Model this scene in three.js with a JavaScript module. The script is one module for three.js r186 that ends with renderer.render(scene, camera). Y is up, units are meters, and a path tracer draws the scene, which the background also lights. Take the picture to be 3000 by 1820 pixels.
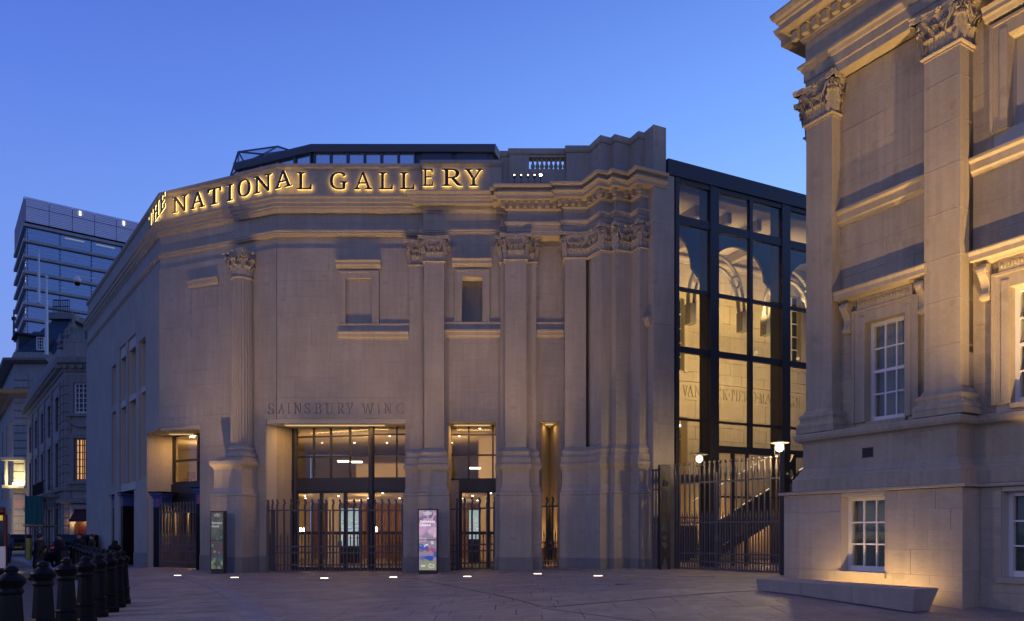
import * as THREE from 'three';
import { mergeGeometries } from 'three/addons/utils/BufferGeometryUtils.js';
import { FontLoader } from 'three/addons/loaders/FontLoader.js';
import { MarchingCubes } from 'three/addons/objects/MarchingCubes.js';
import { RectAreaLightUniformsLib } from 'three/addons/lights/RectAreaLightUniformsLib.js';

RectAreaLightUniformsLib.init();
// ---------------------------------------------------------------- camera, sky, light, exposure
const EYE = 1.65, FOC = 2150, CU = 1500, CV = 1560;          // lens of the photograph: focal length and principal point (shift lens)
const scene = new THREE.Scene();
const camera = new THREE.PerspectiveCamera(2 * Math.atan(CV / FOC) * 180 / Math.PI, 3000 / (2 * CV), 0.1, 900);
camera.setViewOffset(3000, 2 * CV, 0, 0, 3000, 1820);
camera.position.set(0, EYE, 0);
camera.lookAt(0, EYE, -10);
camera.updateMatrixWorld(true);
const renderer = new THREE.WebGLRenderer({ antialias: true });
renderer.setSize(1024, 621);
renderer.toneMapping = THREE.LinearToneMapping;
renderer.toneMappingExposure = 1.0;
renderer.shadowMap.enabled = true;

// dusk sky: deep blue overhead, brighter towards the horizon and towards the right of the view
const SKYSTOPS = [[-90, 0.03, 0.035, 0.06], [-2, 0.14, 0.19, 0.31], [0, 0.43, 0.61, 1.02], [10, 0.36, 0.57, 1.05], [20, 0.275, 0.51, 1.08], [28, 0.185, 0.375, 1.0], [38, 0.112, 0.234, 0.78], [55, 0.088, 0.188, 0.67], [90, 0.075, 0.165, 0.58]];
{
  const W = 512, H = 256, data = new Float32Array(W * H * 4);
  for (let r = 0; r < H; r++) {
    const e = ((r + 0.5) / H - 0.5) * 180;
    let i = 0; while (i < SKYSTOPS.length - 2 && e > SKYSTOPS[i + 1][0]) i++;
    const a = SKYSTOPS[i], b = SKYSTOPS[i + 1], k = Math.min(1, Math.max(0, (e - a[0]) / (b[0] - a[0])));
    for (let c = 0; c < W; c++) {
      const az = ((c + 0.5) / W - 0.5) * 2 * Math.PI;                   // 0 is +x, -pi/2 is -z
      const side = Math.cos(az + 0.75) * Math.cos(e * Math.PI / 180);   // brightest to the right of the view
      const w = Math.tanh(2.2 * (side - 0.64)), g = 1 + 0.48 * w;
      for (let q = 0; q < 3; q++) data[(r * W + c) * 4 + q] = (a[q + 1] + (b[q + 1] - a[q + 1]) * k) * (q === 2 ? 1 + 0.25 * w : g);
      data[(r * W + c) * 4 + 3] = 1;
    }
  }
  const t = new THREE.DataTexture(data, W, H, THREE.RGBAFormat, THREE.FloatType);
  t.mapping = THREE.EquirectangularReflectionMapping; t.magFilter = THREE.LinearFilter; t.minFilter = THREE.LinearFilter; t.needsUpdate = true;
  scene.background = t; scene.environment = t;
}
{
  const sun = new THREE.DirectionalLight(new THREE.Color(1, 0.85, 0.75), 0.04);   // last afterglow
  sun.position.set(60, 14, -45); sun.target.position.set(0, 4, -20); sun.shadow.radius = 30; sun.castShadow = true;
  Object.assign(sun.shadow.camera, { left: -50, right: 50, top: 50, bottom: -50, far: 220 });
  scene.add(sun, sun.target);
}

// ---------------------------------------------------------------- helpers
let seed = 7;
const rnd = () => { seed = (seed * 1664525 + 1013904223) % 4294967296; return seed / 4294967296; };
const rr = (a, b) => a + (b - a) * rnd();
const V3 = (x, y, z) => new THREE.Vector3(x, y, z);
const px = (u, d) => (u - CU) / FOC * d, py = (v, d) => EYE + (CV - v) / FOC * d;
const sm = (a, b, x) => { const t = Math.min(1, Math.max(0, (x - a) / (b - a))); return t * t * (3 - 2 * t); };
const gnd = (x, z) => 0.26 * Math.min(1, Math.max(0, (x + 4) / 8.5)) * sm(-12, -18, z);    // the square rises a little towards the passage
const used = {};
function numbered(n) { if (!(n in used)) { used[n] = 0; return n; } used[n]++; return n + '_' + String(used[n]).padStart(3, '0'); }

// wall frame: origin (x,z), unit direction t to the right seen from outside, outward normal n
class Frame {
  constructor(x, z, tx, tz) { const l = Math.hypot(tx, tz); this.x = x; this.z = z; this.tx = tx / l; this.tz = tz / l; this.nx = -this.tz; this.nz = this.tx; }
  p(s, o = 0) { return [this.x + s * this.tx + o * this.nx, this.z + s * this.tz + o * this.nz]; }
  m(s = 0, y = 0, o = 0) { const [x, z] = this.p(s, o); return new THREE.Matrix4().set(this.tx, 0, this.nx, x, 0, 1, 0, y, this.tz, 0, this.nz, z, 0, 0, 0, 1); }
  s(u, o = 0) { const q = (u - CU) / FOC; return (-q * (this.z + o * this.nz) - this.x - o * this.nx) / (this.tx + q * this.tz); }
  d(s, o = 0) { return -(this.z + s * this.tz + o * this.nz); }
  y(v, s, o = 0) { return py(v, this.d(s, o)); }
}
const frameTo = (a, b) => { const f = new Frame(a[0], a[1], b[0] - a[0], b[1] - a[1]); f.len = Math.hypot(b[0] - a[0], b[1] - a[1]); return f; };
const WORLD = new Frame(0, 0, 1, 0);

function boxG(f, s0, s1, y0, y1, o0, o1) {
  const g = new THREE.BoxGeometry(Math.abs(s1 - s0), Math.abs(y1 - y0), Math.abs(o1 - o0));
  g.translate((s0 + s1) / 2, (y0 + y1) / 2, (o0 + o1) / 2);
  return g.applyMatrix4(f.m());
}
function bevelBox(f, s0, s1, y0, y1, o0, o1, b) {        // front edges chamfered
  const w = s1 - s0, h = y1 - y0, P = [], I = [];
  const ring = (i, o) => P.push([s0 + i, y0 + i, o], [s1 - i, y0 + i, o], [s1 - i, y1 - i, o], [s0 + i, y1 - i, o]);
  ring(0, o0); ring(0, o1 - b); ring(b, o1);
  const q = (a, b2, c, d) => I.push(a, b2, c, a, c, d);
  for (let r = 0; r < 2; r++) for (let k = 0; k < 4; k++) { const n = (k + 1) % 4; q(r * 4 + k, r * 4 + n, r * 4 + 4 + n, r * 4 + 4 + k); }
  q(8, 9, 10, 11);
  return flat(P, I).applyMatrix4(f.m());
}
function flat(P, I) {                                    // flat-shaded triangles from points and indices
  const a = new Float32Array(I.length * 3);
  I.forEach((k, i) => { a[i * 3] = P[k][0]; a[i * 3 + 1] = P[k][1]; a[i * 3 + 2] = P[k][2]; });
  const g = new THREE.BufferGeometry(); g.setAttribute('position', new THREE.BufferAttribute(a, 3)); g.computeVertexNormals(); return g;
}
// a moulding profile [[out, y], ...] from bottom to top swept along a plan path [[x,z], ...] (left to right seen from outside), mitred
function sweep(profile, path, caps = true) {
  const n = path.length, N = [], M = [];
  for (let i = 0; i < n - 1; i++) { const dx = path[i + 1][0] - path[i][0], dz = path[i + 1][1] - path[i][1], l = Math.hypot(dx, dz); N.push([-dz / l, dx / l]); }
  for (let i = 0; i < n; i++) {
    const a = N[Math.max(0, i - 1)], b = N[Math.min(n - 2, i)], k = 1 + a[0] * b[0] + a[1] * b[1];
    M.push(k < 0.15 ? b : [(a[0] + b[0]) / k, (a[1] + b[1]) / k]);
  }
  const P = [], I = [], m = profile.length;
  for (let i = 0; i < n; i++) for (const [o, y] of profile) P.push([path[i][0] + M[i][0] * o, y, path[i][1] + M[i][1] * o]);
  for (let i = 0; i < n - 1; i++) for (let j = 0; j < m - 1; j++) { const a = i * m + j, b = (i + 1) * m + j; I.push(a, b, b + 1, a, b + 1, a + 1); }
  if (caps && m > 2) {
    const t = THREE.ShapeUtils.triangulateShape(profile.map(([o, y]) => new THREE.Vector2(o, y)), []);
    for (const [a, b, c] of t) { I.push(a, b, c); const k = (n - 1) * m; I.push(k + a, k + c, k + b); }
  }
  return flat(P, I);
}
function tubeG(pts, r, seg = 6, n = null) { return new THREE.TubeGeometry(new THREE.CatmullRomCurve3(pts.map((p) => V3(...p))), n ?? Math.max(2, pts.length * 2), r, seg, false); }
function barG(a, b, r, seg = 6, r2 = r) {
  const A = V3(...a), B = V3(...b), l = A.distanceTo(B), g = new THREE.CylinderGeometry(r2, r, l, seg);
  g.translate(0, l / 2, 0); g.applyQuaternion(new THREE.Quaternion().setFromUnitVectors(V3(0, 1, 0), B.clone().sub(A).normalize())); g.translate(A.x, A.y, A.z); return g;
}
function prismG(plan, y0, y1) { const sh = new THREE.Shape(plan.map(([x, z]) => new THREE.Vector2(x, -z))), g = new THREE.ExtrudeGeometry(sh, { depth: y1 - y0, bevelEnabled: false }); g.rotateX(-Math.PI / 2); g.translate(0, y0, 0); return g; }
function clean(g) {                                      // position, normal and uv in metres, no index
  let h = g.index ? g.toNonIndexed() : g;
  const p = h.attributes.position, nrm = h.attributes.normal, uv = new Float32Array(p.count * 2);
  for (let i = 0; i < p.count; i++) {
    const nx = nrm.getX(i), ny = nrm.getY(i), nz = nrm.getZ(i);
    if (Math.abs(ny) > 0.72) { uv[2 * i] = p.getX(i); uv[2 * i + 1] = p.getZ(i); }
    else { const l = Math.hypot(nx, nz) || 1; uv[2 * i] = (p.getX(i) * nz - p.getZ(i) * nx) / l; uv[2 * i + 1] = p.getY(i); }
  }
  const r = new THREE.BufferGeometry();
  r.setAttribute('position', p.clone()); r.setAttribute('normal', nrm.clone()); r.setAttribute('uv', new THREE.BufferAttribute(uv, 2));
  return r;
}
const merge = (list) => { const c = [list].flat(Infinity).map(clean); return c.length === 1 ? c[0] : mergeGeometries(c); };
function part(name, geos, mat, parent) {
  const m = new THREE.Mesh(Array.isArray(geos) ? merge(geos) : merge([geos]), mat);
  m.name = numbered(name); m.castShadow = m.receiveShadow = true; (parent ?? scene).add(m); return m;
}
function share(name, geo, mat, parent, matrix) {         // many alike pieces from one geometry
  const m = new THREE.Mesh(geo, mat); m.name = numbered(name); m.castShadow = m.receiveShadow = true;
  if (matrix) m.applyMatrix4(matrix); parent.add(m); return m;
}
function thing(name, label, category, at = [0, 0, 0], turn = 0, group) {
  const o = new THREE.Group(); o.name = numbered(name); o.position.set(...at); o.rotation.y = turn; scene.add(o);
  o.userData = { label, category }; if (group) o.userData.group = group; return o;
}
const tag = (o, label, category, group) => { o.userData.label = label; o.userData.category = category; if (group) o.userData.group = group; return o; };
const structure = (o) => { o.userData.kind = 'structure'; return o; };
const stuff = (o) => { o.userData.kind = 'stuff'; return o; };
// rectangles left of [s0,s1]x[y0,y1] after holes [s0,s1,y0,y1] are taken out
function cutRects(s0, s1, y0, y1, holes) {
  const ys = [...new Set([y0, y1, ...holes.flatMap((h) => [h[2], h[3]])].filter((y) => y >= y0 && y <= y1))].sort((a, b) => a - b), out = [];
  for (let i = 0; i < ys.length - 1; i++) for (const [a, b] of cutRow(s0, s1, ys[i], ys[i + 1], holes)) out.push([a, b, ys[i], ys[i + 1]]);
  return out;
}
function cutRow(s0, s1, y0, y1, holes) {
  let iv = [[s0, s1]];
  for (const h of holes) if (h[2] < y1 - 1e-4 && h[3] > y0 + 1e-4) iv = iv.flatMap(([a, b]) => h[1] <= a || h[0] >= b ? [[a, b]] : [[a, Math.min(b, h[0])], [Math.max(a, h[1]), b]].filter(([p, q]) => q - p > 0.02));
  return iv;
}
const wallG = (f, s0, s1, y0, y1, holes, o0, o1) => cutRects(s0, s1, y0, y1, holes).map(([a, b, c, d]) => boxG(f, a, b, c, d, o0, o1));
// ashlar: courses of single stones with open joints
function ashlar(f, s0, s1, y0, y1, holes, o0, o1, ch, bl, gap = 0.0035) {
  const n = Math.max(1, Math.round((y1 - y0) / ch)), out = [], h = (y1 - y0) / n, ys = [];
  for (let i = 0; i <= n; i++) ys.push(y0 + i * h);
  for (const hh of holes) for (const y of [hh[2], hh[3]]) if (y > y0 && y < y1) {   // nearest joint moves to the edge of the opening
    let b = 1; for (let i = 1; i < ys.length - 1; i++) if (Math.abs(ys[i] - y) < Math.abs(ys[b] - y)) b = i;
    if (Math.abs(ys[b] - y) < h * 0.6) ys[b] = y;
  }
  ys.sort((a, b) => a - b);
  for (let i = 0; i < ys.length - 1; i++) {
    if (ys[i + 1] - ys[i] < 0.03) continue;
    const off = (i % 2 ? 0.5 : 0) * bl + rr(-0.1, 0.1);
    for (const [a, b] of cutRow(s0, s1, ys[i], ys[i + 1], holes)) {
      const cuts = [a]; for (let s = Math.ceil((a - off) / bl) * bl + off; s < b; s += bl) if (s - a > 0.18 && b - s > 0.18) cuts.push(s + rr(-0.05, 0.05)); cuts.push(b);
      for (let k = 0; k < cuts.length - 1; k++) out.push({ f, r: [cuts[k] + gap / 2, cuts[k + 1] - gap / 2, ys[i] + gap / 2, ys[i + 1] - gap / 2, o0, o1 + rr(-0.0025, 0.0025)] });
    }
  }
  return out;
}
function layStones(list, name, mats, parent, most) {
  const eye = V3(0, EYE, 0);
  for (const q of list) { const [a, b, c, d] = q.r, [x, z] = q.f.p((a + b) / 2, 0), dist = eye.distanceTo(V3(x, (c + d) / 2, z)); q.k = (b - a) * (d - c) / dist / dist; }
  list.sort((a, b) => b.k - a.k);
  const rest = [];
  list.forEach((q, i) => { const g = bevelBox(q.f, ...q.r, 0.0018), mt = mats[Math.floor(rnd() * mats.length)]; if (i < most) part(name, g, mt, parent); else rest.push(g); });
  if (rest.length) stuff(part(name, rest, mats[0], parent));
}

// ---------------------------------------------------------------- textures and materials
function noiseTile(n, cells, s0) {                       // tiling value noise, 0..1
  const lat = [], old = seed; seed = s0; for (let i = 0; i < cells * cells; i++) lat.push(rnd()); seed = old;
  const out = new Float32Array(n * n);
  for (let y = 0; y < n; y++) for (let x = 0; x < n; x++) {
    const fx = x / n * cells, fy = y / n * cells, ix = Math.floor(fx), iy = Math.floor(fy), a = fx - ix, b = fy - iy, u = a * a * (3 - 2 * a), v = b * b * (3 - 2 * b);
    const L = (i, j) => lat[((j + cells) % cells) * cells + (i + cells) % cells];
    out[y * n + x] = (L(ix, iy) * (1 - u) + L(ix + 1, iy) * u) * (1 - v) + (L(ix, iy + 1) * (1 - u) + L(ix + 1, iy + 1) * u) * v;
  }
  return out;
}
function tex(n, fn, srgb, rep) {
  const d = new Uint8Array(n * n * 4);
  for (let y = 0; y < n; y++) for (let x = 0; x < n; x++) { const c = fn(x, y, y * n + x), i = (y * n + x) * 4; for (let k = 0; k < 3; k++) d[i + k] = Math.max(0, Math.min(255, c[k] * 255)); d[i + 3] = 255; }
  const t = new THREE.DataTexture(d, n, n); t.wrapS = t.wrapT = THREE.RepeatWrapping; t.magFilter = THREE.LinearFilter; t.minFilter = THREE.LinearMipmapLinearFilter; t.generateMipmaps = true;
  if (srgb) t.colorSpace = THREE.SRGBColorSpace; if (rep) t.repeat.set(rep, rep); t.needsUpdate = true; return t;
}
const NT = 512, n4 = noiseTile(NT, 4, 11), n9 = noiseTile(NT, 9, 12), n23 = noiseTile(NT, 23, 13), n64 = noiseTile(NT, 64, 14), n160 = noiseTile(NT, 160, 15), n256 = noiseTile(NT, 256, 16);
const streakLat = noiseTile(NT, 60, 21);
const fbm = (i) => 0.34 * n4[i] + 0.26 * n9[i] + 0.18 * n23[i] + 0.12 * n64[i] + 0.1 * n160[i];
// limestone: blotches, faint bedding, vertical rain streaks, soot
const stoneMap = tex(NT, (x, y, i) => {
  const st = streakLat[((y >> 4) % NT) * NT + x], bed = n256[((y) % NT) * NT + (x >> 4)];
  const v = 0.80 + 0.13 * (fbm(i) - 0.5) + 0.05 * (st - 0.5) + 0.03 * (bed - 0.5) + 0.04 * (n256[i] - 0.5), soot = Math.max(0, n9[i] * n23[i] - 0.62) * 0.35;
  return [v - soot, v * 0.985 - soot, v * 0.96 - soot * 0.95];
}, true, 1 / 5.3);
const sootMap = tex(NT, (x, y, i) => {                    // older, weathered stone
  const st = streakLat[((y >> 5) % NT) * NT + x], soot = Math.max(0, 0.55 * n9[i] + 0.3 * n23[i] + 0.15 * n64[i] - 0.62) * 0.45;
  const v = 0.80 + 0.17 * (fbm(i) - 0.5) + 0.07 * (st - 0.5) + 0.05 * (n256[i] - 0.5);
  return [v - soot, v * 0.985 - soot, v * 0.955 - soot * 0.95];
}, true, 1 / 4.1);
const stoneBump = tex(NT, (x, y, i) => { const v = 0.5 + 0.5 * (n256[i] - 0.5) + 0.4 * (n64[i] - 0.5) + 0.3 * (n23[i] - 0.5); return [v, v, v]; }, false, 1 / 1.7);
const paveMap = tex(NT, (x, y, i) => { const v = 0.8 + 0.3 * (fbm(i) - 0.5) + 0.12 * (n256[i] - 0.5) - Math.max(0, n23[i] * n64[i] - 0.55) * 0.5; return [v, v * 0.985, v * 0.97]; }, true, 1 / 3.1);
const woodMap = tex(NT, (x, y, i) => { const g = n256[(y >> 5) * NT + x] * 0.3 + n64[(y >> 3) * NT + x] * 0.25; const v = 0.55 + g; return [v, v * 0.9, v * 0.8]; }, true, 1 / 2);
const roughMap = tex(NT, (x, y, i) => { const v = 0.55 + 0.5 * (fbm(i) - 0.4); return [v, v, v]; }, false, 1 / 1.9);
const lin = (r, g, b) => new THREE.Color().setRGB(r, g, b);
const S = (c, o = {}) => new THREE.MeshStandardMaterial({ color: lin(...c), roughness: 0.9, metalness: 0, ...o });
const stoneOf = (r, g, b, map = stoneMap) => S([r, g, b], { map, bumpMap: stoneBump, bumpScale: 0.0022, roughness: 0.92 });
const M = {};
M.stone = stoneOf(0.558, 0.496, 0.402);
M.trim = S([0.577, 0.510, 0.411], { map: stoneMap, roughness: 0.92 });
M.dark = stoneOf(0.36, 0.335, 0.31);
M.stones = [[0.558, 0.496, 0.402], [0.567, 0.503, 0.407], [0.551, 0.491, 0.400], [0.560, 0.498, 0.405], [0.545, 0.485, 0.396], [0.564, 0.500, 0.404]].map((c) => stoneOf(...c));
M.old = S([0.578, 0.497, 0.364], { map: sootMap, roughness: 0.92 });
M.olds = [[0.577, 0.496, 0.362], [0.586, 0.502, 0.366], [0.563, 0.484, 0.356], [0.572, 0.493, 0.363], [0.553, 0.476, 0.351]].map((c) => stoneOf(...c, sootMap));
M.clean = [[0.594, 0.522, 0.408], [0.603, 0.535, 0.420], [0.581, 0.513, 0.400]].map((c) => stoneOf(...c));
M.joint = S([0.44, 0.40, 0.335]);
M.pave = [[0.421, 0.371, 0.313], [0.404, 0.360, 0.307], [0.438, 0.385, 0.322], [0.415, 0.364, 0.306], [0.390, 0.349, 0.300], [0.457, 0.401, 0.338]].map((c) => S(c, { map: paveMap, bumpMap: stoneBump, bumpScale: 0.002, roughness: 0.95, roughnessMap: roughMap }));
M.grout = S([0.20, 0.18, 0.17]);
M.kerb = S([0.40, 0.37, 0.35], { map: paveMap, roughness: 0.7 });
M.drain = S([0.09, 0.085, 0.085], { roughness: 0.6 });
M.road = S([0.07, 0.07, 0.075], { map: paveMap, roughness: 0.75 });
M.iron = S([0.085, 0.075, 0.075], { roughness: 0.5, metalness: 0.35 });
M.gate = S([0.085, 0.074, 0.08], { roughness: 0.55, metalness: 0.3 });
M.black = new THREE.MeshPhysicalMaterial({ color: lin(0.006, 0.006, 0.0065), roughness: 0.5, clearcoat: 0.08, clearcoatRoughness: 0.12, specularIntensity: 0.2 });
M.bronze = S([0.035, 0.028, 0.025], { roughness: 0.45, metalness: 0.4 });
M.frame = S([0.030, 0.028, 0.030], { roughness: 0.45, metalness: 0.3 });
M.metal = S([0.085, 0.092, 0.11], { roughness: 0.5, metalness: 0.4 });
M.navy = S([0.03, 0.055, 0.20], { roughness: 0.5 });
M.red = S([0.32, 0.05, 0.035], { roughness: 0.5 });
M.white = S([0.62, 0.60, 0.56], { roughness: 0.5 });
M.glass = new THREE.MeshPhysicalMaterial({ color: lin(0.92, 0.94, 0.93), roughness: 0.0, transmission: 1, thickness: 0, ior: 1.38 });
M.tint = new THREE.MeshPhysicalMaterial({ color: lin(0.80, 0.83, 0.84), roughness: 0.0, transmission: 1, thickness: 0, ior: 1.62 });
M.darkglass = new THREE.MeshPhysicalMaterial({ color: lin(0.018, 0.028, 0.032), roughness: 0.06, metalness: 0, ior: 1.5 });
M.plaster = S([0.56, 0.50, 0.42], { roughness: 0.95 });
M.wood = S([0.36, 0.25, 0.16], { map: woodMap, roughness: 0.6 });
M.floor = S([0.42, 0.34, 0.26], { map: paveMap, roughness: 0.35 });
M.lead = S([0.045, 0.07, 0.085], { roughness: 0.6, map: paveMap });
M.slate = S([0.03, 0.035, 0.045], { roughness: 0.6, map: paveMap });
const glow = (r, g, b, k = 1) => new THREE.MeshStandardMaterial({ color: lin(0.02, 0.02, 0.02), emissive: lin(r, g, b), emissiveIntensity: k, roughness: 0.6 });
M.lampWarm = glow(1, 0.72, 0.36, 6);
M.lampWhite = glow(1, 0.86, 0.62, 9);
M.lampDim = glow(1, 0.7, 0.35, 0.7);
M.lampHot = glow(1, 0.84, 0.55, 26); M.pier = S([0.03, 0.027, 0.028], { roughness: 0.55, metalness: 0.3 });
function spot(at, to, cd, half, pen, color, sz = 1) {
  const l = new THREE.SpotLight(color, cd, 0, half, pen, 2); l.position.set(...at); l.target.position.set(...to); l.castShadow = true; l.shadow.radius = sz; scene.add(l, l.target); return l;
}
function bulb(at, cd, color, sz = 1) { const l = new THREE.PointLight(color, cd, 0, 2); l.position.set(...at); l.castShadow = true; l.shadow.radius = sz; scene.add(l); return l; }
const areaLamp = (x, y, z, w, h, cd, color, tx, ty, tz) => { const r = new THREE.RectAreaLight(color, cd, w, h); r.position.set(x, y, z); r.lookAt(tx, ty, tz); scene.add(r); return r; };
const WARM = lin(1, 0.55, 0.18), AMBER = lin(1, 0.53, 0.17), FLOOD = lin(1, 0.62, 0.28);

const serif = await new FontLoader().loadAsync('fonts/droid/droid_serif_regular.typeface.json');
const sans = await new FontLoader().loadAsync('fonts/droid/droid_sans_bold.typeface.json');
function letterShapes(ch, w, h, font = serif) {          // shapes of one letter fitted to w x h (w null keeps the proportion)
  const sh = font.generateShapes(ch, 1), b = new THREE.Box2(), bh = new THREE.Box2();
  for (const s of sh) for (const p of s.getPoints(6)) b.expandByPoint(p);
  for (const s of font.generateShapes('H', 1)) for (const p of s.getPoints(6)) bh.expandByPoint(p);
  const ky = h / (bh.max.y - bh.min.y), kx = w ? w / (b.max.x - b.min.x) : ky;
  const f = (p) => new THREE.Vector2((p.x - b.min.x) * kx, p.y * ky);
  return sh.map((s) => { const q = new THREE.Shape(s.getPoints(6).map(f)); q.holes = s.holes.map((hh) => new THREE.Path(hh.getPoints(6).map(f))); return q; });
}
// ---------------------------------------------------------------- pieces of the classical orders
function leafG(w, h, out, lobes = 3) {                    // one acanthus leaf standing on y=0, leaning outwards, its tip curling over
  const C = [[0, 0], [0.04, 0.2], [0.09, 0.42], [0.17, 0.63], [0.34, 0.82], [0.62, 0.95], [0.9, 0.97], [1.0, 0.86]], W = [0.40, 0.46, 0.44, 0.5, 0.47, 0.42, 0.3, 0.12];
  const P = [], I = [], nx = 6;
  C.forEach(([o, y], j) => { for (let i = 0; i <= nx; i++) {
    const a = i / nx * 2 - 1, lobe = j > 0 && j < 7 ? (j % 2 ? 1.1 : 0.84) : 1;
    const rib = 0.16 * Math.cos(a * Math.PI * 2.5) * (1 - 0.4 * Math.abs(a)) + 0.12 * (1 - a * a);
    P.push([a * W[j] * lobe * w, y * h - Math.abs(a) * 0.05 * h * (j > 2 ? 1 : 0), out * (o + rib * 0.55)]);
  } });
  for (let j = 0; j < C.length - 1; j++) for (let i = 0; i < nx; i++) { const a = j * (nx + 1) + i, b = a + nx + 1; I.push(a, a + 1, b + 1, a, b + 1, b); }
  return flat(P, I);
}
function spiralG(r0, turns, r, dir, len) {                // a volute: a stalk rising and rolling in
  const pts = []; const n = Math.round(turns * 10);
  if (len) for (let i = 0; i < 4; i++) pts.push([dir * (-r0 - len[0] * (1 - i / 4) ** 1.6) , -len[1] * (1 - i / 4), -0.03 * (1 - i / 4)]);
  for (let i = 0; i <= n; i++) { const a = i / n * turns * Math.PI * 2, q = r0 * (1 - 0.8 * i / n); pts.push([dir * -Math.cos(a) * q, Math.sin(a) * q, 0.025 * i / n]); }
  return tubeG(pts, r, 5, pts.length * 2);
}
// Corinthian capital wrapped round a plan path; leaves, stalks, volutes and flower on every face
function capitalG(path, y0, h, full = true) {
  const g = [];
  g.push(sweep([[-0.02, y0 - 0.10], [0.02, y0 - 0.10], [0.02, y0 - 0.055], [0.055, y0 - 0.045], [0.07, y0 - 0.02], [0.055, y0 + 0.005], [0.0, y0 + 0.01], [-0.02, y0 + 0.01]], path));   // astragal
  g.push(sweep([[0.0, y0], [0.015, y0 + 0.35 * h], [0.04, y0 + 0.6 * h], [0.09, y0 + 0.78 * h], [0.12, y0 + 0.86 * h], [-0.05, y0 + 0.86 * h]], path));
  for (let i = 0; i < path.length - 1; i++) {
    const f = frameTo(path[i], path[i + 1]), w = f.len; if (w < 0.14) continue;
    const add = (gg, s, y, o, turn = 0) => { if (turn) gg.rotateY(turn); gg.translate(s, y, o); g.push(gg.applyMatrix4(f.m())); };
    // abacus with hollow sides
    const prev = i ? path[i - 1] : null, next = path[i + 2], crossIn = (a, b, c) => (b[0] - a[0]) * (c[1] - b[1]) - (b[1] - a[1]) * (c[0] - b[0]);
    const convL = !prev || crossIn(prev, path[i], path[i + 1]) < 0, convR = !next || crossIn(path[i], path[i + 1], next) < 0;
    const nS = 8, P = [], I = [], prof = [[0.86, 0.9], [0.90, 1.0], [0.935, 1.03], [0.95, 1.0], [1.0, 1.12]];
    for (let k = 0; k <= nS; k++) {
      const t = k / nS * 2 - 1, tip = 0.10 + 0.13 * Math.pow(Math.abs(t), 1.7) * ((t < 0 ? convL : convR) ? 1 : 0.35);
      const s = w / 2 + t * (w / 2 + (t < 0 ? (convL ? 0.20 : 0.10) : (convR ? 0.20 : 0.10)));
      P.push([s, y0 + prof[0][0] * h, -0.05]); for (const [y, q] of prof) P.push([s, y0 + y * h, tip * q]); P.push([s, y0 + h, -0.05]);
    }
    const m = prof.length + 2;
    for (let k = 0; k < nS; k++) for (let j = 0; j < m - 1; j++) { const a = k * m + j, b = a + m; I.push(a, b, b + 1, a, b + 1, a + 1); }
    for (let j = 1; j < m - 1; j++) { I.push(0, j, j + 1); const k = nS * m; I.push(k, k + j + 1, k + j); }
    g.push(flat(P, I).applyMatrix4(f.m()));
    // two rows of leaves
    const n1 = Math.max(1, Math.round(w / 0.23)), lw = w / n1;
    for (let k = 0; k < n1; k++) add(leafG(lw * 0.98, h * 0.36, 0.11), (k + 0.5) * lw, y0 + 0.015, 0.01);
    for (let k = 0; k <= n1; k++) { if ((k === 0 && !convL) || (k === n1 && !convR)) continue; add(leafG(lw * 0.98, h * 0.62, 0.14), k * lw, y0 + 0.02, 0.015, k === 0 ? -0.6 : k === n1 ? 0.6 : 0); }
    if (w > 0.3) {
      // corner volutes and inner helices on stalks, palmette and flower
      for (const dir of [-1, 1]) {
        if (dir < 0 ? convL : convR) { const sp = spiralG(0.075 * h / 0.85, 1.4, 0.021, dir, [w * 0.18, h * 0.30]); add(sp, w / 2 + dir * (w / 2 + 0.035), y0 + 0.73 * h, 0.15, dir * 0.5); add(leafG(0.17, h * 0.30, 0.10), w / 2 + dir * (w / 2 + 0.02), y0 + 0.40 * h, 0.07, dir * 0.75); }
        const hx = spiralG(0.058 * h / 0.85, 1.3, 0.018, -dir, [w * 0.02, h * 0.28]); add(hx, w / 2 + dir * w * 0.17, y0 + 0.70 * h, 0.10);
        if (full) add(tubeG([[0, 0, 0], [dir * 0.02, h * 0.12, 0.02], [dir * 0.07, h * 0.26, 0.05], [dir * 0.16, h * 0.36, 0.09]], 0.020, 5), w / 2 + dir * w * 0.14, y0 + 0.32 * h, 0.06);
      }
      for (let k = -2; k <= 2; k++) { const e = new THREE.SphereGeometry(0.5, 6, 5); e.scale(0.035, h * 0.17, 0.05); e.translate(0, h * 0.08, 0); e.rotateZ(-k * 0.42); add(e, w / 2 + k * 0.016, y0 + 0.50 * h, 0.075); }
      for (let k = 0; k < 5; k++) { const e = new THREE.SphereGeometry(0.038, 6, 5), a = k / 5 * Math.PI * 2 + 0.3; add(e, w / 2 + Math.cos(a) * 0.042, y0 + 0.935 * h + Math.sin(a) * 0.042, 0.15); }
      const c = new THREE.SphereGeometry(0.034, 6, 5); add(c, w / 2, y0 + 0.935 * h, 0.175);
    }
  }
  return g;
}
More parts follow.
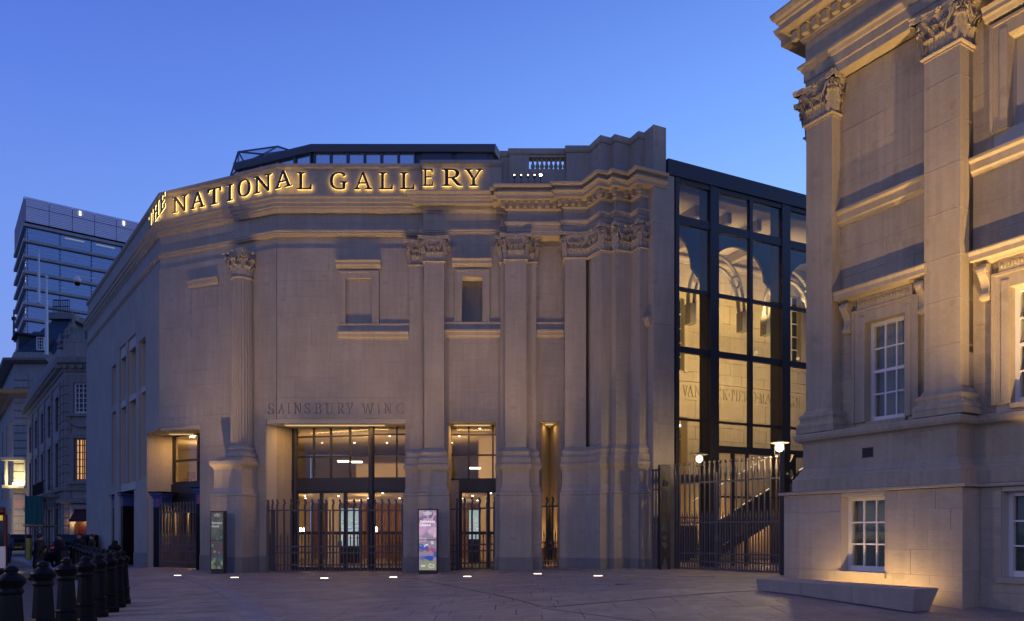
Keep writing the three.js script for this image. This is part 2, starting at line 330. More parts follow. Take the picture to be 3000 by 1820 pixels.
// attic base and pedestal profiles (heights absolute)
const baseProfile = (y0, y1) => { const h = y1 - y0; return [[-0.03, y0], [0.17, y0], [0.17, y0 + 0.2 * h], [0.155, y0 + 0.21 * h], [0.17, y0 + 0.27 * h], [0.165, y0 + 0.36 * h], [0.14, y0 + 0.42 * h], [0.11, y0 + 0.46 * h], [0.095, y0 + 0.55 * h], [0.105, y0 + 0.62 * h], [0.125, y0 + 0.66 * h], [0.125, y0 + 0.74 * h], [0.10, y0 + 0.80 * h], [0.05, y0 + 0.83 * h], [0.045, y0 + 0.88 * h], [0.02, y0 + 0.96 * h], [0, y1], [-0.03, y1]]; };
function dentilsOn(path, y0, y1, o0, o1, w, gap, geo, mat, parent, name = 'dentil') {
  for (let i = 0; i < path.length - 1; i++) {
    const f = frameTo(path[i], path[i + 1]), prev = path[i - 1], next = path[i + 2], cr = (a, b, c) => (b[0] - a[0]) * (c[1] - b[1]) - (b[1] - a[1]) * (c[0] - b[0]);
    const cl = prev && cr(prev, path[i], path[i + 1]) < 0 ? -o1 + 0.01 : 0.3, crr = next && cr(path[i], path[i + 1], next) < 0 ? o1 - 0.01 - w : -0.3;
    const a = cl, b = f.len + crr, n = Math.max(1, Math.floor((b - a + gap) / (w + gap))); if (b - a < w) continue;
    const step = n > 1 ? (b - a - w) / (n - 1) : 0;
    for (let k = 0; k < n; k++) share(name, geo, mat, parent, f.m(a + w / 2 + k * step, (y0 + y1) / 2, (o0 + o1) / 2));
  }
}
// a fluted, tapering column shaft
function flutedShaftG(x, z, y0, y1, r0, r1, flutes = 24) {
  const N = flutes * 6, rows = 7, P = [], I = [];
  for (let j = 0; j <= rows; j++) {
    const t = j / rows, R = r0 + (r1 - r0) * Math.pow(t, 1.5), edge = (j === 0 || j === rows) ? 0 : 1;
    for (let i = 0; i < N; i++) { const k = i % 6, dep = k === 0 || k === 1 ? 0 : Math.sin((k - 1) / 5 * Math.PI), a = i / N * Math.PI * 2; const q = R * (1 - 0.085 * dep * edge); P.push([x + Math.cos(a) * q, j === 0 ? y0 : j === rows ? y1 : y0 + (y1 - y0) * (0.015 + 0.97 * (j - 1) / (rows - 2)), z + Math.sin(a) * q]); }
  }
  for (let j = 0; j < rows; j++) for (let i = 0; i < N; i++) { const a = j * N + i, b = j * N + (i + 1) % N; I.push(a, a + N, b + N, a, b + N, b); }
  return flat(P, I);
}
function latheG(prof, x, z, seg = 40) { const g = new THREE.LatheGeometry(prof.map(([r, y]) => new THREE.Vector2(r, y)), seg); g.translate(x, 0, z); return g; }
// ---------------------------------------------------------------- ground
{
  // one bed sheet to the horizon; the slabs lie on it
  const xs = [-600, -150, -60, -40], zs = [600, 150, 40, 10, 0, -6];
  for (let x = -30; x <= 30; x += 1.5) xs.push(x); xs.push(40, 60, 150, 600);
  for (let z = -9; z >= -60; z -= 1) zs.push(z); zs.push(-80, -120, -250, -800);
  const P = [], I = [];
  for (const z of zs) for (const x of xs) P.push([x, gnd(x, z) - 0.13, z]);
  for (let j = 0; j < zs.length - 1; j++) for (let i = 0; i < xs.length - 1; i++) { const a = j * xs.length + i, b = a + xs.length; I.push(a, a + 1, b + 1, a, b + 1, b); }
  const ground = structure(part('ground', flat(P, I), M.grout));

  // the line of the pale kerb band that curves across the square, and the two drain lines
  const G = (u, v) => { let d = 20; for (let k = 0; k < 30; k++) { const q = (v - CV) / FOC, h = EYE - gnd(px(u, d), -d); d = h / q; } return [px(u, d), -d]; };
  const band = [[520, 1686], [560, 1696], [610, 1713], [660, 1733], [705, 1762], [745, 1800], [772, 1835], [800, 1900], [840, 2050]].map(([u, v]) => G(u, v));
  const curve = new THREE.CatmullRomCurve3(band.map(([x, z]) => V3(x, 0, z))), bp = curve.getSpacedPoints(60);
  const pavement = structure(new THREE.Group()); pavement.name = 'pavement'; scene.add(pavement);
  const rot = 0.0, list = [];
  const inBand = (x, z) => bp.some((p) => Math.hypot(p.x - x, p.z - z) < 0.42);
  const leftOf = (x, z) => { let best = 1e9, side = 0; for (let i = 0; i < bp.length - 1; i++) { const d = Math.hypot(bp[i].x - x, bp[i].z - z); if (d < best) { best = d; side = (bp[i + 1].x - bp[i].x) * (z - bp[i].z) - (bp[i + 1].z - bp[i].z) * (x - bp[i].x); } } return side > 0; };
  // pavement edge along the row of bollards; the carriageway lies beyond it
  const EDGE = [[2, -3.2], [-9.3, -6.9], [-17.5, -9.9], [-30, -18.5], [-46, -31], [-90, -65]];
  const edgeX = (zz) => { for (let i = 0; i < EDGE.length - 1; i++) if (zz <= EDGE[i][0] && zz >= EDGE[i + 1][0]) { const t = (zz - EDGE[i][0]) / (EDGE[i + 1][0] - EDGE[i][0]); return EDGE[i][1] + t * (EDGE[i + 1][1] - EDGE[i][1]); } return -3; };
  for (let zz = -8; zz > -46; zz -= 1.2) { const a = [edgeX(zz), zz], b = [edgeX(zz - 1.19), zz - 1.19], f = frameTo(a, b); part('kerb_stone', boxG(f, 0, f.len, -0.12, 0.004, -0.15, 0.15), M.kerb, pavement); }
  let z = -2, row = 0;
  while (z > -34) {
    const dep = row % 3 === 1 ? 0.62 : 0.78; let x = -26 + rr(0, 1);
    while (x < 22) {
      const len = rr(0.75, 1.5), cx = x + len / 2, cz = z - dep / 2;
      if (Math.abs(cx / Math.max(3, -cz)) < 0.9 && cx > edgeX(cz) + 0.3) list.push([x, x + len, z - dep, z]);
      x += len;
    }
    z -= dep; row++;
  }
  const slabG = ([x0, x1, z0, z1]) => {
    const g = 0.004, a = x0 + g, b = x1 - g, c = z0 + g, d = z1 - g, lift = rr(-0.0025, 0.0025), y = (x, zz) => gnd(x, zz) + lift, ch = 0.003;
    const P = [[a, y(a, c) - 0.115, c], [b, y(b, c) - 0.115, c], [b, y(b, d) - 0.115, d], [a, y(a, d) - 0.115, d], [a + ch, y(a, c), c + ch], [b - ch, y(b, c), c + ch], [b - ch, y(b, d), d - ch], [a + ch, y(a, d), d - ch]];
    return flat(P, [4, 7, 6, 4, 6, 5, 0, 4, 5, 0, 5, 1, 1, 5, 6, 1, 6, 2, 2, 6, 7, 2, 7, 3, 3, 7, 4, 3, 4, 0]);
  };
  list.forEach((q) => { const cz = (q[2] + q[3]) / 2, cx = (q[0] + q[1]) / 2; q.d = Math.hypot(cx, cz); q.in = cz < -13.2 && Math.abs(cx / -cz) < 0.72 && cz > -30; });
  list.sort((p, q) => (q.in ? 1 : 0) - (p.in ? 1 : 0) || p.d - q.d);
  const rest = [[], [], [], [], [], []];
  list.forEach((q, i) => { const k = Math.floor(rnd() * 6); if (q.in && i < 300) part('paving_slab', slabG(q), M.pave[k], pavement); else rest[k].push(slabG(q)); });
  rest.forEach((r, k) => { if (r.length) stuff(part('paving_slab', r, M.pave[k], pavement)); });
  // pale granite band, set a little proud
  const bandQ = (pts, w, lift, th) => {
    const P = [], I = []; const n = pts.length;
    pts.forEach((p, i) => { const q = pts[Math.min(n - 1, i + 1)], o = pts[Math.max(0, i - 1)], dx = q.x - o.x, dz = q.z - o.z, l = Math.hypot(dx, dz); for (const s of [-1, 1]) { const x = p.x + s * -dz / l * w / 2, zz = p.z + s * dx / l * w / 2; P.push([x, gnd(x, zz) + lift - th, zz], [x, gnd(x, zz) + lift, zz]); } });
    for (let i = 0; i < n - 1; i++) { const a = i * 4, b = a + 4; I.push(a + 1, b + 1, b + 3, a + 1, b + 3, a + 3, a, b, b + 1, a, b + 1, a + 1, a + 2, a + 3, b + 3, a + 2, b + 3, b + 2); }
    return flat(P, I);
  };
  for (let i = 0; i < 60; i += 3) part('kerb_stone', bandQ(bp.slice(i, i + 4).map((p, k) => p.clone().lerp(bp[Math.min(60, i + 1)], k === 0 ? 0.01 : k === 3 ? 0.01 : 0)), 0.50, 0.010, 0.04), M.kerb, pavement);
  const line = (a, b) => { const out = []; for (let k = 0; k <= 24; k++) out.push(V3(a[0] + (b[0] - a[0]) * k / 24, 0, a[1] + (b[1] - a[1]) * k / 24)); return out; };
  for (const [a, b] of [[[1200, 1693], [1586, 1778]], [[1600, 1779], [2219, 1731]], [[1590, 1783], [1990, 1835]]]) part('drain_channel', bandQ(line(G(...a), G(...b)), 0.085, 0.004, 0.02), M.drain, pavement);
  // gratings and small covers in the paving
  for (const [u, v, w] of [[930, 1701, 0.9], [1835, 1712, 0.6], [2040, 1690, 1.1]]) { const [x, zz] = G(u, v); part('drain_grating', boxG(new Frame(x, zz, 1, 0), -w / 2, w / 2, gnd(x, zz) - 0.02, gnd(x, zz) + 0.006, -0.1, 0.1), M.drain, pavement); }

  // carriageway of the street on the left
  const rd = [[-3.4, 2], [-7.05, -9.3], [-10.05, -17.5], [-18.65, -30], [-31.15, -46], [-65.2, -90], [-90, -90], [-60, -20], [-40, 2]];
  const sh = new THREE.Shape(rd.map(([x, zz]) => new THREE.Vector2(x, -zz))), rg = new THREE.ShapeGeometry(sh); rg.rotateX(-Math.PI / 2); rg.translate(0, -0.105, 0);
  structure(part('road', rg, M.road));
}
// ---------------------------------------------------------------- the floodlit gallery wing
const wing = thing('gallery_wing', 'long pale stone gallery wing with lit bronze letters across its top and fluted column', 'building', [0, 0, 0]);
const C0 = [-28.2, -48.75], C2 = [-15.8, -33.0], C1 = [-9.746, -30.5], XB = px(1241, 30.5);
const SEG = frameTo(C2, C1), STR = frameTo(C0, C2), FA = new Frame(C1[0], C1[1], 1, 0), ZB = -30.28, FB = new Frame(XB, ZB, 1, 0);
const E1 = [0.9052, -0.4250], E2 = [0.4250, 0.9052];
const K1 = [3.495, -28.68], K2 = [4.047, -28.615], K3 = [4.94, -28.395], K4 = [5.438, -28.234];
const STACK = [K1, [3.922, -28.88], K2, [4.694, -28.92], K3, [5.286, -28.557]];
const FLANK = new Frame(K4[0], K4[1], ...E1);
const HEAD = 6.19, LINE = 13.44, TOPW = 15.5;
// openings, as [s0, s1, y0, y1] in each wall's own frame
const hS = [[STR.len - 2.39, STR.len, -1, 6.3]];
const hSeg = [[0, SEG.s(589), -1, 6.22], [SEG.s(782), SEG.len, -1, HEAD]];
const hA = [[0, FA.s(1188), -1, HEAD]];
const hB = [[FB.s(1314), FB.s(1453), -1, 6.2], [FB.s(1581), FB.s(1639), -1, 6.22]];
// blind windows
const w1 = { f: FA, s0: FA.s(1014), s1: FA.s(1091), y0: FA.y(957, 4), y1: FA.y(818, 4), dep: 0.02 };
const w2 = { f: FB, s0: FB.s(1353), s1: FB.s(1414), y0: FB.y(955, 2), y1: FB.y(814, 2), dep: 0.55 };
// slots of the street side
const slots = []; const hStr = [...hS];
for (const [u0, u1, a, b, c, d] of [[412, 431, 997, 1133, 1148, 1402], [378, 402, 1020, 1155, 1172, 1412], [354, 373, 1046, 1172, 1192, 1418], [331, 343, 1072, 1188, 1208, 1424]]) {
  const s0 = STR.s(u0), s1 = STR.s(u1), sc = (s0 + s1) / 2;
  for (const [p, q] of [[a, b], [c, d]]) { const h = [s0, s1, STR.y(q, sc), STR.y(p, sc)]; slots.push(h); hStr.push(h); }
}
const doors = [[354, 397, 1442], [330, 339, 1450]].map(([u0, u1, v]) => [STR.s(u0), STR.s(u1), -1, STR.y(v, STR.s(u0))]);
hStr.push(...doors);

// backing walls with real openings
const T = 0.45;
part('wall', [
  ...wallG(STR, 0, STR.len, -0.4, TOPW, hStr, -0.6, 0), ...wallG(SEG, 0, SEG.len, -0.4, TOPW, hSeg, -0.6, 0),
  ...wallG(FA, 0, XB - C1[0] + 0.4, -0.4, TOPW, [...hA, [w1.s0, w1.s1, w1.y0, w1.y1]], -T, 0), ...wallG(FB, 0, 7.1, -0.4, TOPW, [...hB, [w2.s0, w2.s1, w2.y0, w2.y1]], -T, 0),
  boxG(FA, w1.s0 - 0.1, w1.s1 + 0.1, w1.y0 - 0.1, w1.y1 + 0.1, -T - 0.1, -w1.dep), boxG(FB, w2.s0 - 0.1, w2.s1 + 0.1, w2.y0 - 0.1, w2.y1 + 0.1, -w2.dep - 0.2, -w2.dep),
  ...slots.map((h) => boxG(STR, h[0] - 0.05, h[1] + 0.05, h[2] - 0.05, h[3] + 0.05, -0.75, -0.34)),
], M.joint, wing);
// stones of the walls: the ashlar below the entablature stands proud of it, with incised lettering
const PR = 0.075, insA = [0.0, FA.s(1190), 6.36, 7.24], insS = [SEG.s(770), SEG.len, 6.36, 7.24], stones = [];
const wl = [w1.s0 - 0.3, w1.s1 + 0.3, w1.y0, w1.y1 + 0.3], w2l = [w2.s0 - 0.3, w2.s1 + 0.3, w2.y0, w2.y1 + 0.3];
stones.push(...ashlar(FA, 0, XB - C1[0], 0, LINE, [...hA, wl, insA], 0, PR, 0.66, 1.45));
stones.push(...ashlar(SEG, 0, SEG.len, 0, LINE, [...hSeg, insS], 0, PR, 0.66, 1.45));
stones.push(...ashlar(FB, 0.1, 7.0, 0, LINE, [...hB, w2l], 0, PR, 0.66, 1.1));
layStones(stones, 'wall_stone', M.stones, wing, 290);
const str2 = ashlar(STR, 0, STR.len, 0, LINE, hStr, 0, PR, 0.9, 1.9);
stuff(part('wall_stone', str2.map((q) => boxG(q.f, ...q.r)), M.stones[0], wing));
stuff(part('frieze_stone', [...ashlar(STR, 0, STR.len, LINE, TOPW, [], 0, 0.012, 0.8, 2.4), ...ashlar(SEG, 0, SEG.len, LINE, TOPW, [], 0, 0.012, 0.5, 1.7), ...ashlar(FA, 0, XB - C1[0], LINE, TOPW, [], 0, 0.012, 0.5, 1.7), ...ashlar(FB, 0, 3.2, LINE, TOPW, [], 0, 0.012, 0.5, 1.7)].map((q) => boxG(q.f, ...q.r)), M.stone, wing));
// reveals and soffits of the openings
part('reveal', [
  boxG(FA, hA[0][1] - 0.01, hA[0][1] + 0.5, 0, HEAD, -1.7, 0), boxG(FB, hB[0][0] - 0.5, hB[0][0] + 0.006, 0, 6.196, -1.6, -0.004), boxG(FB, hB[0][1] - 0.006, hB[0][1] + 0.5, 0, 6.196, -1.6, -0.004),
  boxG(FA, 0, 7.3, HEAD + 0.003, HEAD + 0.35, -1.9, -T - 0.003), boxG(SEG, hSeg[1][0] - 0.4, SEG.len + 0.3, HEAD + 0.36, HEAD + 0.66, -2.2, -0.6),
  boxG(SEG, hSeg[1][0] - 0.4, SEG.len, HEAD, HEAD + 0.35, -1.5, -0.6),
].concat([[hSeg[1][0] - 0.5, hSeg[1][0] - 0.005], [hSeg[0][1] + 0.005, hSeg[0][1] + 0.5]].map(([a, b]) => boxG(SEG, a, b, 0, HEAD, -1.75, -0.05))), M.stones[1], wing);
// the narrow slot: a deep splayed niche, two lit side walls meeting in a corner
{
  const a = FB.p(hB[1][0]), b = FB.p(hB[1][1]), c = [px(1610, 32.1), -32.1];
  const wallQ = (p, q) => { const f = frameTo(p, q); return boxG(f, 0, f.len, 0, 6.22, -0.2, 0); };
  part('niche_wall', [wallQ([a[0], a[1]], c), wallQ(c, [b[0], b[1]])].map((g) => g), M.clean[1], wing);
  part('niche_soffit', boxG(FB, hB[1][0] - 0.2, hB[1][1] + 0.2, 6.222, 6.5, -2.6, -T - 0.003), M.stones[2], wing);
}
// corner opening on the left: far jamb with the wall it carries, soffit, right jamb
const J0 = STR.p(STR.len - 2.39), JI = [-16.46, -35.52];
{
  const fj = frameTo(J0, JI);
  part('corner_jamb', [boxG(fj, 0, fj.len + 0.25, 3.46, 6.3, -0.5, 0), boxG(fj, 0.12, fj.len + 0.2, -0.1, 3.44, -0.5, -0.06)], M.clean[1], wing);
  const sh = new THREE.Shape([STR.p(STR.len - 2.6, -0.01), STR.p(STR.len, -0.01), SEG.p(hSeg[0][1] + 0.2, -0.01), [-12.6, -34.6], [-16.3, -37.2]].map(([x, z]) => new THREE.Vector2(x, -z)));
  const g = new THREE.ExtrudeGeometry(sh, { depth: 0.3, bevelEnabled: false }); g.rotateX(-Math.PI / 2); g.translate(0, 6.305, 0);
  part('corner_soffit', g, M.stones[1], wing);
}
// incised name over the entrance
{
  const y0 = 6.57, h = 0.44, rect = new THREE.Shape([[insA[0] + 0.004, insA[2] + 0.004], [insA[1], insA[2] + 0.004], [insA[1], insA[3] - 0.004], [insA[0] + 0.004, insA[3] - 0.004]].map(([x, y]) => new THREE.Vector2(x, y)));
  const isl = [], put = (chs, uSpan) => chs.forEach((c, i) => { const s0 = FA.s(uSpan[i][0], PR), s1 = FA.s(uSpan[i][1], PR); for (const q of letterShapes(c, s1 - s0, h)) { const mv = (p) => new THREE.Vector2(p.x + s0, p.y + y0); rect.holes.push(new THREE.Path(q.getPoints().map(mv).reverse())); for (const hh of q.holes) isl.push(new THREE.Shape(hh.getPoints().map(mv))); } });
  put([...'AINSBURYWING'], [[815, 834], [843, 850], [861, 884], [892, 910], [922, 942], [953, 977], [989, 1010], [1014, 1037], [1060, 1096], [1107, 1114], [1125, 1149], [1160, 1187]]);
  const slab = (s) => { const g = new THREE.ExtrudeGeometry(s, { depth: 0.05, bevelEnabled: false }); g.translate(0, 0, PR - 0.05); return g.applyMatrix4(FA.m()); };
  part('lettered_stone', [slab(rect), ...isl.map(slab), boxG(FA, insA[0], insA[1], insA[2] + 0.002, insA[3] - 0.002, 0.002, PR - 0.0502)], M.stones[0], wing);
  // the first letter stands on the splayed wall
  const r2 = new THREE.Shape([[insS[0], insS[2] + 0.004], [insS[1] - 0.01, insS[2] + 0.004], [insS[1] - 0.01, insS[3] - 0.004], [insS[0], insS[3] - 0.004]].map(([x, y]) => new THREE.Vector2(x, y))), sS = SEG.s(785, PR), sE = SEG.s(804, PR);
  for (const q of letterShapes('S', sE - sS, h)) r2.holes.push(new THREE.Path(q.getPoints().map((p) => new THREE.Vector2(p.x + sS, p.y + y0)).reverse()));
  const g2 = new THREE.ExtrudeGeometry(r2, { depth: 0.05, bevelEnabled: false }); g2.translate(0, 0, PR - 0.05);
  part('lettered_stone', [g2.applyMatrix4(SEG.m()), boxG(SEG, insS[0], insS[1] - 0.01, insS[2] + 0.002, insS[3] - 0.002, 0.002, PR - 0.0502)], M.stones[0], wing);
}
// skirting of darker stone
const lowPath = (f, holes, s0, s1) => cutRow(s0, s1, 0.1, 0.2, holes).map(([a, b]) => boxG(f, a, b, -0.2, 0.66, PR, PR + 0.03));
for (const g of [...lowPath(SEG, hSeg, 0, SEG.len), ...lowPath(FA, hA, 0, XB - C1[0]), ...lowPath(FB, hB, 0.05, 3.0), ...lowPath(STR, hStr, 0, STR.len)]) part('skirting', g, M.dark, wing);

// string course and dado below the blind windows
for (const [f, a, b] of [[FA, FA.s(992), FA.s(1199)], [FB, FB.s(1301), FB.s(1466)], [FB, FB.s(1571), FB.s(1655)], [FB, FB.s(1717), 6.9]]) {
  const P = [f.p(a), f.p(b)];
  part('string_course', sweep([[0, 9.62], [0.085, 9.64], [0.10, 9.70], [0.16, 9.74], [0.18, 9.86], [0.23, 9.90], [0.23, 9.97], [0.13, 9.985], [0.13, 10.22], [0.15, 10.24], [0.15, 10.29], [0, 10.3]], P), M.trim, wing);
}
// window surrounds
function blindWindow(w, hood) {
  const { f, s0, s1, y0, y1 } = w, o = PR, b = 0.22;
  const surround = part('blind_window', [
    boxG(f, s0 - b, s0, y0, y1 + b, 0, o + 0.05), boxG(f, s1, s1 + b, y0, y1 + b, 0, o + 0.05), boxG(f, s0 + 0.001, s1 - 0.001, y1, y1 + b, 0, o + 0.049),
    boxG(f, s0 - b - 0.07, s0 - b, y0, y1 + b + 0.07, 0, o + 0.085), boxG(f, s1 + b, s1 + b + 0.07, y0, y1 + b + 0.07, 0, o + 0.085), boxG(f, s0 - b + 0.001, s1 + b - 0.001, y1 + b, y1 + b + 0.07, 0, o + 0.084),
    boxG(f, s0 - 0.09, s0 - 0.0, y0 + 0.01, y1, o + 0.05, o + 0.065), boxG(f, s1, s1 + 0.09, y0 + 0.01, y1, o + 0.05, o + 0.065),
  ], M.trim, wing);
  part('hood', sweep([[0, y1 + b + 0.16], [o + 0.06, y1 + b + 0.17], [o + 0.10, y1 + b + 0.25], [o + 0.20, y1 + b + 0.29], [o + 0.20, y1 + b + 0.39], [o + 0.27, y1 + b + 0.46], [0, y1 + b + 0.50]], [f.p(s0 - b - 0.16), f.p(s1 + b + 0.16)]), M.trim, surround);
  part('blind_panel', boxG(f, s0 + 0.003, s1 - 0.003, y0 + 0.003, y1 - 0.003, -w.dep - 0.05, -w.dep + 0.012), M.stones[3], surround);
  part('sill', boxG(f, s0 + 0.004, s1 - 0.004, y0 - 0.02, y0 + 0.06, -w.dep + 0.014, o), M.trim, surround);
}
blindWindow(w1); blindWindow(w2);
{ // faint one on the splayed wall, almost flush
  const s0 = SEG.s(562), s1 = SEG.s(641), y1 = SEG.y(845, 2.2), y0 = SEG.y(990, 2.2), o = PR;
  const t = part('blind_window', [boxG(SEG, s0, s0 + 0.05, y0, y1, o - 0.02, o + 0.012), boxG(SEG, s1 - 0.05, s1, y0, y1, o - 0.02, o + 0.012), boxG(SEG, s0 + 0.051, s1 - 0.051, y1 - 0.12, y1 - 0.07, o - 0.02, o + 0.012)], M.stones[2], wing);
  part('hood', sweep([[0, y1], [o + 0.04, y1 + 0.02], [o + 0.10, y1 + 0.10], [o + 0.12, y1 + 0.24], [o + 0.15, y1 + 0.3], [0, y1 + 0.33]], [SEG.p(s0 - 0.06), SEG.p(s1 + 0.08)]), M.trim, t);
}
// pilasters: each with shaft, base, capital; pedestals below
const CAPY = 12.63, CAPH = 0.98, CAP = 12.70;
function pilaster(path, label) {
  const shaft = part('pilaster', sweep([[0, 5.0], [0, CAP]], path, false), M.stones[Math.floor(rnd() * 6)], wing);
  return shaft;
}
function drums(path, parent) { // horizontal joints of the shaft: shallow stones set round it
  for (const y of [6.1, 7.35, 8.55, 9.8, 11.05, 12.1]) part('joint_line', sweep([[0.001, y], [0.004, y + 0.004], [0.004, y + 0.014], [0.001, y + 0.018]], path, false), M.stones[5], parent);
}
const pA = [[px(1199, 30.28), -30.5], [px(1199, 30.28), -30.28], [px(1241, 29.9) + 0.02, -30.28], [px(1241, 29.9) + 0.02, -29.9], [px(1301, 29.9), -29.9], [px(1301, 29.9), -30.3]];
const pC = [[px(1466, 29.98), -30.3], [px(1466, 29.98), -29.98], [px(1480, 29.68), -29.98], [px(1480, 29.68), -29.68], [px(1542, 29.68), -29.68], [px(1542, 29.68), -29.98], [px(1571, 29.98), -29.98], [px(1571, 29.98), -30.3]];
const xD0 = px(1655, 29.5), xD1 = px(1717, 29.5);
const pD = [[xD0, -30.3], [xD0, -29.5], [xD1, -29.5], [xD1, -30.3]];
const pS = [[3.16, -29.395], ...STACK];
const joined = [[xD0, -30.3], [xD0, -29.5], [3.06, -29.5], ...STACK];
for (const [i, path] of [pA, pC, pD, pS].entries()) { const s = pilaster(path); drums(path, s); }
part('wall', [sweep([[0, 0], [0, LINE]], [[xD1 + 0.02, -30.2], [3.16, -29.395]], false)], M.stones[3], wing);
for (const path of [pA, pC, joined]) {
  const ped = part('pedestal', [
    sweep([[0.22, -0.3], [0.22, 3.10], [0.20, 3.14], [0.10, 3.14]], path, false),
    sweep([[0.10, 3.15], [0.225, 3.15], [0.225, 3.24], [0.17, 3.30], [0.155, 3.40], [0.13, 3.50], [0.115, 3.53], [0.115, 4.10], [0.13, 4.14], [0.19, 4.24], [0.215, 4.30], [0.215, 4.41], [0.0, 4.42]], path, false)], M.stones[1], wing);
  part('pedestal_skirting', sweep([[0.20, -0.3], [0.25, -0.3], [0.25, 0.62], [0.22, 0.64]], path, false), M.dark, ped);
  part('pilaster_base', sweep(baseProfile(4.42, 5.08), path, false), M.trim, ped);
  part('capital', capitalG(path, CAP, CAPH), M.trim, ped);
}
// engaged fluted column on its pedestal
{
  const sC = SEG.s(716, 0.15), [cx, cz] = SEG.p(sC, 0.28), fo = 0.28;
  const y1 = SEG.y(815, sC, fo + 0.3), y0 = SEG.y(1352, sC, 0.6);
  const col = part('fluted_column', flutedShaftG(cx, cz, y0 + 0.62, y1, 0.47, 0.40), M.trim, wing);
  part('column_base', [latheG([[0.3, y0 + 0.14], [0.64, y0 + 0.14], [0.67, y0 + 0.2], [0.66, y0 + 0.28], [0.6, y0 + 0.33], [0.55, y0 + 0.36], [0.53, y0 + 0.42], [0.57, y0 + 0.46], [0.59, y0 + 0.51], [0.56, y0 + 0.56], [0.50, y0 + 0.58], [0.48, y0 + 0.63]], cx, cz), boxG(SEG, sC - 0.70, sC + 0.70, y0, y0 + 0.14, -0.2, 1.0)], M.trim, col);
  const N = 12, ring = (r) => { const out = []; for (let k = 0; k <= N; k++) { const a = Math.PI * (1.15 - 1.3 * k / N), q = [Math.cos(a) * r, Math.sin(a) * r]; out.push([cx + SEG.tx * q[0] + SEG.nx * q[1], cz + SEG.tz * q[0] + SEG.nz * q[1]]); } return out; };
  // round bell with a square hollow-sided abacus: eight leaves in each row
  const g = [latheG([[0.36, y1 - 0.02], [0.44, y1 - 0.02], [0.47, y1 + 0.02], [0.44, y1 + 0.06], [0.40, y1 + 0.07], [0.405, y1 + 0.5], [0.47, y1 + 0.85], [0.56, y1 + 1.0], [0.3, y1 + 1.0]], cx, cz)];
  const addR = (gg, ang, r, y) => { gg.translate(0, 0, r); gg.rotateY(Math.PI / 2 - ang); gg.translate(cx, y, cz); g.push(gg); };
  for (let k = 0; k < 8; k++) { addR(leafG(0.32, 0.44, 0.17), k * Math.PI / 4 + 0.4 + Math.PI / 8, 0.40, y1 + 0.08); addR(leafG(0.34, 0.72, 0.24), k * Math.PI / 4 + 0.4, 0.405, y1 + 0.09); }
  const base0 = Math.atan2(SEG.nz, SEG.nx);
  for (let k = 0; k < 4; k++) { const a = base0 + Math.PI / 4 + k * Math.PI / 2; for (const dd of [-1, 1]) addR(spiralG(0.12, 1.4, 0.032, dd, [0.06, 0.26]), a + dd * 0.05, 0.66, y1 + 0.86); addR(leafG(0.24, 0.40, 0.16), a, 0.50, y1 + 0.48); addR(new THREE.SphereGeometry(0.09, 8, 6), base0 + k * Math.PI / 2, 0.56, y1 + 1.07); for (const dd of [-1, 1]) addR(spiralG(0.075, 1.3, 0.024, -dd, [0.02, 0.22]), base0 + k * Math.PI / 2 + dd * 0.2, 0.52, y1 + 0.84); }
  const ab = new THREE.Shape(), R = 0.78; for (let k = 0; k < 4; k++) for (let j = 0; j < 8; j++) { const a = base0 + Math.PI / 4 + (k + j / 8) * Math.PI / 2, t = j / 8, r = (R * Math.SQRT1_2 / Math.cos((t - 0.5) * Math.PI / 2)) * (1 - 0.10 * Math.sin(Math.PI * t)); const v = new THREE.Vector2(Math.cos(a) * r, -Math.sin(a) * r); if (k + j === 0) ab.moveTo(v.x, v.y); else ab.lineTo(v.x, v.y); }
  const abg = new THREE.ExtrudeGeometry(ab, { depth: 0.13, bevelEnabled: true, bevelSize: 0.02, bevelThickness: 0.02, bevelSegments: 1 }); abg.rotateX(-Math.PI / 2); abg.translate(cx, y1 + 1.0, cz); g.push(abg);
  part('column_capital', g, M.trim, col);
  // its pedestal stands forward of the wall
  const s0 = SEG.s(640, 0.5), s1 = sC + 0.72, P = [SEG.p(sC - 0.86, 0), SEG.p(sC - 0.86, 0.98), SEG.p(sC + 0.62, 0.98), SEG.p(sC + 0.62, 0)];
  const ped = part('column_pedestal', [sweep([[0.10, -0.3], [0.10, 3.14], [0.0, 3.15], [0.0, 3.20], [0.1, 3.2]], P, false), sweep([[0, 3.15], [0.12, 3.15], [0.12, 3.22], [0.05, 3.34], [0.02, 3.42], [0.0, 3.48], [0.0, y0 - 0.34], [0.04, y0 - 0.26], [0.12, y0 - 0.18], [0.14, y0 - 0.12], [0.14, y0 - 0.01], [-1.2, y0]], P, false)], M.stones[1], wing);
  part('pedestal_skirting', sweep([[0.08, -0.3], [0.13, -0.3], [0.13, 0.62], [0.10, 0.64]], P, false), M.dark, ped);
}
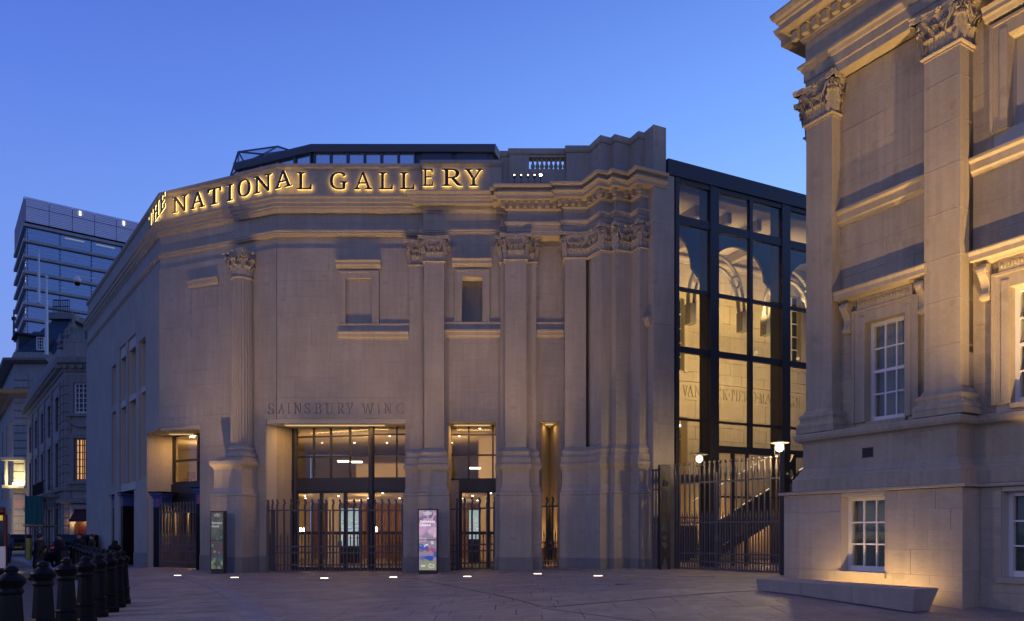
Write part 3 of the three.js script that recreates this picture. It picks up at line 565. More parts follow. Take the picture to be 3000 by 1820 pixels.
// entablature: plain on the left, richer over the pilasters
const brk = SEG.s(703), EA = [C0, C2, SEG.p(brk, 0), SEG.p(brk, 0.13), [C1[0] + 0.03, C1[1] + 0.135], [XB, C1[1] + 0.135]];
part('architrave', sweep([[-0.2, 13.92], [0.03, 13.93], [0.05, 13.98], [0.09, 14.0], [0.09, 14.06], [0.12, 14.08], [0.12, 14.13], [-0.2, 14.14]], EA), M.trim, wing);
part('cornice', sweep([[-0.2, 14.88], [0.02, 14.89], [0.06, 14.95], [0.11, 15.0], [0.11, 15.05], [0.16, 15.08], [0.16, 15.2], [0.22, 15.23], [0.24, 15.36], [0.31, 15.41], [0.31, 15.49], [-0.2, 15.52]], EA), M.trim, wing);
const EB = [[XB, -30.55], [XB, ZB], [px(1474, 29.98), ZB]];
part('architrave', sweep([[-0.2, 13.92], [0.03, 13.93], [0.05, 13.98], [0.09, 14.0], [0.09, 14.06], [0.12, 14.08], [0.12, 14.13], [-0.2, 14.14]], EB), M.trim, wing);
part('cornice', sweep([[-0.2, 14.80], [0.04, 14.80], [0.08, 14.87], [0.16, 14.90], [0.16, 15.05], [0.40, 15.06], [0.40, 15.16], [0.44, 15.18], [0.46, 15.27], [0.52, 15.30], [0.52, 15.37], [0.62, 15.46], [0.62, 15.5], [-0.2, 15.53]], EB), M.trim, wing);
const EC = [[px(1474, 29.98), -30.4], [px(1474, 29.98), -29.98], [px(1486, 29.68), -29.98], [px(1486, 29.68), -29.68], [px(1651, 29.5), -29.68], [px(1651, 29.5), -29.5], [3.06, -29.5], ...STACK];
part('architrave', sweep([[-0.6, 13.66], [0, 13.66], [0, 13.8], [0.025, 13.81], [0.025, 13.97], [0.05, 13.98], [0.06, 14.06], [0.10, 14.10], [0.12, 14.17], [0.02, 14.18], [0.0, 14.19], [-0.6, 14.2]], EC), M.trim, wing);
part('frieze', sweep([[0.0, 14.18], [0.0, 14.64]], EC, false), M.stones[2], wing);
const cor = part('cornice', sweep([[-0.6, 14.63], [0.03, 14.63], [0.06, 14.68], [0.09, 14.70], [0.09, 14.72], [0.08, 14.73], [0.08, 14.94], [0.20, 14.95], [0.22, 14.97], [0.40, 14.975], [0.40, 15.09], [0.43, 15.10], [0.45, 15.14], [0.52, 15.19], [0.40, 15.20], [0.38, 15.34], [0.42, 15.36], [0.54, 15.42], [0.56, 15.50], [-0.6, 15.54]], [...EC, [5.286 + 0.1, -28.557 - 0.047], [5.286 + 0.66, -28.557 - 0.31]].slice(0, -2).concat([[5.286 + 0.55, -28.557 - 0.26]])), M.trim, wing);
dentilsOn(EC, 14.72, 14.94, 0.085, 0.245, 0.14, 0.12, new THREE.BoxGeometry(0.14, 0.21, 0.16), M.trim, wing);
// parapet that carries the letters, coping, pier, balustrade
const PA = [C0, C2, SEG.p(brk, 0), SEG.p(brk, 0.10), [C1[0] + 0.02, C1[1] + 0.105], [XB, C1[1] + 0.105], [XB, -30.1], [px(1470, 30.1), -30.1]];
part('parapet', [sweep([[-0.5, 15.52], [0, 15.52], [0, 16.66], [-0.5, 16.66]], PA)], M.stones[0], wing);
part('coping', sweep([[-0.55, 16.66], [0.03, 16.67], [0.05, 16.71], [0.09, 16.74], [0.09, 16.89], [-0.55, 16.92]], PA), M.trim, wing);
const PC = [[px(1468, 30.2), -30.6], [px(1468, 30.2), -30.2], [px(1492, 30.0), -30.2], [px(1492, 30.0), -30.0], [px(1550, 30), -30.0]], PC2 = [px(1550, 30), px(1658, 30)];
part('parapet', sweep([[-0.4, 15.54], [0, 15.54], [0, 17.10], [-0.4, 17.10]], PC), M.stones[2], wing);
part('parapet', boxG(WORLD, PC2[0], PC2[1] + 0.1, 15.54, 16.44, -30.4, -30.0), M.stones[4], wing);
part('balustrade_rail', [boxG(WORLD, PC2[0], PC2[1] + 0.1, 16.44, 16.52, -30.38, -30.02), boxG(WORLD, PC2[0], PC2[1] + 0.1, 17.0, 17.10, -30.38, -30.02)], M.trim, wing);
part('coping', sweep([[-0.45, 17.10], [0.02, 17.11], [0.05, 17.17], [0.05, 17.33], [-0.45, 17.35]], [...PC, [px(1658, 30) + 0.1, -30.0]]), M.trim, wing);
{
  const bal = new THREE.LatheGeometry([[0.02, 0], [0.085, 0], [0.085, 0.05], [0.05, 0.07], [0.06, 0.10], [0.09, 0.17], [0.088, 0.21], [0.05, 0.30], [0.042, 0.37], [0.06, 0.39], [0.042, 0.41], [0.07, 0.44], [0.085, 0.46], [0.085, 0.48], [0.02, 0.48]].map(([r, y]) => new THREE.Vector2(r, y)), 14), bg = clean(bal);
  for (let k = 0; k < 8; k++) share('baluster', bg, M.trim, wing, WORLD.m(PC2[0] + 0.16 + k * (PC2[1] - PC2[0]) / 8.0, 16.52, -30.2));
}
const inset = (p) => [p[0] - 0.26 * (E2[0] + E1[0] * -1) * 0.5, p[1] - 0.24];
const PD = [[px(1660, 29.75), -30.4], [px(1660, 29.75), -29.75], [px(1729, 29.75), -29.75], ...STACK.map(([x, z]) => [x + 0.02, z - 0.30]), [K4[0], K4[1] - 0.3]];
part('parapet', sweep([[-0.6, 15.54], [0, 15.54], [0, 17.05], [-0.6, 17.05]], PD), M.stones[1], wing);
part('coping', sweep([[-0.6, 17.05], [0.03, 17.06], [0.06, 17.12], [0.06, 17.31], [-0.6, 17.34]], PD), M.trim, wing);
// flank block closing the facade against the glass hall
{
  const sp = FLANK.s(1952), se = FLANK.s(1976);
  part('flank_wall', [...ashlar(FLANK, 0, se, 0, 15.55, [], -0.03, 0, 1.9, 3), ...ashlar(FLANK, 0, sp, 15.55, 17.36, [], -0.03, 0, 0.95, 3)].map((q) => bevelBox(q.f, ...q.r, 0.006)), M.stones[2], wing);
  part('wall', [boxG(FLANK, 0, se - 0.02, -0.3, 15.6, -0.9, -0.03), boxG(FLANK, 0, sp, 15.6, 17.34, -0.9, -0.03), boxG(FLANK, 0.003, se - 0.003, -0.3, 0.62, -0.1, 0.02)], M.stones[4], wing);
  const [bx, bz] = FLANK.p(-0.14, -0.25);
  part('string_course', sweep([[0, 9.62], [0.085, 9.64], [0.10, 9.70], [0.16, 9.74], [0.18, 9.86], [0.23, 9.90], [0.23, 9.97], [0, 10.0]], [FLANK.p(-0.001, -0.7), FLANK.p(-0.001, -0.06)]), M.trim, wing);
}
// navy Egyptian posts flanking the corner opening and the street doors
const egyptPost = (x, z, f, top, w = 0.27) => {
  const y0 = top - 0.72, ff = new Frame(x, z, f.tx, f.tz);
  const p = part('door_post', [boxG(ff, -w, w, -0.1, y0, -0.3, 0.3)], M.black, wing);
  part('post_capital', [sweep([[-0.3, y0], [0, y0], [0.0, y0 + 0.4], [0.05, y0 + 0.52], [0.14, y0 + 0.6], [0.14, y0 + 0.66], [-0.3, y0 + 0.67]], [ff.p(-w, -0.3), ff.p(-w, 0.3), ff.p(w, 0.3), ff.p(w, -0.3)])], M.navy, p);
  part('post_top', boxG(ff, -w - 0.16, w + 0.16, y0 + 0.67, y0 + 0.74, -0.46, 0.46), M.black, p);
  part('post_badge', boxG(ff, -0.05, 0.05, y0 + 0.03, y0 + 0.40, 0.3, 0.315), M.red, p);
};
{ const a = STR.p(STR.len - 2.05, -0.55); egyptPost(a[0], a[1], SEG, 3.55); const b = SEG.p(hSeg[0][1] - 0.25, -0.42); egyptPost(b[0], b[1], SEG, 3.62, 0.16); }
for (const [i, h] of doors.entries()) { const a = STR.p(h[0] + 0.35, -0.28); egyptPost(a[0], a[1], STR, h[3] - 0.05, 0.26); part('street_door', [boxG(STR, h[0] - 0.1, h[1] + 0.1, -0.2, h[3] + 0.1, -0.8, -0.62)], M.frame, wing); part('door_pane', boxG(STR, h[0] + 0.75, h[1] - 0.1, 0.15, h[3] - 0.3, -0.615, -0.60), M.darkglass, wing); }
for (const h of slots) { part('slot_window', boxG(STR, h[0], h[1], h[2], h[3], -0.335, -0.32), M.darkglass, wing); }

// letters: bronze, stood off the parapet, lit from behind
{
  const letter = (c, f, s0, s1, o, y0 = 15.80, h = 0.70) => {
    const sh = letterShapes(c, s1 - s0, h), ex = (d) => { const g = new THREE.ExtrudeGeometry(sh, { depth: d, bevelEnabled: false }); return g; };
    const g = ex(0.05); g.translate(s0, y0, o + 0.10); const l = part('sign_letter', g.applyMatrix4(f.m()), M.bronze, wing);
    const b = ex(0.012); b.translate(s0, y0, o + 0.085); part('letter_glow_lamp', b.applyMatrix4(f.m()), M.letterGlow, l);
  };
  M.letterGlow = glow(1, 0.64, 0.18, 6.5);
  for (const [c, a, b] of [['N', 506, 550], ['A', 560, 601], ['T', 609, 649], ['I', 666, 683]]) letter(c, SEG, SEG.s(a, 0.1), SEG.s(b, 0.1), 0);
  for (const [c, a, b] of [['O', 698, 735], ['N', 745, 797], ['A', 806, 856]]) letter(c, SEG, SEG.s(a, 0.2), SEG.s(b, 0.2), 0.10);
  for (const [c, a, b] of [['L', 870, 914], ['G', 967, 1018], ['A', 1038, 1090], ['L', 1110, 1152], ['L', 1172, 1215]]) letter(c, FA, FA.s(a, 0.2), FA.s(b, 0.2), 0.105);
  const FE = new Frame(XB, -30.1, 1, 0);
  for (const [c, a, b] of [['E', 1238, 1270], ['R', 1295, 1355], ['Y', 1361, 1414]]) letter(c, FE, FE.s(a, 0.1), FE.s(b, 0.1), 0);
  const e = STR.len; for (const [c, a, b] of [['T', 435, 448], ['H', 451, 466], ['E', 471, 484]]) letter(c, STR, STR.s(a, 0.1), STR.s(b, 0.1), 0);
}
// ---------------------------------------------------------------- glazing and rooms behind the entrance openings
// a window wall along a frame: mullions, transoms and single panes
function windowWall(parent, f, ss, ys, o, tm = 0.07, opts = {}) {
  const g = part(opts.name ?? 'window', [...ss.map((s) => boxG(f, s - tm / 2, s + tm / 2, ys[0], ys[ys.length - 1], o - 0.12, o)), ...ys.map((y) => boxG(f, ss[0] + tm / 2, ss[ss.length - 1] - tm / 2, y - tm / 2, y + tm / 2, o - 0.11, o - 0.01))], opts.mat ?? M.frame, parent);
  for (let i = 0; i < ss.length - 1; i++) for (let j = 0; j < ys.length - 1; j++) part('pane', boxG(f, ss[i] + tm / 2, ss[i + 1] - tm / 2, ys[j] + tm / 2, ys[j + 1] - tm / 2, o - 0.062, o - 0.058), opts.glass ?? M.glass, g);
  return g;
}
{
  // entrance: splayed glazing on the left, straight on the right
  const a = [px(815, 32.35), -32.35], b = [px(1088, 31.5), -31.5], f1 = frameTo(a, b), f2 = new Frame(b[0], b[1], 1, 0), L = f1.len, e2 = FA.s(1188) - (b[0] - C1[0]) + 0.5;
  const u2s = (u) => f1.s(u);
  const u1 = [0.04, u2s(868), u2s(918), u2s(968), u2s(1024), L - 0.08];
  windowWall(wing, f1, u1, [3.98, 4.95, 5.82, HEAD + 0.25], 0);
  windowWall(wing, f2, [0.06, f2.s(1162), e2], [3.98, 5.0, 5.86, HEAD + 0.25], 0);
  part('spandrel', [boxG(f1, 0, L - 0.001, 3.42, 3.94, -0.18, 0.05), boxG(f2, 0, e2, 3.42, 3.94, -0.18, 0.05)], M.frame, wing);
  windowWall(wing, f1, [0.05, u2s(868) - 0.03, u2s(940), u2s(1010), L - 0.07], [0.06, 1.62, 3.42], -0.02, 0.13, { name: 'glass_door' });
  windowWall(wing, f2, [0.05, e2 * 0.99], [0.06, 1.62, 3.42], -0.02, 0.13, { name: 'glass_door' });
  part('column_tube', barG([...f1.p(u2s(868) - 0.06, -0.02)].toSpliced(1, 0, 0), [...f1.p(u2s(868) - 0.06, -0.02)].toSpliced(1, 0, HEAD + 0.3), 0.13, 14), M.frame, wing); part('column_tube', barG([b[0], 0, b[1] - 0.02], [b[0], HEAD + 0.3, b[1] - 0.02], 0.13, 14), M.frame, wing);
  // soffit lamps added to brighten the reveals; an unseen floor lamp lights the slot
  const soffit = (x, y, z, w, cd) => { part('added_soffit_lamp', boxG(WORLD, x - w / 2, x + w / 2, y, y + 0.02, z - 0.12, z + 0.12), M.lampDim, wing); areaLamp(x, y - 0.02, z, w, 0.24, cd, WARM, x, 0, z); };
  soffit(-7.5, HEAD - 0.024, -31.1, 4.2, 24);
  soffit(px(1383, 31), HEAD - 0.024, -31.05, 1.5, 30); soffit(-15.6, 6.275, -34.75, 1.2, 60);
  { const x = px(1609, 31.0), z = -30.95; const g = new THREE.CylinderGeometry(0.07, 0.07, 0.03, 14); g.translate(x, gnd(x, z) + 0.02, z + 0.25); part('unseen_niche_lamp', g, M.lampDim, wing); areaLamp(x, gnd(x, z) + 0.05, z + 0.2, 0.6, 0.5, 40, WARM, x, 6, z - 0.3); spot([x, gnd(x, z) + 0.08, z + 0.3], [x, 4.6, z - 0.55], 70, 0.42, 1, WARM, 4); soffit(x, 6.195, z - 0.05, 0.34, 14); }
  // second opening
  const f3 = new Frame(px(1305, 31.6), -31.6, 1, 0), q = (u) => f3.s(u);
  windowWall(wing, f3, [q(1312), q(1373), q(1444), q(1470)], [3.94, 4.98, 5.86, HEAD + 0.2], 0);
  part('spandrel', boxG(f3, q(1346), q(1470), 3.42, 3.90, -0.18, 0.05), M.frame, wing);
  part('reveal', boxG(f3, q(1300), q(1346), 0, 3.90, -0.5, -0.02), M.clean[0], wing);
  windowWall(wing, f3, [q(1349), q(1431), q(1470)], [0.06, 1.62, 3.42], -0.02, 0.13, { name: 'glass_door' });
  // corner opening on the left: cafe window above, dark panel and glass door below
  const g0 = JI, g1 = [-12.95, -33.35], f4 = frameTo(g0, g1), r = (u) => f4.s(u);
  windowWall(wing, f4, [0.08, r(578), f4.len], [4.02, 5.08, 6.30], 0, 0.1);
  part('spandrel', [boxG(f4, 0, f4.len, 3.46, 3.97, -0.2, 0.05), boxG(f4, -0.2, f4.len, 2.72, 3.44, -0.2, 0.02)], M.frame, wing);
  windowWall(wing, f4, [0.02, r(545), f4.len], [0.05, 2.7], -0.02, 0.12, { name: 'glass_door' });

  // foyer: floors, ceilings, walls
  const room = part('foyer_shell', [
    boxG(WORLD, -12.7, 3.2, -0.25, -0.005, -46, -30.9), boxG(WORLD, -12.7, 3.2, 3.5, 3.9, -46, -32.9), boxG(WORLD, -12.7, 3.2, HEAD + 0.30, HEAD + 0.6, -46, -32.6), boxG(WORLD, -9.6, 3.2, HEAD + 0.31, HEAD + 0.59, -32.6, -31.3), prismG([[-9.59, -31.3], [-11.2, -31.75], [-12.7, -32.35], [-12.7, -32.61], [-9.59, -32.61]], HEAD + 0.32, HEAD + 0.58),
  ], M.plaster, wing);
  part('foyer_floor', boxG(WORLD, -12.6, 3.0, -0.004, 0.002, -45.8, -30.75), M.floor, wing);
  part('foyer_wall', [boxG(WORLD, -12.6, 3.2, 0.01, 3.49, -46.3, -46), boxG(WORLD, 3.0, 3.2, 0.01, 6.4, -45.9, -31.0)], M.wood, wing);
  part('foyer_wall', [boxG(WORLD, -12.6, 3.2, 3.91, 6.48, -46.3, -46), boxG(WORLD, -8.5, -3.5, 3.91, 5.4, -40.2, -40), boxG(WORLD, -12.75, -12.6, 0.01, 6.48, -45.9, -32.3)], M.plaster, wing);
  part('foyer_column', [-9.2, -4.6, 0.4].map((x) => { const c = new THREE.CylinderGeometry(0.32, 0.32, 3.48, 20); c.translate(x, 1.745, -38); return c; }), M.plaster, wing);
  part('reception_desk', [boxG(WORLD, -7.2, -3.4, 0.01, 1.05, -42.8, -42), boxG(WORLD, -7.3, -3.3, 1.05, 1.1, -42.9, -41.9)], M.wood, wing);
  part('foyer_bench', [boxG(WORLD, -2.4, 0.2, 0.35, 0.48, -41, -40.3), boxG(WORLD, -2.3, -2.2, 0.01, 0.35, -40.9, -40.4), boxG(WORLD, 0.0, 0.1, 0.01, 0.35, -40.9, -40.4), boxG(WORLD, -2.4, 0.2, 0.48, 0.95, -41.1, -41)], M.red, wing);
  // downlights
  const disc = new THREE.CylinderGeometry(0.038, 0.038, 0.012, 12), dg = clean(disc);
  for (let i = 0; i < 7; i++) for (let j = 0; j < 4; j++) share('downlight', dg, M.lampHot, wing, WORLD.m(-11.2 + i * 1.7 + (j % 2) * 0.7, 3.49, -34.6 - j * 2.6));
  for (let i = 0; i < 8; i++) for (let j = 0; j < 3; j++) share('downlight', dg, M.lampHot, wing, WORLD.m(-12 + i * 1.75 + (j % 2) * 0.6, HEAD + 0.292, -34.2 - j * 2.7));
  // lights of the rooms
  for (const x of [-11, -7.2, -3.0, 0.6]) bulb([x, 2.9, -36.5], 5.5, WARM, 3);
  for (const x of [-9, -3.5]) bulb([x, 2.7, -42.5], 9, WARM, 3);
  for (const x of [-11.5, -7.5, -3.2, 0.8]) bulb([x, 5.2, -37], 6.5, WARM, 3);
  // linear pendants on the upper floor, wall lamps and the display boards in the foyer
  for (const [u, v, d, w] of [[1010, 1352, 36, 0.33], [1046, 1354, 36, 0.3], [1392, 1372, 36, 0.33]]) part('pendant_lamp', boxG(WORLD, px(u, d) - w, px(u, d) + w * 0.8, py(v, d) - 0.035, py(v, d) + 0.035, -d - 0.06, -d + 0.06), M.lampWhite, wing);
  for (const [u, v] of [[881, 1556], [892, 1556], [1102, 1554]]) part('wall_lamp', (() => { const g = new THREE.CapsuleGeometry(0.055, 0.22, 4, 10); g.translate(px(u, 37), py(v, 37), -37); return g; })(), M.lampHot, wing);
  const board = (u0, u1, v0, v1, d, s) => {
    const c = document.createElement('canvas'); c.width = 256; c.height = 256; const x = c.getContext('2d');
    x.fillStyle = '#b9cbd0'; x.fillRect(0, 0, 256, 256); seed = s; for (let k = 0; k < 34; k++) { x.fillStyle = ['#ffffff', '#eaf6ff', '#4fa0e8', '#ff6fae', '#ffe28a'][Math.floor(rnd() * 5)]; x.fillRect(rr(0, 90) + (k % 2) * 120, 60 + Math.floor(k / 2) * 9, rr(20, 80), 5); }
    const t = new THREE.CanvasTexture(c); t.colorSpace = THREE.SRGBColorSpace; t.magFilter = THREE.LinearFilter;
    const m = new THREE.MeshStandardMaterial({ color: lin(0.02, 0.02, 0.02), emissive: lin(1, 1, 1), emissiveMap: t, emissiveIntensity: 0.75 });
    const X0 = px(u0, d), X1 = px(u1, d), Y0 = py(v1, d), Y1 = py(v0, d), g = new THREE.BoxGeometry(X1 - X0, Y1 - Y0, 0.04); g.translate((X0 + X1) / 2, (Y0 + Y1) / 2, -d);
    const me = new THREE.Mesh(g, m); me.name = numbered('display_screen'); me.castShadow = me.receiveShadow = true; wing.add(me);
    part('screen_frame', [boxG(WORLD, X0 - 0.04, X1 + 0.04, 0.0, Y1 + 0.04, -d - 0.12, -d - 0.03)], M.frame, me);
  };
  board(990, 1050, 1490, 1602, 39, 5); board(1374, 1402, 1495, 1580, 39, 6);
  const CAFE = [[-13.1, -34.6], [-15.2, -36.4], [-16.6, -36.3], [-17.6, -36.6], [-21.4, -42], [-13.1, -42]];
  // cafe behind the corner window: floor, back wall, stools and shaded lamps
  part('cafe_shell', [prismG(CAFE, 3.6, 3.9), prismG(CAFE, 6.34, 6.9), boxG(WORLD, -21, -13, 3.9, 6.4, -42.2, -42), boxG(WORLD, -13.2, -13.0, 3.9, 6.4, -42, -34.2)], M.plaster, wing);
  part('cafe_shell', [prismG(CAFE, -0.2, 0.0), boxG(WORLD, -20.6, -13, 0, 3.58, -41.4, -41.2)], M.wood, wing);
  bulb([-16.2, 5.6, -38.5], 8, WARM, 3); part('slat_screen', [boxG(f4, -0.3, f4.len, 0.01, 3.5, -1.75, -1.65), ...Array.from({ length: 16 }, (_, i) => boxG(f4, -0.3 + i * 0.25, -0.18 + i * 0.25, 0.02, 3.49, -1.65, -1.61))], S([0.55, 0.42, 0.22]), wing); { const [lx, lz] = f4.p(1.6, -0.75); bulb([lx, 2.5, lz], 16, WARM, 3); }
  for (const [x, z] of [[-17.9, -37.4], [-16.6, -37.8], [-15.4, -37.2]]) {
    part('cafe_chair', [boxG(WORLD, x - 0.24, x + 0.24, 4.35, 4.40, z - 0.22, z + 0.22), boxG(WORLD, x - 0.24, x + 0.24, 4.45, 4.78, z - 0.24, z - 0.2), ...[-0.2, 0.2].flatMap((a) => [-0.18, 0.18].map((b) => barG([x + a, 3.91, z + b], [x + a * 0.9, 4.36, z + b * 0.9], 0.015, 6)))], M.olds[0], wing);
    const l = new THREE.SphereGeometry(0.09, 12, 8); l.translate(x + 0.4, 4.62, z - 0.5); part('table_lamp', l, M.lampWarm, wing);
  }
}
// ---------------------------------------------------------------- dark metal clerestory and glass lantern on the roof
const roof = thing('roof_clerestory', 'dark metal rooftop clerestory with a strip of windows above the lit letters', 'rooftop pavilion', [0, 0, 0]);
{
  const D = 33.5, f = new Frame(px(915, D), -D, 1, 0), a = [px(690, 35.2), -35.2], fl = frameTo(a, [px(915, D), -D]), top = py(427, D), xe = f.s(1444);
  const right = frameTo(f.p(xe), [px(1482, 35.5), -35.5]);
  part('roof_body', [boxG(f, 0, xe, 15.6, top - 0.28, -3, -0.1), boxG(fl, 0, fl.len, 15.6, top - 0.28, -3, -0.1), boxG(right, 0, right.len, 15.6, top - 0.28, -3, -0.1)], M.metal, roof);
  part('roof_fascia', sweep([[-2.5, top - 0.32], [0.1, top - 0.32], [0.16, top - 0.1], [0.16, top], [-2.5, top + 0.05]], [a, f.p(0), f.p(xe), right.p(right.len)]), M.metal, roof);
  const y0 = py(476, D) - 0.06, y1 = py(440, D) + 0.02;
  const win = (fr, s0, s1) => { const w = part('window', [boxG(fr, s0 - 0.06, s0, y0 - 0.02, y1 + 0.06, -0.1, 0.03), boxG(fr, s1, s1 + 0.06, y0 - 0.02, y1 + 0.06, -0.1, 0.03), boxG(fr, s0 + 0.001, s1 - 0.001, y1, y1 + 0.059, -0.1, 0.028), boxG(fr, s0 + 0.001, s1 - 0.001, y0 - 0.06, y0, -0.1, 0.028)], M.metal, roof); part('pane', boxG(fr, s0 + 0.002, s1 - 0.002, y0, y1, -0.09, -0.06), M.skyPane, w); };
  M.skyPane = S([0.55, 0.57, 0.56], { roughness: 0.16, metalness: 0.9 });
  for (const [u0, u1] of [[924, 966], [973, 1015], [1023, 1065], [1072, 1114], [1122, 1164], [1171, 1212]]) win(f, f.s(u0), f.s(u1));
  for (const [u0, u1] of [[717, 762], [768, 810], [817, 860], [866, 908]]) win(fl, fl.s(u0), fl.s(u1));
  for (const [u0, u1] of [[1236, 1322], [1336, 1428]]) part('panel', [boxG(f, f.s(u0), f.s(u1), y0 - 0.4, y1 + 0.03, -0.1, -0.03)], M.metal, roof);
  part('plinth_strip', boxG(f, 0, xe, y0 - 0.3, y0 - 0.07, -0.1, 0.06), M.metal, roof);
  // glass lantern behind, its frame of thin bars with sloping panes
  const P = (u, v, d) => [px(u, d), py(v, d), -d], N = { a: P(674, 520, 37.5), b: P(698, 445, 37.5), c: P(813, 429, 39), d: P(850, 441, 38.5), e: P(698, 520, 37.5), f: P(716, 478, 36.6), g: P(772, 452, 36.6), h: P(775, 472, 38) };
  const lan = part('lantern_frame', [['a', 'b'], ['b', 'c'], ['c', 'd'], ['b', 'e'], ['b', 'g'], ['g', 'c'], ['f', 'b'], ['f', 'g'], ['g', 'd'], ['a', 'f']].map(([p, q]) => barG(N[p], N[q], 0.045, 6)), M.metal, roof);
  const tri = (...k) => { const A = k.map((q) => V3(...N[q])), n = A[1].clone().sub(A[0]).cross(A[2].clone().sub(A[0])).normalize().multiplyScalar(0.01); const pts = [...A, ...A.map((p) => p.clone().add(n))].map((p) => p.toArray()); const m = A.length, I = []; for (let i = 1; i < m - 1; i++) I.push(0, i, i + 1, m, m + i + 1, m + i); return flat(pts, I); };
  for (const k of [['a', 'b', 'f'], ['b', 'c', 'g'], ['c', 'd', 'g'], ['b', 'g', 'f']]) part('lantern_pane', tri(...k), M.tint, lan);
}
// small dome camera on a bracket at the far end of the street front
{
  const f = STR, s = STR.s(292), y = STR.y(835, s, 0.6), [x, z] = f.p(s, 1.2), t = thing('dome_camera', 'small white dome camera on a bracket at the upper far end of the gallery wing', 'security camera', [x, y, z]);
  const b = f.p(s, 0.1); part('bracket', barG([b[0] - x, 0.45, b[1] - z], [0, 0.4, 0], 0.035, 8), M.white, t);
  part('housing', latheG([[0, 0.42], [0.12, 0.4], [0.2, 0.2], [0.22, 0.02], [0, 0]], 0, 0, 16), M.white, t);
  const dm = new THREE.SphereGeometry(0.17, 14, 8); dm.translate(0, -0.02, 0); part('dome', dm, M.black, t);
}
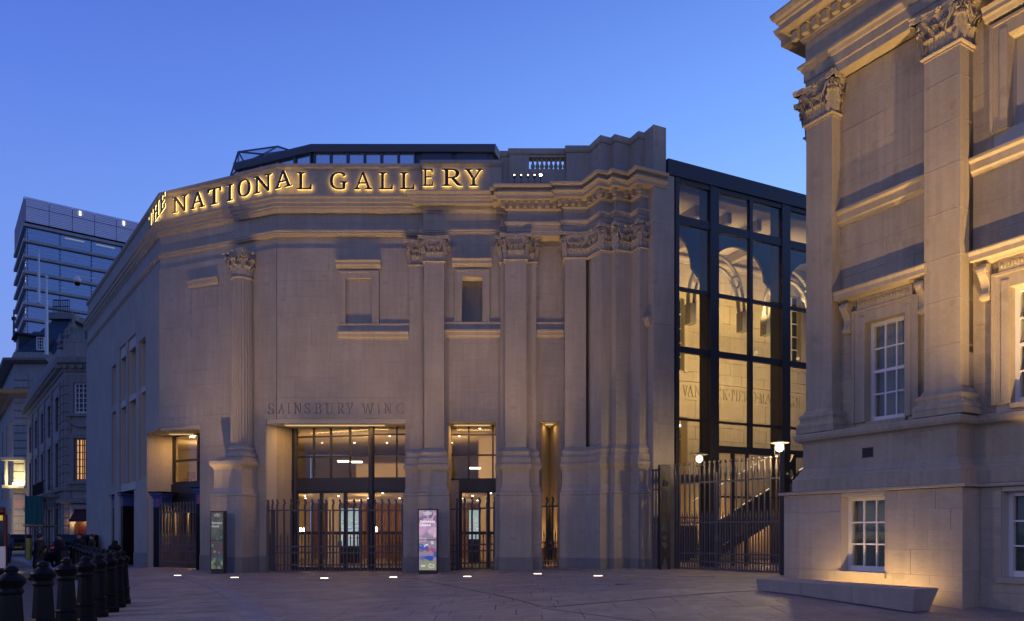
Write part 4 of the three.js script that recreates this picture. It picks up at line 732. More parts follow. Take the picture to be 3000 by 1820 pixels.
// ---------------------------------------------------------------- glazed stair hall between the two stone buildings
const hall = thing('glazed_stair_hall', 'dark framed glass stair hall lit warm inside between the two stone buildings', 'building', [0, 0, 0]);
const FG = new Frame(6.335, -28.69, ...E1);
{
  const f = FG, sL = f.s(1977), s1 = f.s(1988), a0 = f.s(2079), a1 = f.s(2104), b0 = f.s(2195), b1 = f.s(2204), c0 = f.s(2289), c1 = f.s(2313), end = 13, y = (v) => f.y(v, s1);
  const pitch = c0 - a0, cols = [[sL, s1], [a0, a1], [c0, c1], [c0 + pitch, c1 + pitch], [c0 + 2 * pitch, c1 + 2 * pitch]], thin = [[b0, b1], [b0 + pitch, b1 + pitch]];
  const yT = y(512), rows = [y(535.5), y(630.6), y(654.7), y(839), y(850), y(1014), y(1032), y(1224), y(1231)];
  // deep fins carry the glass; thin mullions between them
  for (const [p, q] of cols) part('column_fin', boxG(f, p, q, 0, yT, -0.62, 0.06), M.frame, hall);
  for (const [p, q] of thin) part('mullion', boxG(f, p, q, y(1306), yT, -0.14, 0.04), M.frame, hall);
  const beam = (lo, hi, o = 0.03) => part('transom', boxG(f, sL, end, lo, hi, -0.10, o), M.frame, hall);
  beam(rows[0], yT + 0.02); beam(rows[2], rows[1]); beam(rows[4], rows[3], 0.0); beam(rows[6], rows[5]); beam(rows[8], rows[7], 0.0);
  part('transom', boxG(f, a1, end, f.y(1327, a1), f.y(1306, a1), -0.12, 0.05), M.frame, hall);
  part('roof_fascia', [boxG(new Frame(f.x, f.z, ...E1), f.s(1953) , end, 15.56, 16.16, -0.7, 0.10)], M.frame, hall);
  part('roof_deck', boxG(f, -1, end, 15.7, 15.85, -9, -0.7), M.frame, hall);
  for (const [u, w] of [[2070, 0.25], [2195, 0.12], [2300, 0.15]]) part('roof_vent', boxG(f, f.s(u) - w, f.s(u) + w, 16.16, 16.28, -0.5, -0.3), M.frame, hall);
  // panes between the bars
  const spans = [[s1, a0], [a1, b0], [b1, c0], [c1, b0 + pitch], [b1 + pitch, c0 + pitch]], bands = [[rows[1], rows[0]], [rows[3], rows[2]], [rows[5], rows[4]], [rows[7], rows[6]]];
  for (const [i, [p, q]] of spans.entries()) { for (const [lo, hi] of bands) part('pane', boxG(f, p, q, lo, hi, -0.045, -0.035), M.glass, hall); part('pane', boxG(f, p, q, i ? f.y(1306, a1) : 0.1, rows[8], -0.045, -0.035), M.glass, hall); }
  // lower glazed doors
  part('door_frame', [boxG(f, a1, c0, 3.05, 3.13, -0.1, 0.02), boxG(f, f.s(2145), f.s(2152), 0, f.y(1327, a1), -0.1, 0.02), boxG(f, f.s(2188), f.s(2193), 0, f.y(1327, a1), -0.1, 0.02), boxG(f, s1, a0, f.y(1414, s1), f.y(1390, s1), -0.1, 0.02), boxG(f, s1, a0, 2.2, 2.25, -0.08, 0.0)], M.frame, hall);
  // inner stone wall: courses, two windows, carved names, a doorway on the left
  const FW = new Frame(...f.p(0, -5.2), ...E1);
  const ws = (u) => FW.s(u), wy = (v, u) => FW.y(v, FW.s(u));
  const wl = [ws(1930), ws(2003), wy(1085, 1995), wy(875, 1995)], wr = [ws(2311), ws(2345), wy(1060, 2325), wy(868, 2325)], door = [-4, ws(2014), -0.5, wy(1222, 2000)];
  const yB0 = wy(1180, 2100), yB1 = wy(1128, 2100), band = [-3, 15, yB0, yB1];
  part('wall', wallG(FW, -4, 16, -0.2, 15.5, [door, wl, wr], -0.5, -0.05), M.stones[0], hall);
  stuff(part('wall_stone', ashlar(FW, -4, 16, 0.3, 14.6, [door, wl, wr, band], -0.05, 0, 0.66, 1.5, 0.010).map((q) => bevelBox(q.f, ...q.r, 0.008)), M.clean[0], hall));
  { // carved names on a plain band
    const rect = new THREE.Shape([[-3, yB0], [15, yB0], [15, yB1], [-3, yB1]].map(([x, yy]) => new THREE.Vector2(x, yy))), isl = [], h = (yB1 - yB0) * 0.62;
    const put = (c, u0, u1) => { const a = ws(u0), b = ws(u1), yy = yB0 + (yB1 - yB0) * 0.18; for (const q of letterShapes(c, b - a, h)) { const mv = (p) => new THREE.Vector2(p.x + a, p.y + yy); rect.holes.push(new THREE.Path(q.getPoints().map(mv).reverse())); for (const hh of q.holes) isl.push(new THREE.Shape(hh.getPoints().map(mv))); } };
    for (const [c, a, b] of [['V', 1999, 2015], ['A', 2013, 2032], ['N', 2034, 2054], ['E', 2066, 2077], ['Y', 2082, 2097], ['C', 2094, 2112], ['K', 2116, 2132], ['P', 2142, 2153], ['I', 2156, 2161], ['E', 2164, 2176], ['R', 2178, 2193], ['O', 2198, 2216], ['M', 2224, 2240], ['A', 2240, 2260], ['N', 2263, 2279], ['T', 2282, 2295], ['E', 2297, 2307], ['G', 2313, 2327], ['N', 2331, 2345]]) put(c, a, b);
    const dot = (u) => { const a = ws(u), yy = (yB0 + yB1) / 2; rect.holes.push(new THREE.Path([[-0.045, 0], [0, 0.06], [0.045, 0], [0, -0.06]].map(([x, k]) => new THREE.Vector2(a + x, yy + k)))); };
    for (const u of [1991, 2137, 2220]) dot(u);
    const slab = (s) => { const g = new THREE.ExtrudeGeometry(s, { depth: 0.045, bevelEnabled: false }); g.translate(0, 0, -0.04); return g.applyMatrix4(FW.m()); };
    part('lettered_stone', [slab(rect), ...isl.map(slab)], M.clean[0], hall);
    part('string_course', sweep([[0, yB1], [0.06, yB1 + 0.02], [0.06, yB1 + 0.09], [0, yB1 + 0.1]], [FW.p(-2), FW.p(15)]), M.clean[1], hall);
  }
  for (const w of [wl, wr]) {
    const win = part('window', [boxG(FW, w[0] - 0.22, w[0], w[2] - 0.1, w[3] + 0.22, -0.1, 0.08), boxG(FW, w[1], w[1] + 0.22, w[2] - 0.1, w[3] + 0.22, -0.1, 0.08), boxG(FW, w[0], w[1], w[3], w[3] + 0.22, -0.1, 0.079)], M.clean[1], hall);
    const m = (w[0] + w[1]) / 2; part('window_bar', [boxG(FW, m - 0.03, m + 0.03, w[2], w[3], -0.3, -0.2), ...[0.2, 0.4, 0.6, 0.8].map((t) => boxG(FW, w[0], w[1], w[2] + t * (w[3] - w[2]) - 0.025, w[2] + t * (w[3] - w[2]) + 0.025, -0.3, -0.201))], M.white, win);
    part('pane', boxG(FW, w[0], w[1], w[2], w[3], -0.262, -0.255), M.darkglass, win);
  }
  // steel arches in front of the wall: spandrel plate with round openings, ribs with a ring
  const FAc = new Frame(...f.p(0, -1.3), ...E1), as = (u) => FAc.s(u), ay = (v, u) => FAc.y(v, FAc.s(u));
  const sp0 = as(1920), spr = [as(1936), as(2031), as(2090), as(2245), as(2316), as(2316) + as(2245) - as(2090)], yTop = ay(655, 1988), ySp = ay(795, 2100), yAp = ay(684, 1988);
  const plate = (o, th, drop, mat) => {
    const sh = new THREE.Shape(); const x0 = spr[0] - 1, x1 = spr[5] + 1; sh.moveTo(x0, yTop); sh.lineTo(x0, ySp + drop); sh.lineTo(spr[0], ySp + drop);
    for (const [p, q] of [[spr[0], spr[1]], [spr[2], spr[3]], [spr[4], spr[5]]]) { const m = (p + q) / 2, w = (q - p) / 2; for (let k = 0; k <= 20; k++) { const a = Math.PI * (1 - k / 20); sh.lineTo(m + Math.cos(a) * w, ySp + drop + Math.sin(a) * (yAp - ySp - drop)); } if (q < spr[5]) { const n = q === spr[1] ? spr[2] : spr[4]; sh.lineTo(q, ySp + drop); sh.lineTo(q + (n - q) * 0.35, ySp + drop - 0.35); sh.lineTo(q + (n - q) * 0.65, ySp + drop - 0.35); sh.lineTo(n, ySp + drop); } }
    sh.lineTo(x1, ySp + drop); sh.lineTo(x1, yTop); sh.closePath();
    const g = new THREE.ExtrudeGeometry(sh, { depth: th, bevelEnabled: false }); g.translate(0, 0, o); return g.applyMatrix4(FAc.m());
  };
  part('arch_plate', plate(-0.2, 0.12, 0, M.frame), M.metal, hall);
  for (const [p, q] of [[spr[0], spr[1]], [spr[2], spr[3]], [spr[4], spr[5]]]) {
    const m = (p + q) / 2, w = (q - p) / 2, arc = (k, lift, o) => { const pts = []; for (let i = 0; i <= 16; i++) { const a = Math.PI * (1 - i / 16); pts.push([m + Math.cos(a) * w * k, ySp - 1.0 + Math.sin(a) * (yAp - ySp + 0.9) * k + lift, o]); } return tubeG(pts, 0.085, 8, 32).applyMatrix4(FAc.m()); };
    const rib = part('arch_rib', [arc(1.1, 0, -1.5), arc(0.86, 0, -1.5)], M.metal2 ??= S([0.20, 0.18, 0.16], { roughness: 0.6 }), hall);
    for (const d of [-1, 1]) { const t = new THREE.TorusGeometry(0.26, 0.07, 8, 22); t.translate(m + d * w * 0.72, ySp + 0.30, -1.5); part('ring', t.applyMatrix4(FAc.m()), M.metal2, rib); part('corbel', boxG(FAc, m + d * w - 0.16, m + d * w + 0.16, ySp - 1.9, ySp - 1.0, -1.7, -1.3), M.metal2, rib); }
  }
  // vaulted ceiling panels behind the arches, roof beams in the top row
  part('wall_cornice', sweep([[0, 14.6], [0.08, 14.62], [0.1, 14.7], [0.2, 14.76], [0.2, 14.86], [0, 14.88]], [FW.p(-3), FW.p(15)]), M.clean[1], hall);
  part('ceiling', [boxG(f, -1, 14, 15.45, 15.6, -5.6, -0.72)], M.plaster, hall);
  for (const s of [0.6, 2.2, 3.9, 5.6, 7.3]) part('roof_beam', boxG(f, s, s + 0.25, 15.0, 15.44, -5.2, -1.4), M.stones[0], hall);
  // the stair rising to the right: stringer, steps, balustrade, lit handrail
  const FS = new Frame(...f.p(0, -3.2), ...E1), ss = (u) => FS.s(u), p0 = [ss(2096), FS.y(1632, ss(2096))], p1 = [ss(2285), FS.y(1512, ss(2285))], k = (p1[1] - p0[1]) / (p1[0] - p0[0]), rise = (s) => p0[1] + (s - p0[0]) * k;
  const sa = p0[0] - 0.6, sb = p1[0] + 3.5, par = (lo, hi, o0, o1) => { const sh = new THREE.Shape([[sa, rise(sa) + lo], [sb, rise(sb) + lo], [sb, rise(sb) + hi], [sa, rise(sa) + hi]].map(([x, yy]) => new THREE.Vector2(x, yy))); const g = new THREE.ExtrudeGeometry(sh, { depth: o1 - o0, bevelEnabled: false }); g.translate(0, 0, o0); return g.applyMatrix4(FS.m()); };
  const stair = part('staircase', [par(-0.12, 0.30, -0.06, 0), par(-0.12, 0.30, -1.9, -1.84)], M.frame, hall);
  for (let i = 0; i < 26; i++) { const s = sa + i * (sb - sa) / 26; part('step', boxG(FS, s, s + 0.38, rise(s) + 0.12, rise(s) + 0.20, -1.84, -0.06), M.stones[4], stair); }
  part('balustrade', par(0.32, 1.55, -0.04, -0.02), S([0.05, 0.045, 0.045], { roughness: 0.3 }), stair);
  for (let i = 0; i < 9; i++) { const s = p0[0] + 0.2 + i * 0.72, q = s + 0.42; for (const dy of [1.62, 2.55]) part('handrail_lamp', barG([...FS.p(s, -0.03 - (dy > 2 ? 1.8 : 0))].toSpliced(1, 0, rise(s) + dy), [...FS.p(q, -0.03 - (dy > 2 ? 1.8 : 0))].toSpliced(1, 0, rise(q) + dy), 0.016, 6), M.lampHandrail ??= glow(1, 0.80, 0.5, 1.3), stair); }
  part('hall_floor', boxG(f, -4, 16, -0.2, 0.24, -8, -0.02), M.floor, hall);
  part('dark_panel', [boxG(FS, -1.5, p0[0] - 0.1, 0.25, 1.95, -1.2, -1.15)], M.frame, hall);
  // room seen through the doorway on the left
  part('side_room', [boxG(FW, -3, 12, 4.3, 5.2, -3.4, -3.2), boxG(FW, -3, 12, 4.2, 4.3, -7, -3.2), boxG(FW, -3, 12, 0.2, 7.2, -7.2, -7), boxG(FW, 12, 12.2, 0.2, 7.3, -7, -0.5), boxG(FW, -3, 12, 7.22, 7.4, -7, -0.4), boxG(FW, -3.2, -3, 0.2, 7.3, -7, -0.4)], M.plaster, hall);
  { const g = new THREE.CylinderGeometry(0.22, 0.22, 0.04, 20); const fl = new Frame(...FW.p(0, -2.2), ...E1); g.translate(...[...fl.p(fl.s(1999))].toSpliced(1, 0, 7.18)); part('ceiling_lamp', g, M.lampWhite, hall); }
  const at = (s, yy, o) => [...f.p(s, o)].toSpliced(1, 0, yy);
  bulb(at(4.6, 6.2, -7.6), 14, AMBER, 3); bulb(at(4.6, 2.7, -7.2), 9, AMBER, 3);
  // unseen lamps, at the fins and higher up, placed to light the inner wall
  for (const [s, yy, cd] of [[0.4, 9.3, 52], [2.6, 9.3, 52], [4.8, 9.3, 52], [7.2, 9.3, 52], [10, 9.3, 52]]) { const b = new THREE.SphereGeometry(0.07, 10, 8); b.translate(...at(s, yy, -0.62)); part('unseen_wash_lamp', b, M.lampDim, hall); spot(at(s, yy, -0.62), at(s, 9.2, -5.2), cd, 1.2, 0.9, lin(1, 0.66, 0.28), 4); }
  for (const [s, cd] of [[1.6, 48], [4.2, 48], [7, 48], [9.6, 48]]) { const b = new THREE.SphereGeometry(0.06, 10, 8); b.translate(...at(s, 11.6, -2.2)); part('unseen_wash_lamp', b, M.lampDim, hall); spot(at(s, 11.6, -2.2), at(s, 14.6, -5.0), cd, 1.1, 0.9, lin(1, 0.66, 0.28), 4); }
  for (const s of [3.2, 6.2, 9]) bulb(at(s, 2.2, -4.4), 6, AMBER, 4);
}
// hanging lanterns at the gate
function lantern(u, v, d, label, cd, mat) {
  const t = thing('gate_lantern', label, 'lantern', [px(u, d), py(v, d), -d]);
  part('shade', latheG([[0.03, 0.17], [0.10, 0.16], [0.24, 0.12], [0.30, 0.10], [0.30, 0.085], [0.1, 0.10], [0.03, 0.12]], 0, 0, 24), M.iron, t);
  part('stem', [barG([0, 0.15, 0], [0, 0.42, 0], 0.022, 8, 0.008), barG([0, -0.95, 0], [0, -0.29, 0], 0.02, 8)], M.iron, t);
  part('cage', [0, 1, 2, 3].map((k) => barG([0.155 * Math.cos(k * 1.571 + 0.6), 0.12, 0.155 * Math.sin(k * 1.571 + 0.6)], [0.155 * Math.cos(k * 1.571 + 0.6), -0.30, 0.155 * Math.sin(k * 1.571 + 0.6)], 0.009, 6)).concat([(() => { const g = new THREE.TorusGeometry(0.155, 0.010, 6, 24); g.rotateX(Math.PI / 2); g.translate(0, -0.30, 0); return g; })()]), M.iron, t);
  const g = new THREE.SphereGeometry(0.125, 18, 12); g.scale(1, 1.15, 1); g.translate(0, -0.06, 0); part('globe_lamp', g, mat, t);
  bulb([px(u, d), py(v, d) - 0.06, -d], cd, lin(1, 0.70, 0.32), 5);
  return t;
}
// ---------------------------------------------------------------- the older stone building on the right
const old = thing('old_stone_building', 'older weathered stone building with tall Corinthian pilasters and deep cornice on the right', 'building', [0, 0, 0]);
const KX = px(2297, 18.45), FR = new Frame(KX, -18.45, 0.5026, 0.8645);
{
  const f = FR, B0 = 4.345, W2 = -0.645, END = 13;                         // the plinth breaks back by W2 right of the second pilaster
  const low = [f.p(0, -3), f.p(0, 0), f.p(B0, 0), f.p(B0, W2), f.p(END, W2)];  // plan of the plinth
  const so = (u, o) => f.s(u, o), yy = (v, u, o = 0) => f.y(v, f.s(u, o), o);
  // windows of the plinth
  const lw = [so(2463, 0), so(2592, 0), yy(1676, 2530), yy(1451, 2592)], lw2 = [so(2934, W2), so(2934, W2) + lw[1] - lw[0], lw[2], lw[3]];
  part('wall', [...wallG(f, 0.05, B0 - 0.05, -0.3, 2.56, [lw], -0.6, -0.03), boxG(f, B0 - 0.3, B0 - 0.03, -0.3, 2.55, W2 - 0.3, -0.60), ...wallG(f, B0, END, -0.3, 2.56, [lw2], W2 - 0.6, W2 - 0.03), boxG(f, 0.03, 0.3, -0.3, 2.55, -3, -0.61)], M.joint, old);
  const fret = frameTo(f.p(B0, 0), f.p(B0, W2)), fside = frameTo(f.p(0, -3), f.p(0, 0));
  const st = [...ashlar(f, 0, B0, 0.02, 2.56, [lw], -0.03, 0, 0.40, 0.82, 0.003), ...ashlar(f, B0, END - 4, 0.02, 2.56, [lw2], W2 - 0.03, W2, 0.40, 0.82, 0.003), ...ashlar(fret, 0.003, -W2 - 0.003, 0.02, 2.56, [], -0.03, 0, 0.80, 2, 0.003), ...ashlar(fside, 0, 2.997, 0.02, 2.56, [], -0.03, 0, 0.40, 1.0, 0.004)];
  layStones(st, 'wall_stone', M.clean, old, 120);
  part('ledge', sweep([[-0.2, 2.565], [0.09, 2.57], [0.10, 2.59], [0.10, 2.635], [-0.2, 2.66]], low), M.clean[1], old);
  // dado: base moulding, die, cap
  const dado = [f.p(0.14, -3), f.p(0.14, -0.14), f.p(B0 - 0.1, -0.14), f.p(B0 - 0.1, W2 - 0.12), f.p(END, W2 - 0.12)];
  part('dado', [sweep([[-0.3, 2.655], [0.0, 2.66], [0.0, 2.95], [-0.05, 2.99], [-0.06, 3.04], [-0.10, 3.07], [-0.12, 3.14], [-0.16, 3.20], [-0.18, 3.22], [-0.18, 3.84], [-0.3, 3.85]], dado)], M.old, old);
  const die = [f.p(0.325, -3), f.p(0.325, -0.325), f.p(B0 - 0.285, -0.325), f.p(B0 - 0.285, W2 - 0.305), f.p(END, W2 - 0.305)];
  layStones([...ashlar(f, 0.33, B0 - 0.29, 3.24, 3.84, [], -0.345, -0.318, 0.6, 1.45, 0.008), ...ashlar(f, B0 - 0.28, END - 4, 3.24, 3.84, [], W2 - 0.325, W2 - 0.298, 0.6, 1.45, 0.008)], 'dado_stone', M.olds, old, 40);
  part('dado_cap', sweep([[-0.3, 3.80], [0.01, 3.81], [0.04, 3.86], [0.14, 3.90], [0.17, 3.96], [0.17, 4.04], [0.12, 4.08], [-0.4, 4.10]], die), M.old, old);
  { const s0 = so(2527, -0.318), s1 = so(2559, -0.318), y0 = yy(1341, 2540, -0.318), y1 = yy(1312, 2540, -0.318); const v = part('vent_grille', boxG(f, s0, s1, y0, y1, -0.36, -0.308), M.frame, old); for (let k = 1; k < 6; k++) part('vent_slat', boxG(f, s0 + 0.02, s1 - 0.02, y0 + (y1 - y0) * k / 6 - 0.01, y0 + (y1 - y0) * k / 6 + 0.006, -0.309, -0.300), M.black, v); }
  // upper wall: lower part between pilasters, set back
  const PO = -0.37, WA = -0.69, WB = -0.86, sA0 = 0.37, sA1 = so(2437, PO), sB0 = so(2708, PO), sB1 = so(2813, PO), YT = 12.62;
  // upper windows
  const uw = [so(2539, WA), so(2657, WA), yy(1232, 2580, WA), yy(930, 2600, WA)], uw2 = [so(2962, WB), so(2962, WB) + uw[1] - uw[0], uw[2], uw[3]];
  const un2 = [so(2957, WB), so(2957, WB) + uw[1] - uw[0], yy(366, 2975, WB), yy(86, 2985, WB)];
  part('wall', [...wallG(f, sA0, sB1, 4.05, YT, [uw], WA - 0.5, WA - 0.02), ...wallG(f, sB1 - 0.1, END, 4.05, YT + 2.6, [uw2, un2], WB - 0.5, WB - 0.02), boxG(f, sA0 + 0.05, sA0 + 0.4, 4.05, 14.5, -3, -0.72), boxG(f, un2[0] - 0.1, un2[1] + 0.1, un2[2] - 0.1, un2[3] + 0.1, WB - 0.7, WB - 0.3)], M.joint, old);
  const SC = [9.05, 9.45], hole = (w, m = 0.28) => [w[0] - m, w[1] + m, w[2] - 0.3, w[3] + m];
  const up = [...ashlar(f, sA1, sB0, 4.1, SC[0], [hole(uw)], WA - 0.03, WA, 0.62, 1.15, 0.0035), ...ashlar(f, sA1, sB0, SC[1], YT, [], WA - 0.03, WA, 0.62, 1.15, 0.0035), ...ashlar(f, sB1, sB1 + 4.5, 4.1, SC[0], [hole(uw2)], WB - 0.03, WB, 0.62, 1.15, 0.0035), ...ashlar(f, sB1, sB1 + 4.5, SC[1], YT, [hole(un2, 0.3)], WB - 0.03, WB, 0.62, 1.15, 0.0035)];
  layStones(up, 'wall_stone', M.olds, old, 170);
  for (const [a, b, o] of [[sA1, sB0, WA], [sB1, END, WB]]) part('string_course', sweep([[0, SC[0]], [0.05, SC[0] + 0.01], [0.07, SC[0] + 0.07], [0.12, SC[0] + 0.10], [0.12, SC[0] + 0.26], [0.19, SC[0] + 0.30], [0.19, SC[0] + 0.36], [0.04, SC[0] + 0.40], [0, SC[1] + 0.01]], [f.p(a + 0.005, o), f.p(b, o)]), M.old, old);
  // pilasters
  const A = [f.p(sA0, -1.1), f.p(sA0, PO), f.p(sA1, PO), f.p(sA1, WA - 0.02)], Bp = [f.p(sB0, WA - 0.02), f.p(sB0, PO), f.p(sB1, PO), f.p(sB1, WB - 0.02)];
  const CY = 11.80, CH = 0.86;
  for (const path of [A, Bp]) {
    const s = part('pilaster', sweep([[0, 4.6], [0, CY]], path, false), M.olds[path === A ? 0 : 1], old);
    for (const y of [5.55, 6.5, 7.4, 8.35, 9.3, 10.2, 11.1]) part('joint_line', sweep([[0.0005, y], [0.004, y + 0.003], [0.004, y + 0.010], [0.0005, y + 0.013]], path, false), M.olds[4], s);
    part('pilaster_base', sweep(baseProfile(4.095, 4.66), path, false), M.old, s);
    part('capital', capitalG(path, CY, CH), M.olds[2], s);
  }
  // side pilaster round the corner, seen only by its capital
  const Sd = [f.p(-0.02, -1.25), f.p(-0.02, -0.85)];
  part('capital', capitalG([f.p(0.37, -1.35), f.p(0.02, -1.35), f.p(0.02, -0.83), f.p(0.37, -0.83)], CY, CH), M.olds[2], old);
  // entablature
  const ent = [f.p(sA0 - 0.02, -0.60), f.p(sA0 - 0.02, PO + 0.0), f.p(END, PO + 0.0)], ent0 = [f.p(0.34, -2.6), f.p(sA0 - 0.02, -0.60)];
  part('architrave', sweep([[-0.6, 12.66], [0, 12.66], [0, 12.86], [0.03, 12.88], [0.03, 13.10], [0.06, 13.12], [0.09, 13.2], [0.14, 13.24], [0.14, 13.30], [-0.6, 13.31]], ent), M.old, old);
  part('frieze', sweep([[0.0, 13.305], [0.0, 13.86]], ent, false), M.olds[1], old);
  part('cornice', sweep([[-0.6, 13.86], [0.04, 13.86], [0.07, 13.92], [0.10, 13.95], [0.10, 14.20], [0.22, 14.22], [0.24, 14.26], [0.44, 14.27], [0.44, 14.42], [0.49, 14.45], [0.50, 14.50], [0.56, 14.55], [0.60, 14.64], [0.60, 14.70], [-0.6, 14.74]], ent), M.old, old);
  dentilsOn(ent, 13.97, 14.19, 0.105, 0.235, 0.15, 0.13, new THREE.BoxGeometry(0.15, 0.21, 0.13), M.old, old);
  part('blocking_course', sweep([[-0.6, 14.74], [0.1, 14.74], [0.1, 15.5], [-0.6, 15.55]], ent), M.old, old);
  // side entablature of the body behind, stepping out to the left
  const side = [f.p(0.0, -3.2), f.p(0.0, -1.02), f.p(0.6, -1.02)];
  part('architrave', sweep([[-0.4, 12.66], [0, 12.66], [0.06, 13.12], [0.14, 13.24], [0.14, 13.30], [-0.4, 13.31]], [f.p(0.32, -3.2), f.p(0.32, -1.1), f.p(0.6, -1.1)]), M.old, old);
  part('cornice', sweep([[-0.5, 13.86], [0.04, 13.86], [0.10, 13.95], [0.10, 14.20], [0.24, 14.26], [0.58, 14.27], [0.58, 14.42], [0.66, 14.55], [0.72, 14.70], [-0.5, 14.74]], [f.p(0.12, -3.2), f.p(0.12, -1.02), f.p(0.6, -1.02)]), M.old, old);
  part('unseen_side_wall', boxG(f, 0.38, 0.8, -0.3, 14.6, -34, -0.9), M.old, old);  // unseen side, run far back with the roof to darken the hall glass
  part('roof_slab', boxG(f, 0.45, END, 14.3, 14.9, -34, -0.9), M.old, old);

  // sash windows
  const sash = (w, o, cols, rws, reveal, tilt) => {
    const d = o - reveal, t = 0.035, win = part('window', [boxG(f, w[0] + 0.002, w[0] + 0.08, w[2], w[3] - 0.002, d - 0.12, d), boxG(f, w[1] - 0.08, w[1] - 0.002, w[2], w[3] - 0.002, d - 0.12, d), boxG(f, w[0] + 0.081, w[1] - 0.081, w[3] - 0.09, w[3] - 0.002, d - 0.12, d - 0.001), boxG(f, w[0] + 0.081, w[1] - 0.081, w[2], w[2] + 0.12, d - 0.12, d - 0.001)], M.white, old);
    const x0 = w[0] + 0.08, x1 = w[1] - 0.08, y0 = w[2] + 0.12, y1 = w[3] - 0.09;
    for (let i = 1; i < cols; i++) part('glazing_bar', boxG(f, x0 + (x1 - x0) * i / cols - t / 2, x0 + (x1 - x0) * i / cols + t / 2, y0, y1, d - 0.07, d - 0.02), M.white, win);
    for (let j = 1; j < rws; j++) part('glazing_bar', boxG(f, x0, x1, y0 + (y1 - y0) * j / rws - t * (j === rws >> 1 && tilt ? 1 : 0.5), y0 + (y1 - y0) * j / rws + t * (j === rws >> 1 && tilt ? 1 : 0.5), d - 0.071, d - 0.021), M.white, win);
    for (let i = 0; i < cols; i++) for (let j = 0; j < rws; j++) part('pane', boxG(f, x0 + (x1 - x0) * i / cols + t / 2, x0 + (x1 - x0) * (i + 1) / cols - t / 2, y0 + (y1 - y0) * j / rws + t / 2, y0 + (y1 - y0) * (j + 1) / rws - t / 2, d - 0.05, d - 0.045), M.glass, win);
    // blind or curtain a hand's breadth behind the glass, dark room beyond
    const n = tilt ? 26 : 3, P = [], I = [];
    for (let i = 0; i <= n; i++) { const s = w[0] + (w[1] - w[0]) * i / n, z = d - 0.30 - (i % 2 ? (tilt ? 0.035 : 0.01) : 0); P.push([s, w[2], z], [s, w[3], z]); if (i) I.push(2 * i - 2, 2 * i, 2 * i + 1, 2 * i - 2, 2 * i + 1, 2 * i - 1); }
    part(tilt ? 'curtain' : 'blind', flat(P, I).applyMatrix4(f.m()), tilt ? S([0.34, 0.32, 0.25]) : S([0.16, 0.19, 0.16]), win);
    return win;
  };
  sash(lw, 0, 3, 3, 0.28, false); sash(lw2, W2, 3, 3, 0.28, false); sash(uw, WA, 3, 4, 0.16, true); sash(uw2, WB, 3, 4, 0.16, true);
  for (const [w, o] of [[lw, 0], [lw2, W2]]) part('sill', boxG(f, w[0] - 0.06, w[1] + 0.04, w[2] - 0.115, w[2] - 0.003, -0.35 + o, o + 0.07), M.clean[0], old);
  // surrounds, friezes, consoles and hoods of the upper windows
  const surround = (w, o, hood) => {
    const b = 0.26, g = part('window_surround', [boxG(f, w[0] - b, w[0] + 0.006, w[2] + 0.004, w[3] + b, o - 0.15, o + 0.07), boxG(f, w[1] - 0.006, w[1] + b, w[2] + 0.004, w[3] + b, o - 0.15, o + 0.07), boxG(f, w[0] + 0.007, w[1] - 0.007, w[3] - 0.006, w[3] + b - 0.003, o - 0.15, o + 0.069), boxG(f, w[0] - b - 0.06, w[0] - b, w[2], w[3] + b + 0.06, o - 0.02, o + 0.11), boxG(f, w[1] + b, w[1] + b + 0.06, w[2], w[3] + b + 0.06, o - 0.02, o + 0.11), boxG(f, w[0] - b, w[1] + b, w[3] + b, w[3] + b + 0.06, o - 0.02, o + 0.109),
      boxG(f, w[0] - 0.14, w[0] + 0.003, w[2] + 0.006, w[3] + 0.14, o + 0.07, o + 0.088), boxG(f, w[1] - 0.003, w[1] + 0.14, w[2] + 0.006, w[3] + 0.14, o + 0.07, o + 0.088)], M.olds[1], old);
    if (!hood) { part('hood', sweep([[0, w[3] + b + 0.14], [0.12, w[3] + b + 0.15], [0.16, w[3] + b + 0.22], [0.22, w[3] + b + 0.25], [0.22, w[3] + b + 0.33], [0.28, w[3] + b + 0.40], [0, w[3] + b + 0.44]], [f.p(w[0] - b - 0.14, o), f.p(w[1] + b + 0.14, o)]), M.old, g); return; }
    const y = w[3] + b + 0.07, hw = 0.36;
    part('hood_frieze', boxG(f, w[0] - b + 0.08, w[1] + b - 0.08, y, y + 0.24, o - 0.02, o + 0.10), M.olds[3], g);
    for (let k = 0, a = w[0] - b + 0.14; a < w[1] + b - 0.16; a += 0.062, k++) part('frieze_ornament', (() => { const e = new THREE.SphereGeometry(0.5, 6, 5); e.scale(0.05, k % 2 ? 0.15 : 0.11, 0.05); e.translate(a, y + 0.12, o + 0.105); return e.applyMatrix4(f.m()); })(), M.olds[2], g);
    part('hood', sweep([[0, y + 0.245], [0.16, y + 0.25], [0.18, y + 0.29], [0.36, y + 0.30], [0.36, y + 0.40], [0.40, y + 0.46], [0.40, y + 0.49], [0, y + 0.52]], [f.p(w[0] - b - hw, o), f.p(w[1] + b + hw, o)]), M.old, g);
    for (const s of [w[0] - b - 0.17, w[1] + b + 0.17]) {   // S-shaped console with two scrolls
      const sh = new THREE.Shape(); sh.moveTo(0, 0.245); sh.bezierCurveTo(0.30, 0.25, 0.34, 0.08, 0.20, -0.04); sh.bezierCurveTo(0.10, -0.14, 0.09, -0.26, 0.14, -0.36); sh.bezierCurveTo(0.18, -0.46, 0.06, -0.54, 0, -0.46); sh.closePath();
      const e = new THREE.ExtrudeGeometry(sh, { depth: 0.15, bevelEnabled: true, bevelSize: 0.012, bevelThickness: 0.012, bevelSegments: 1, curveSegments: 8 }); e.rotateY(-Math.PI / 2); e.translate(s + 0.075, y, o);
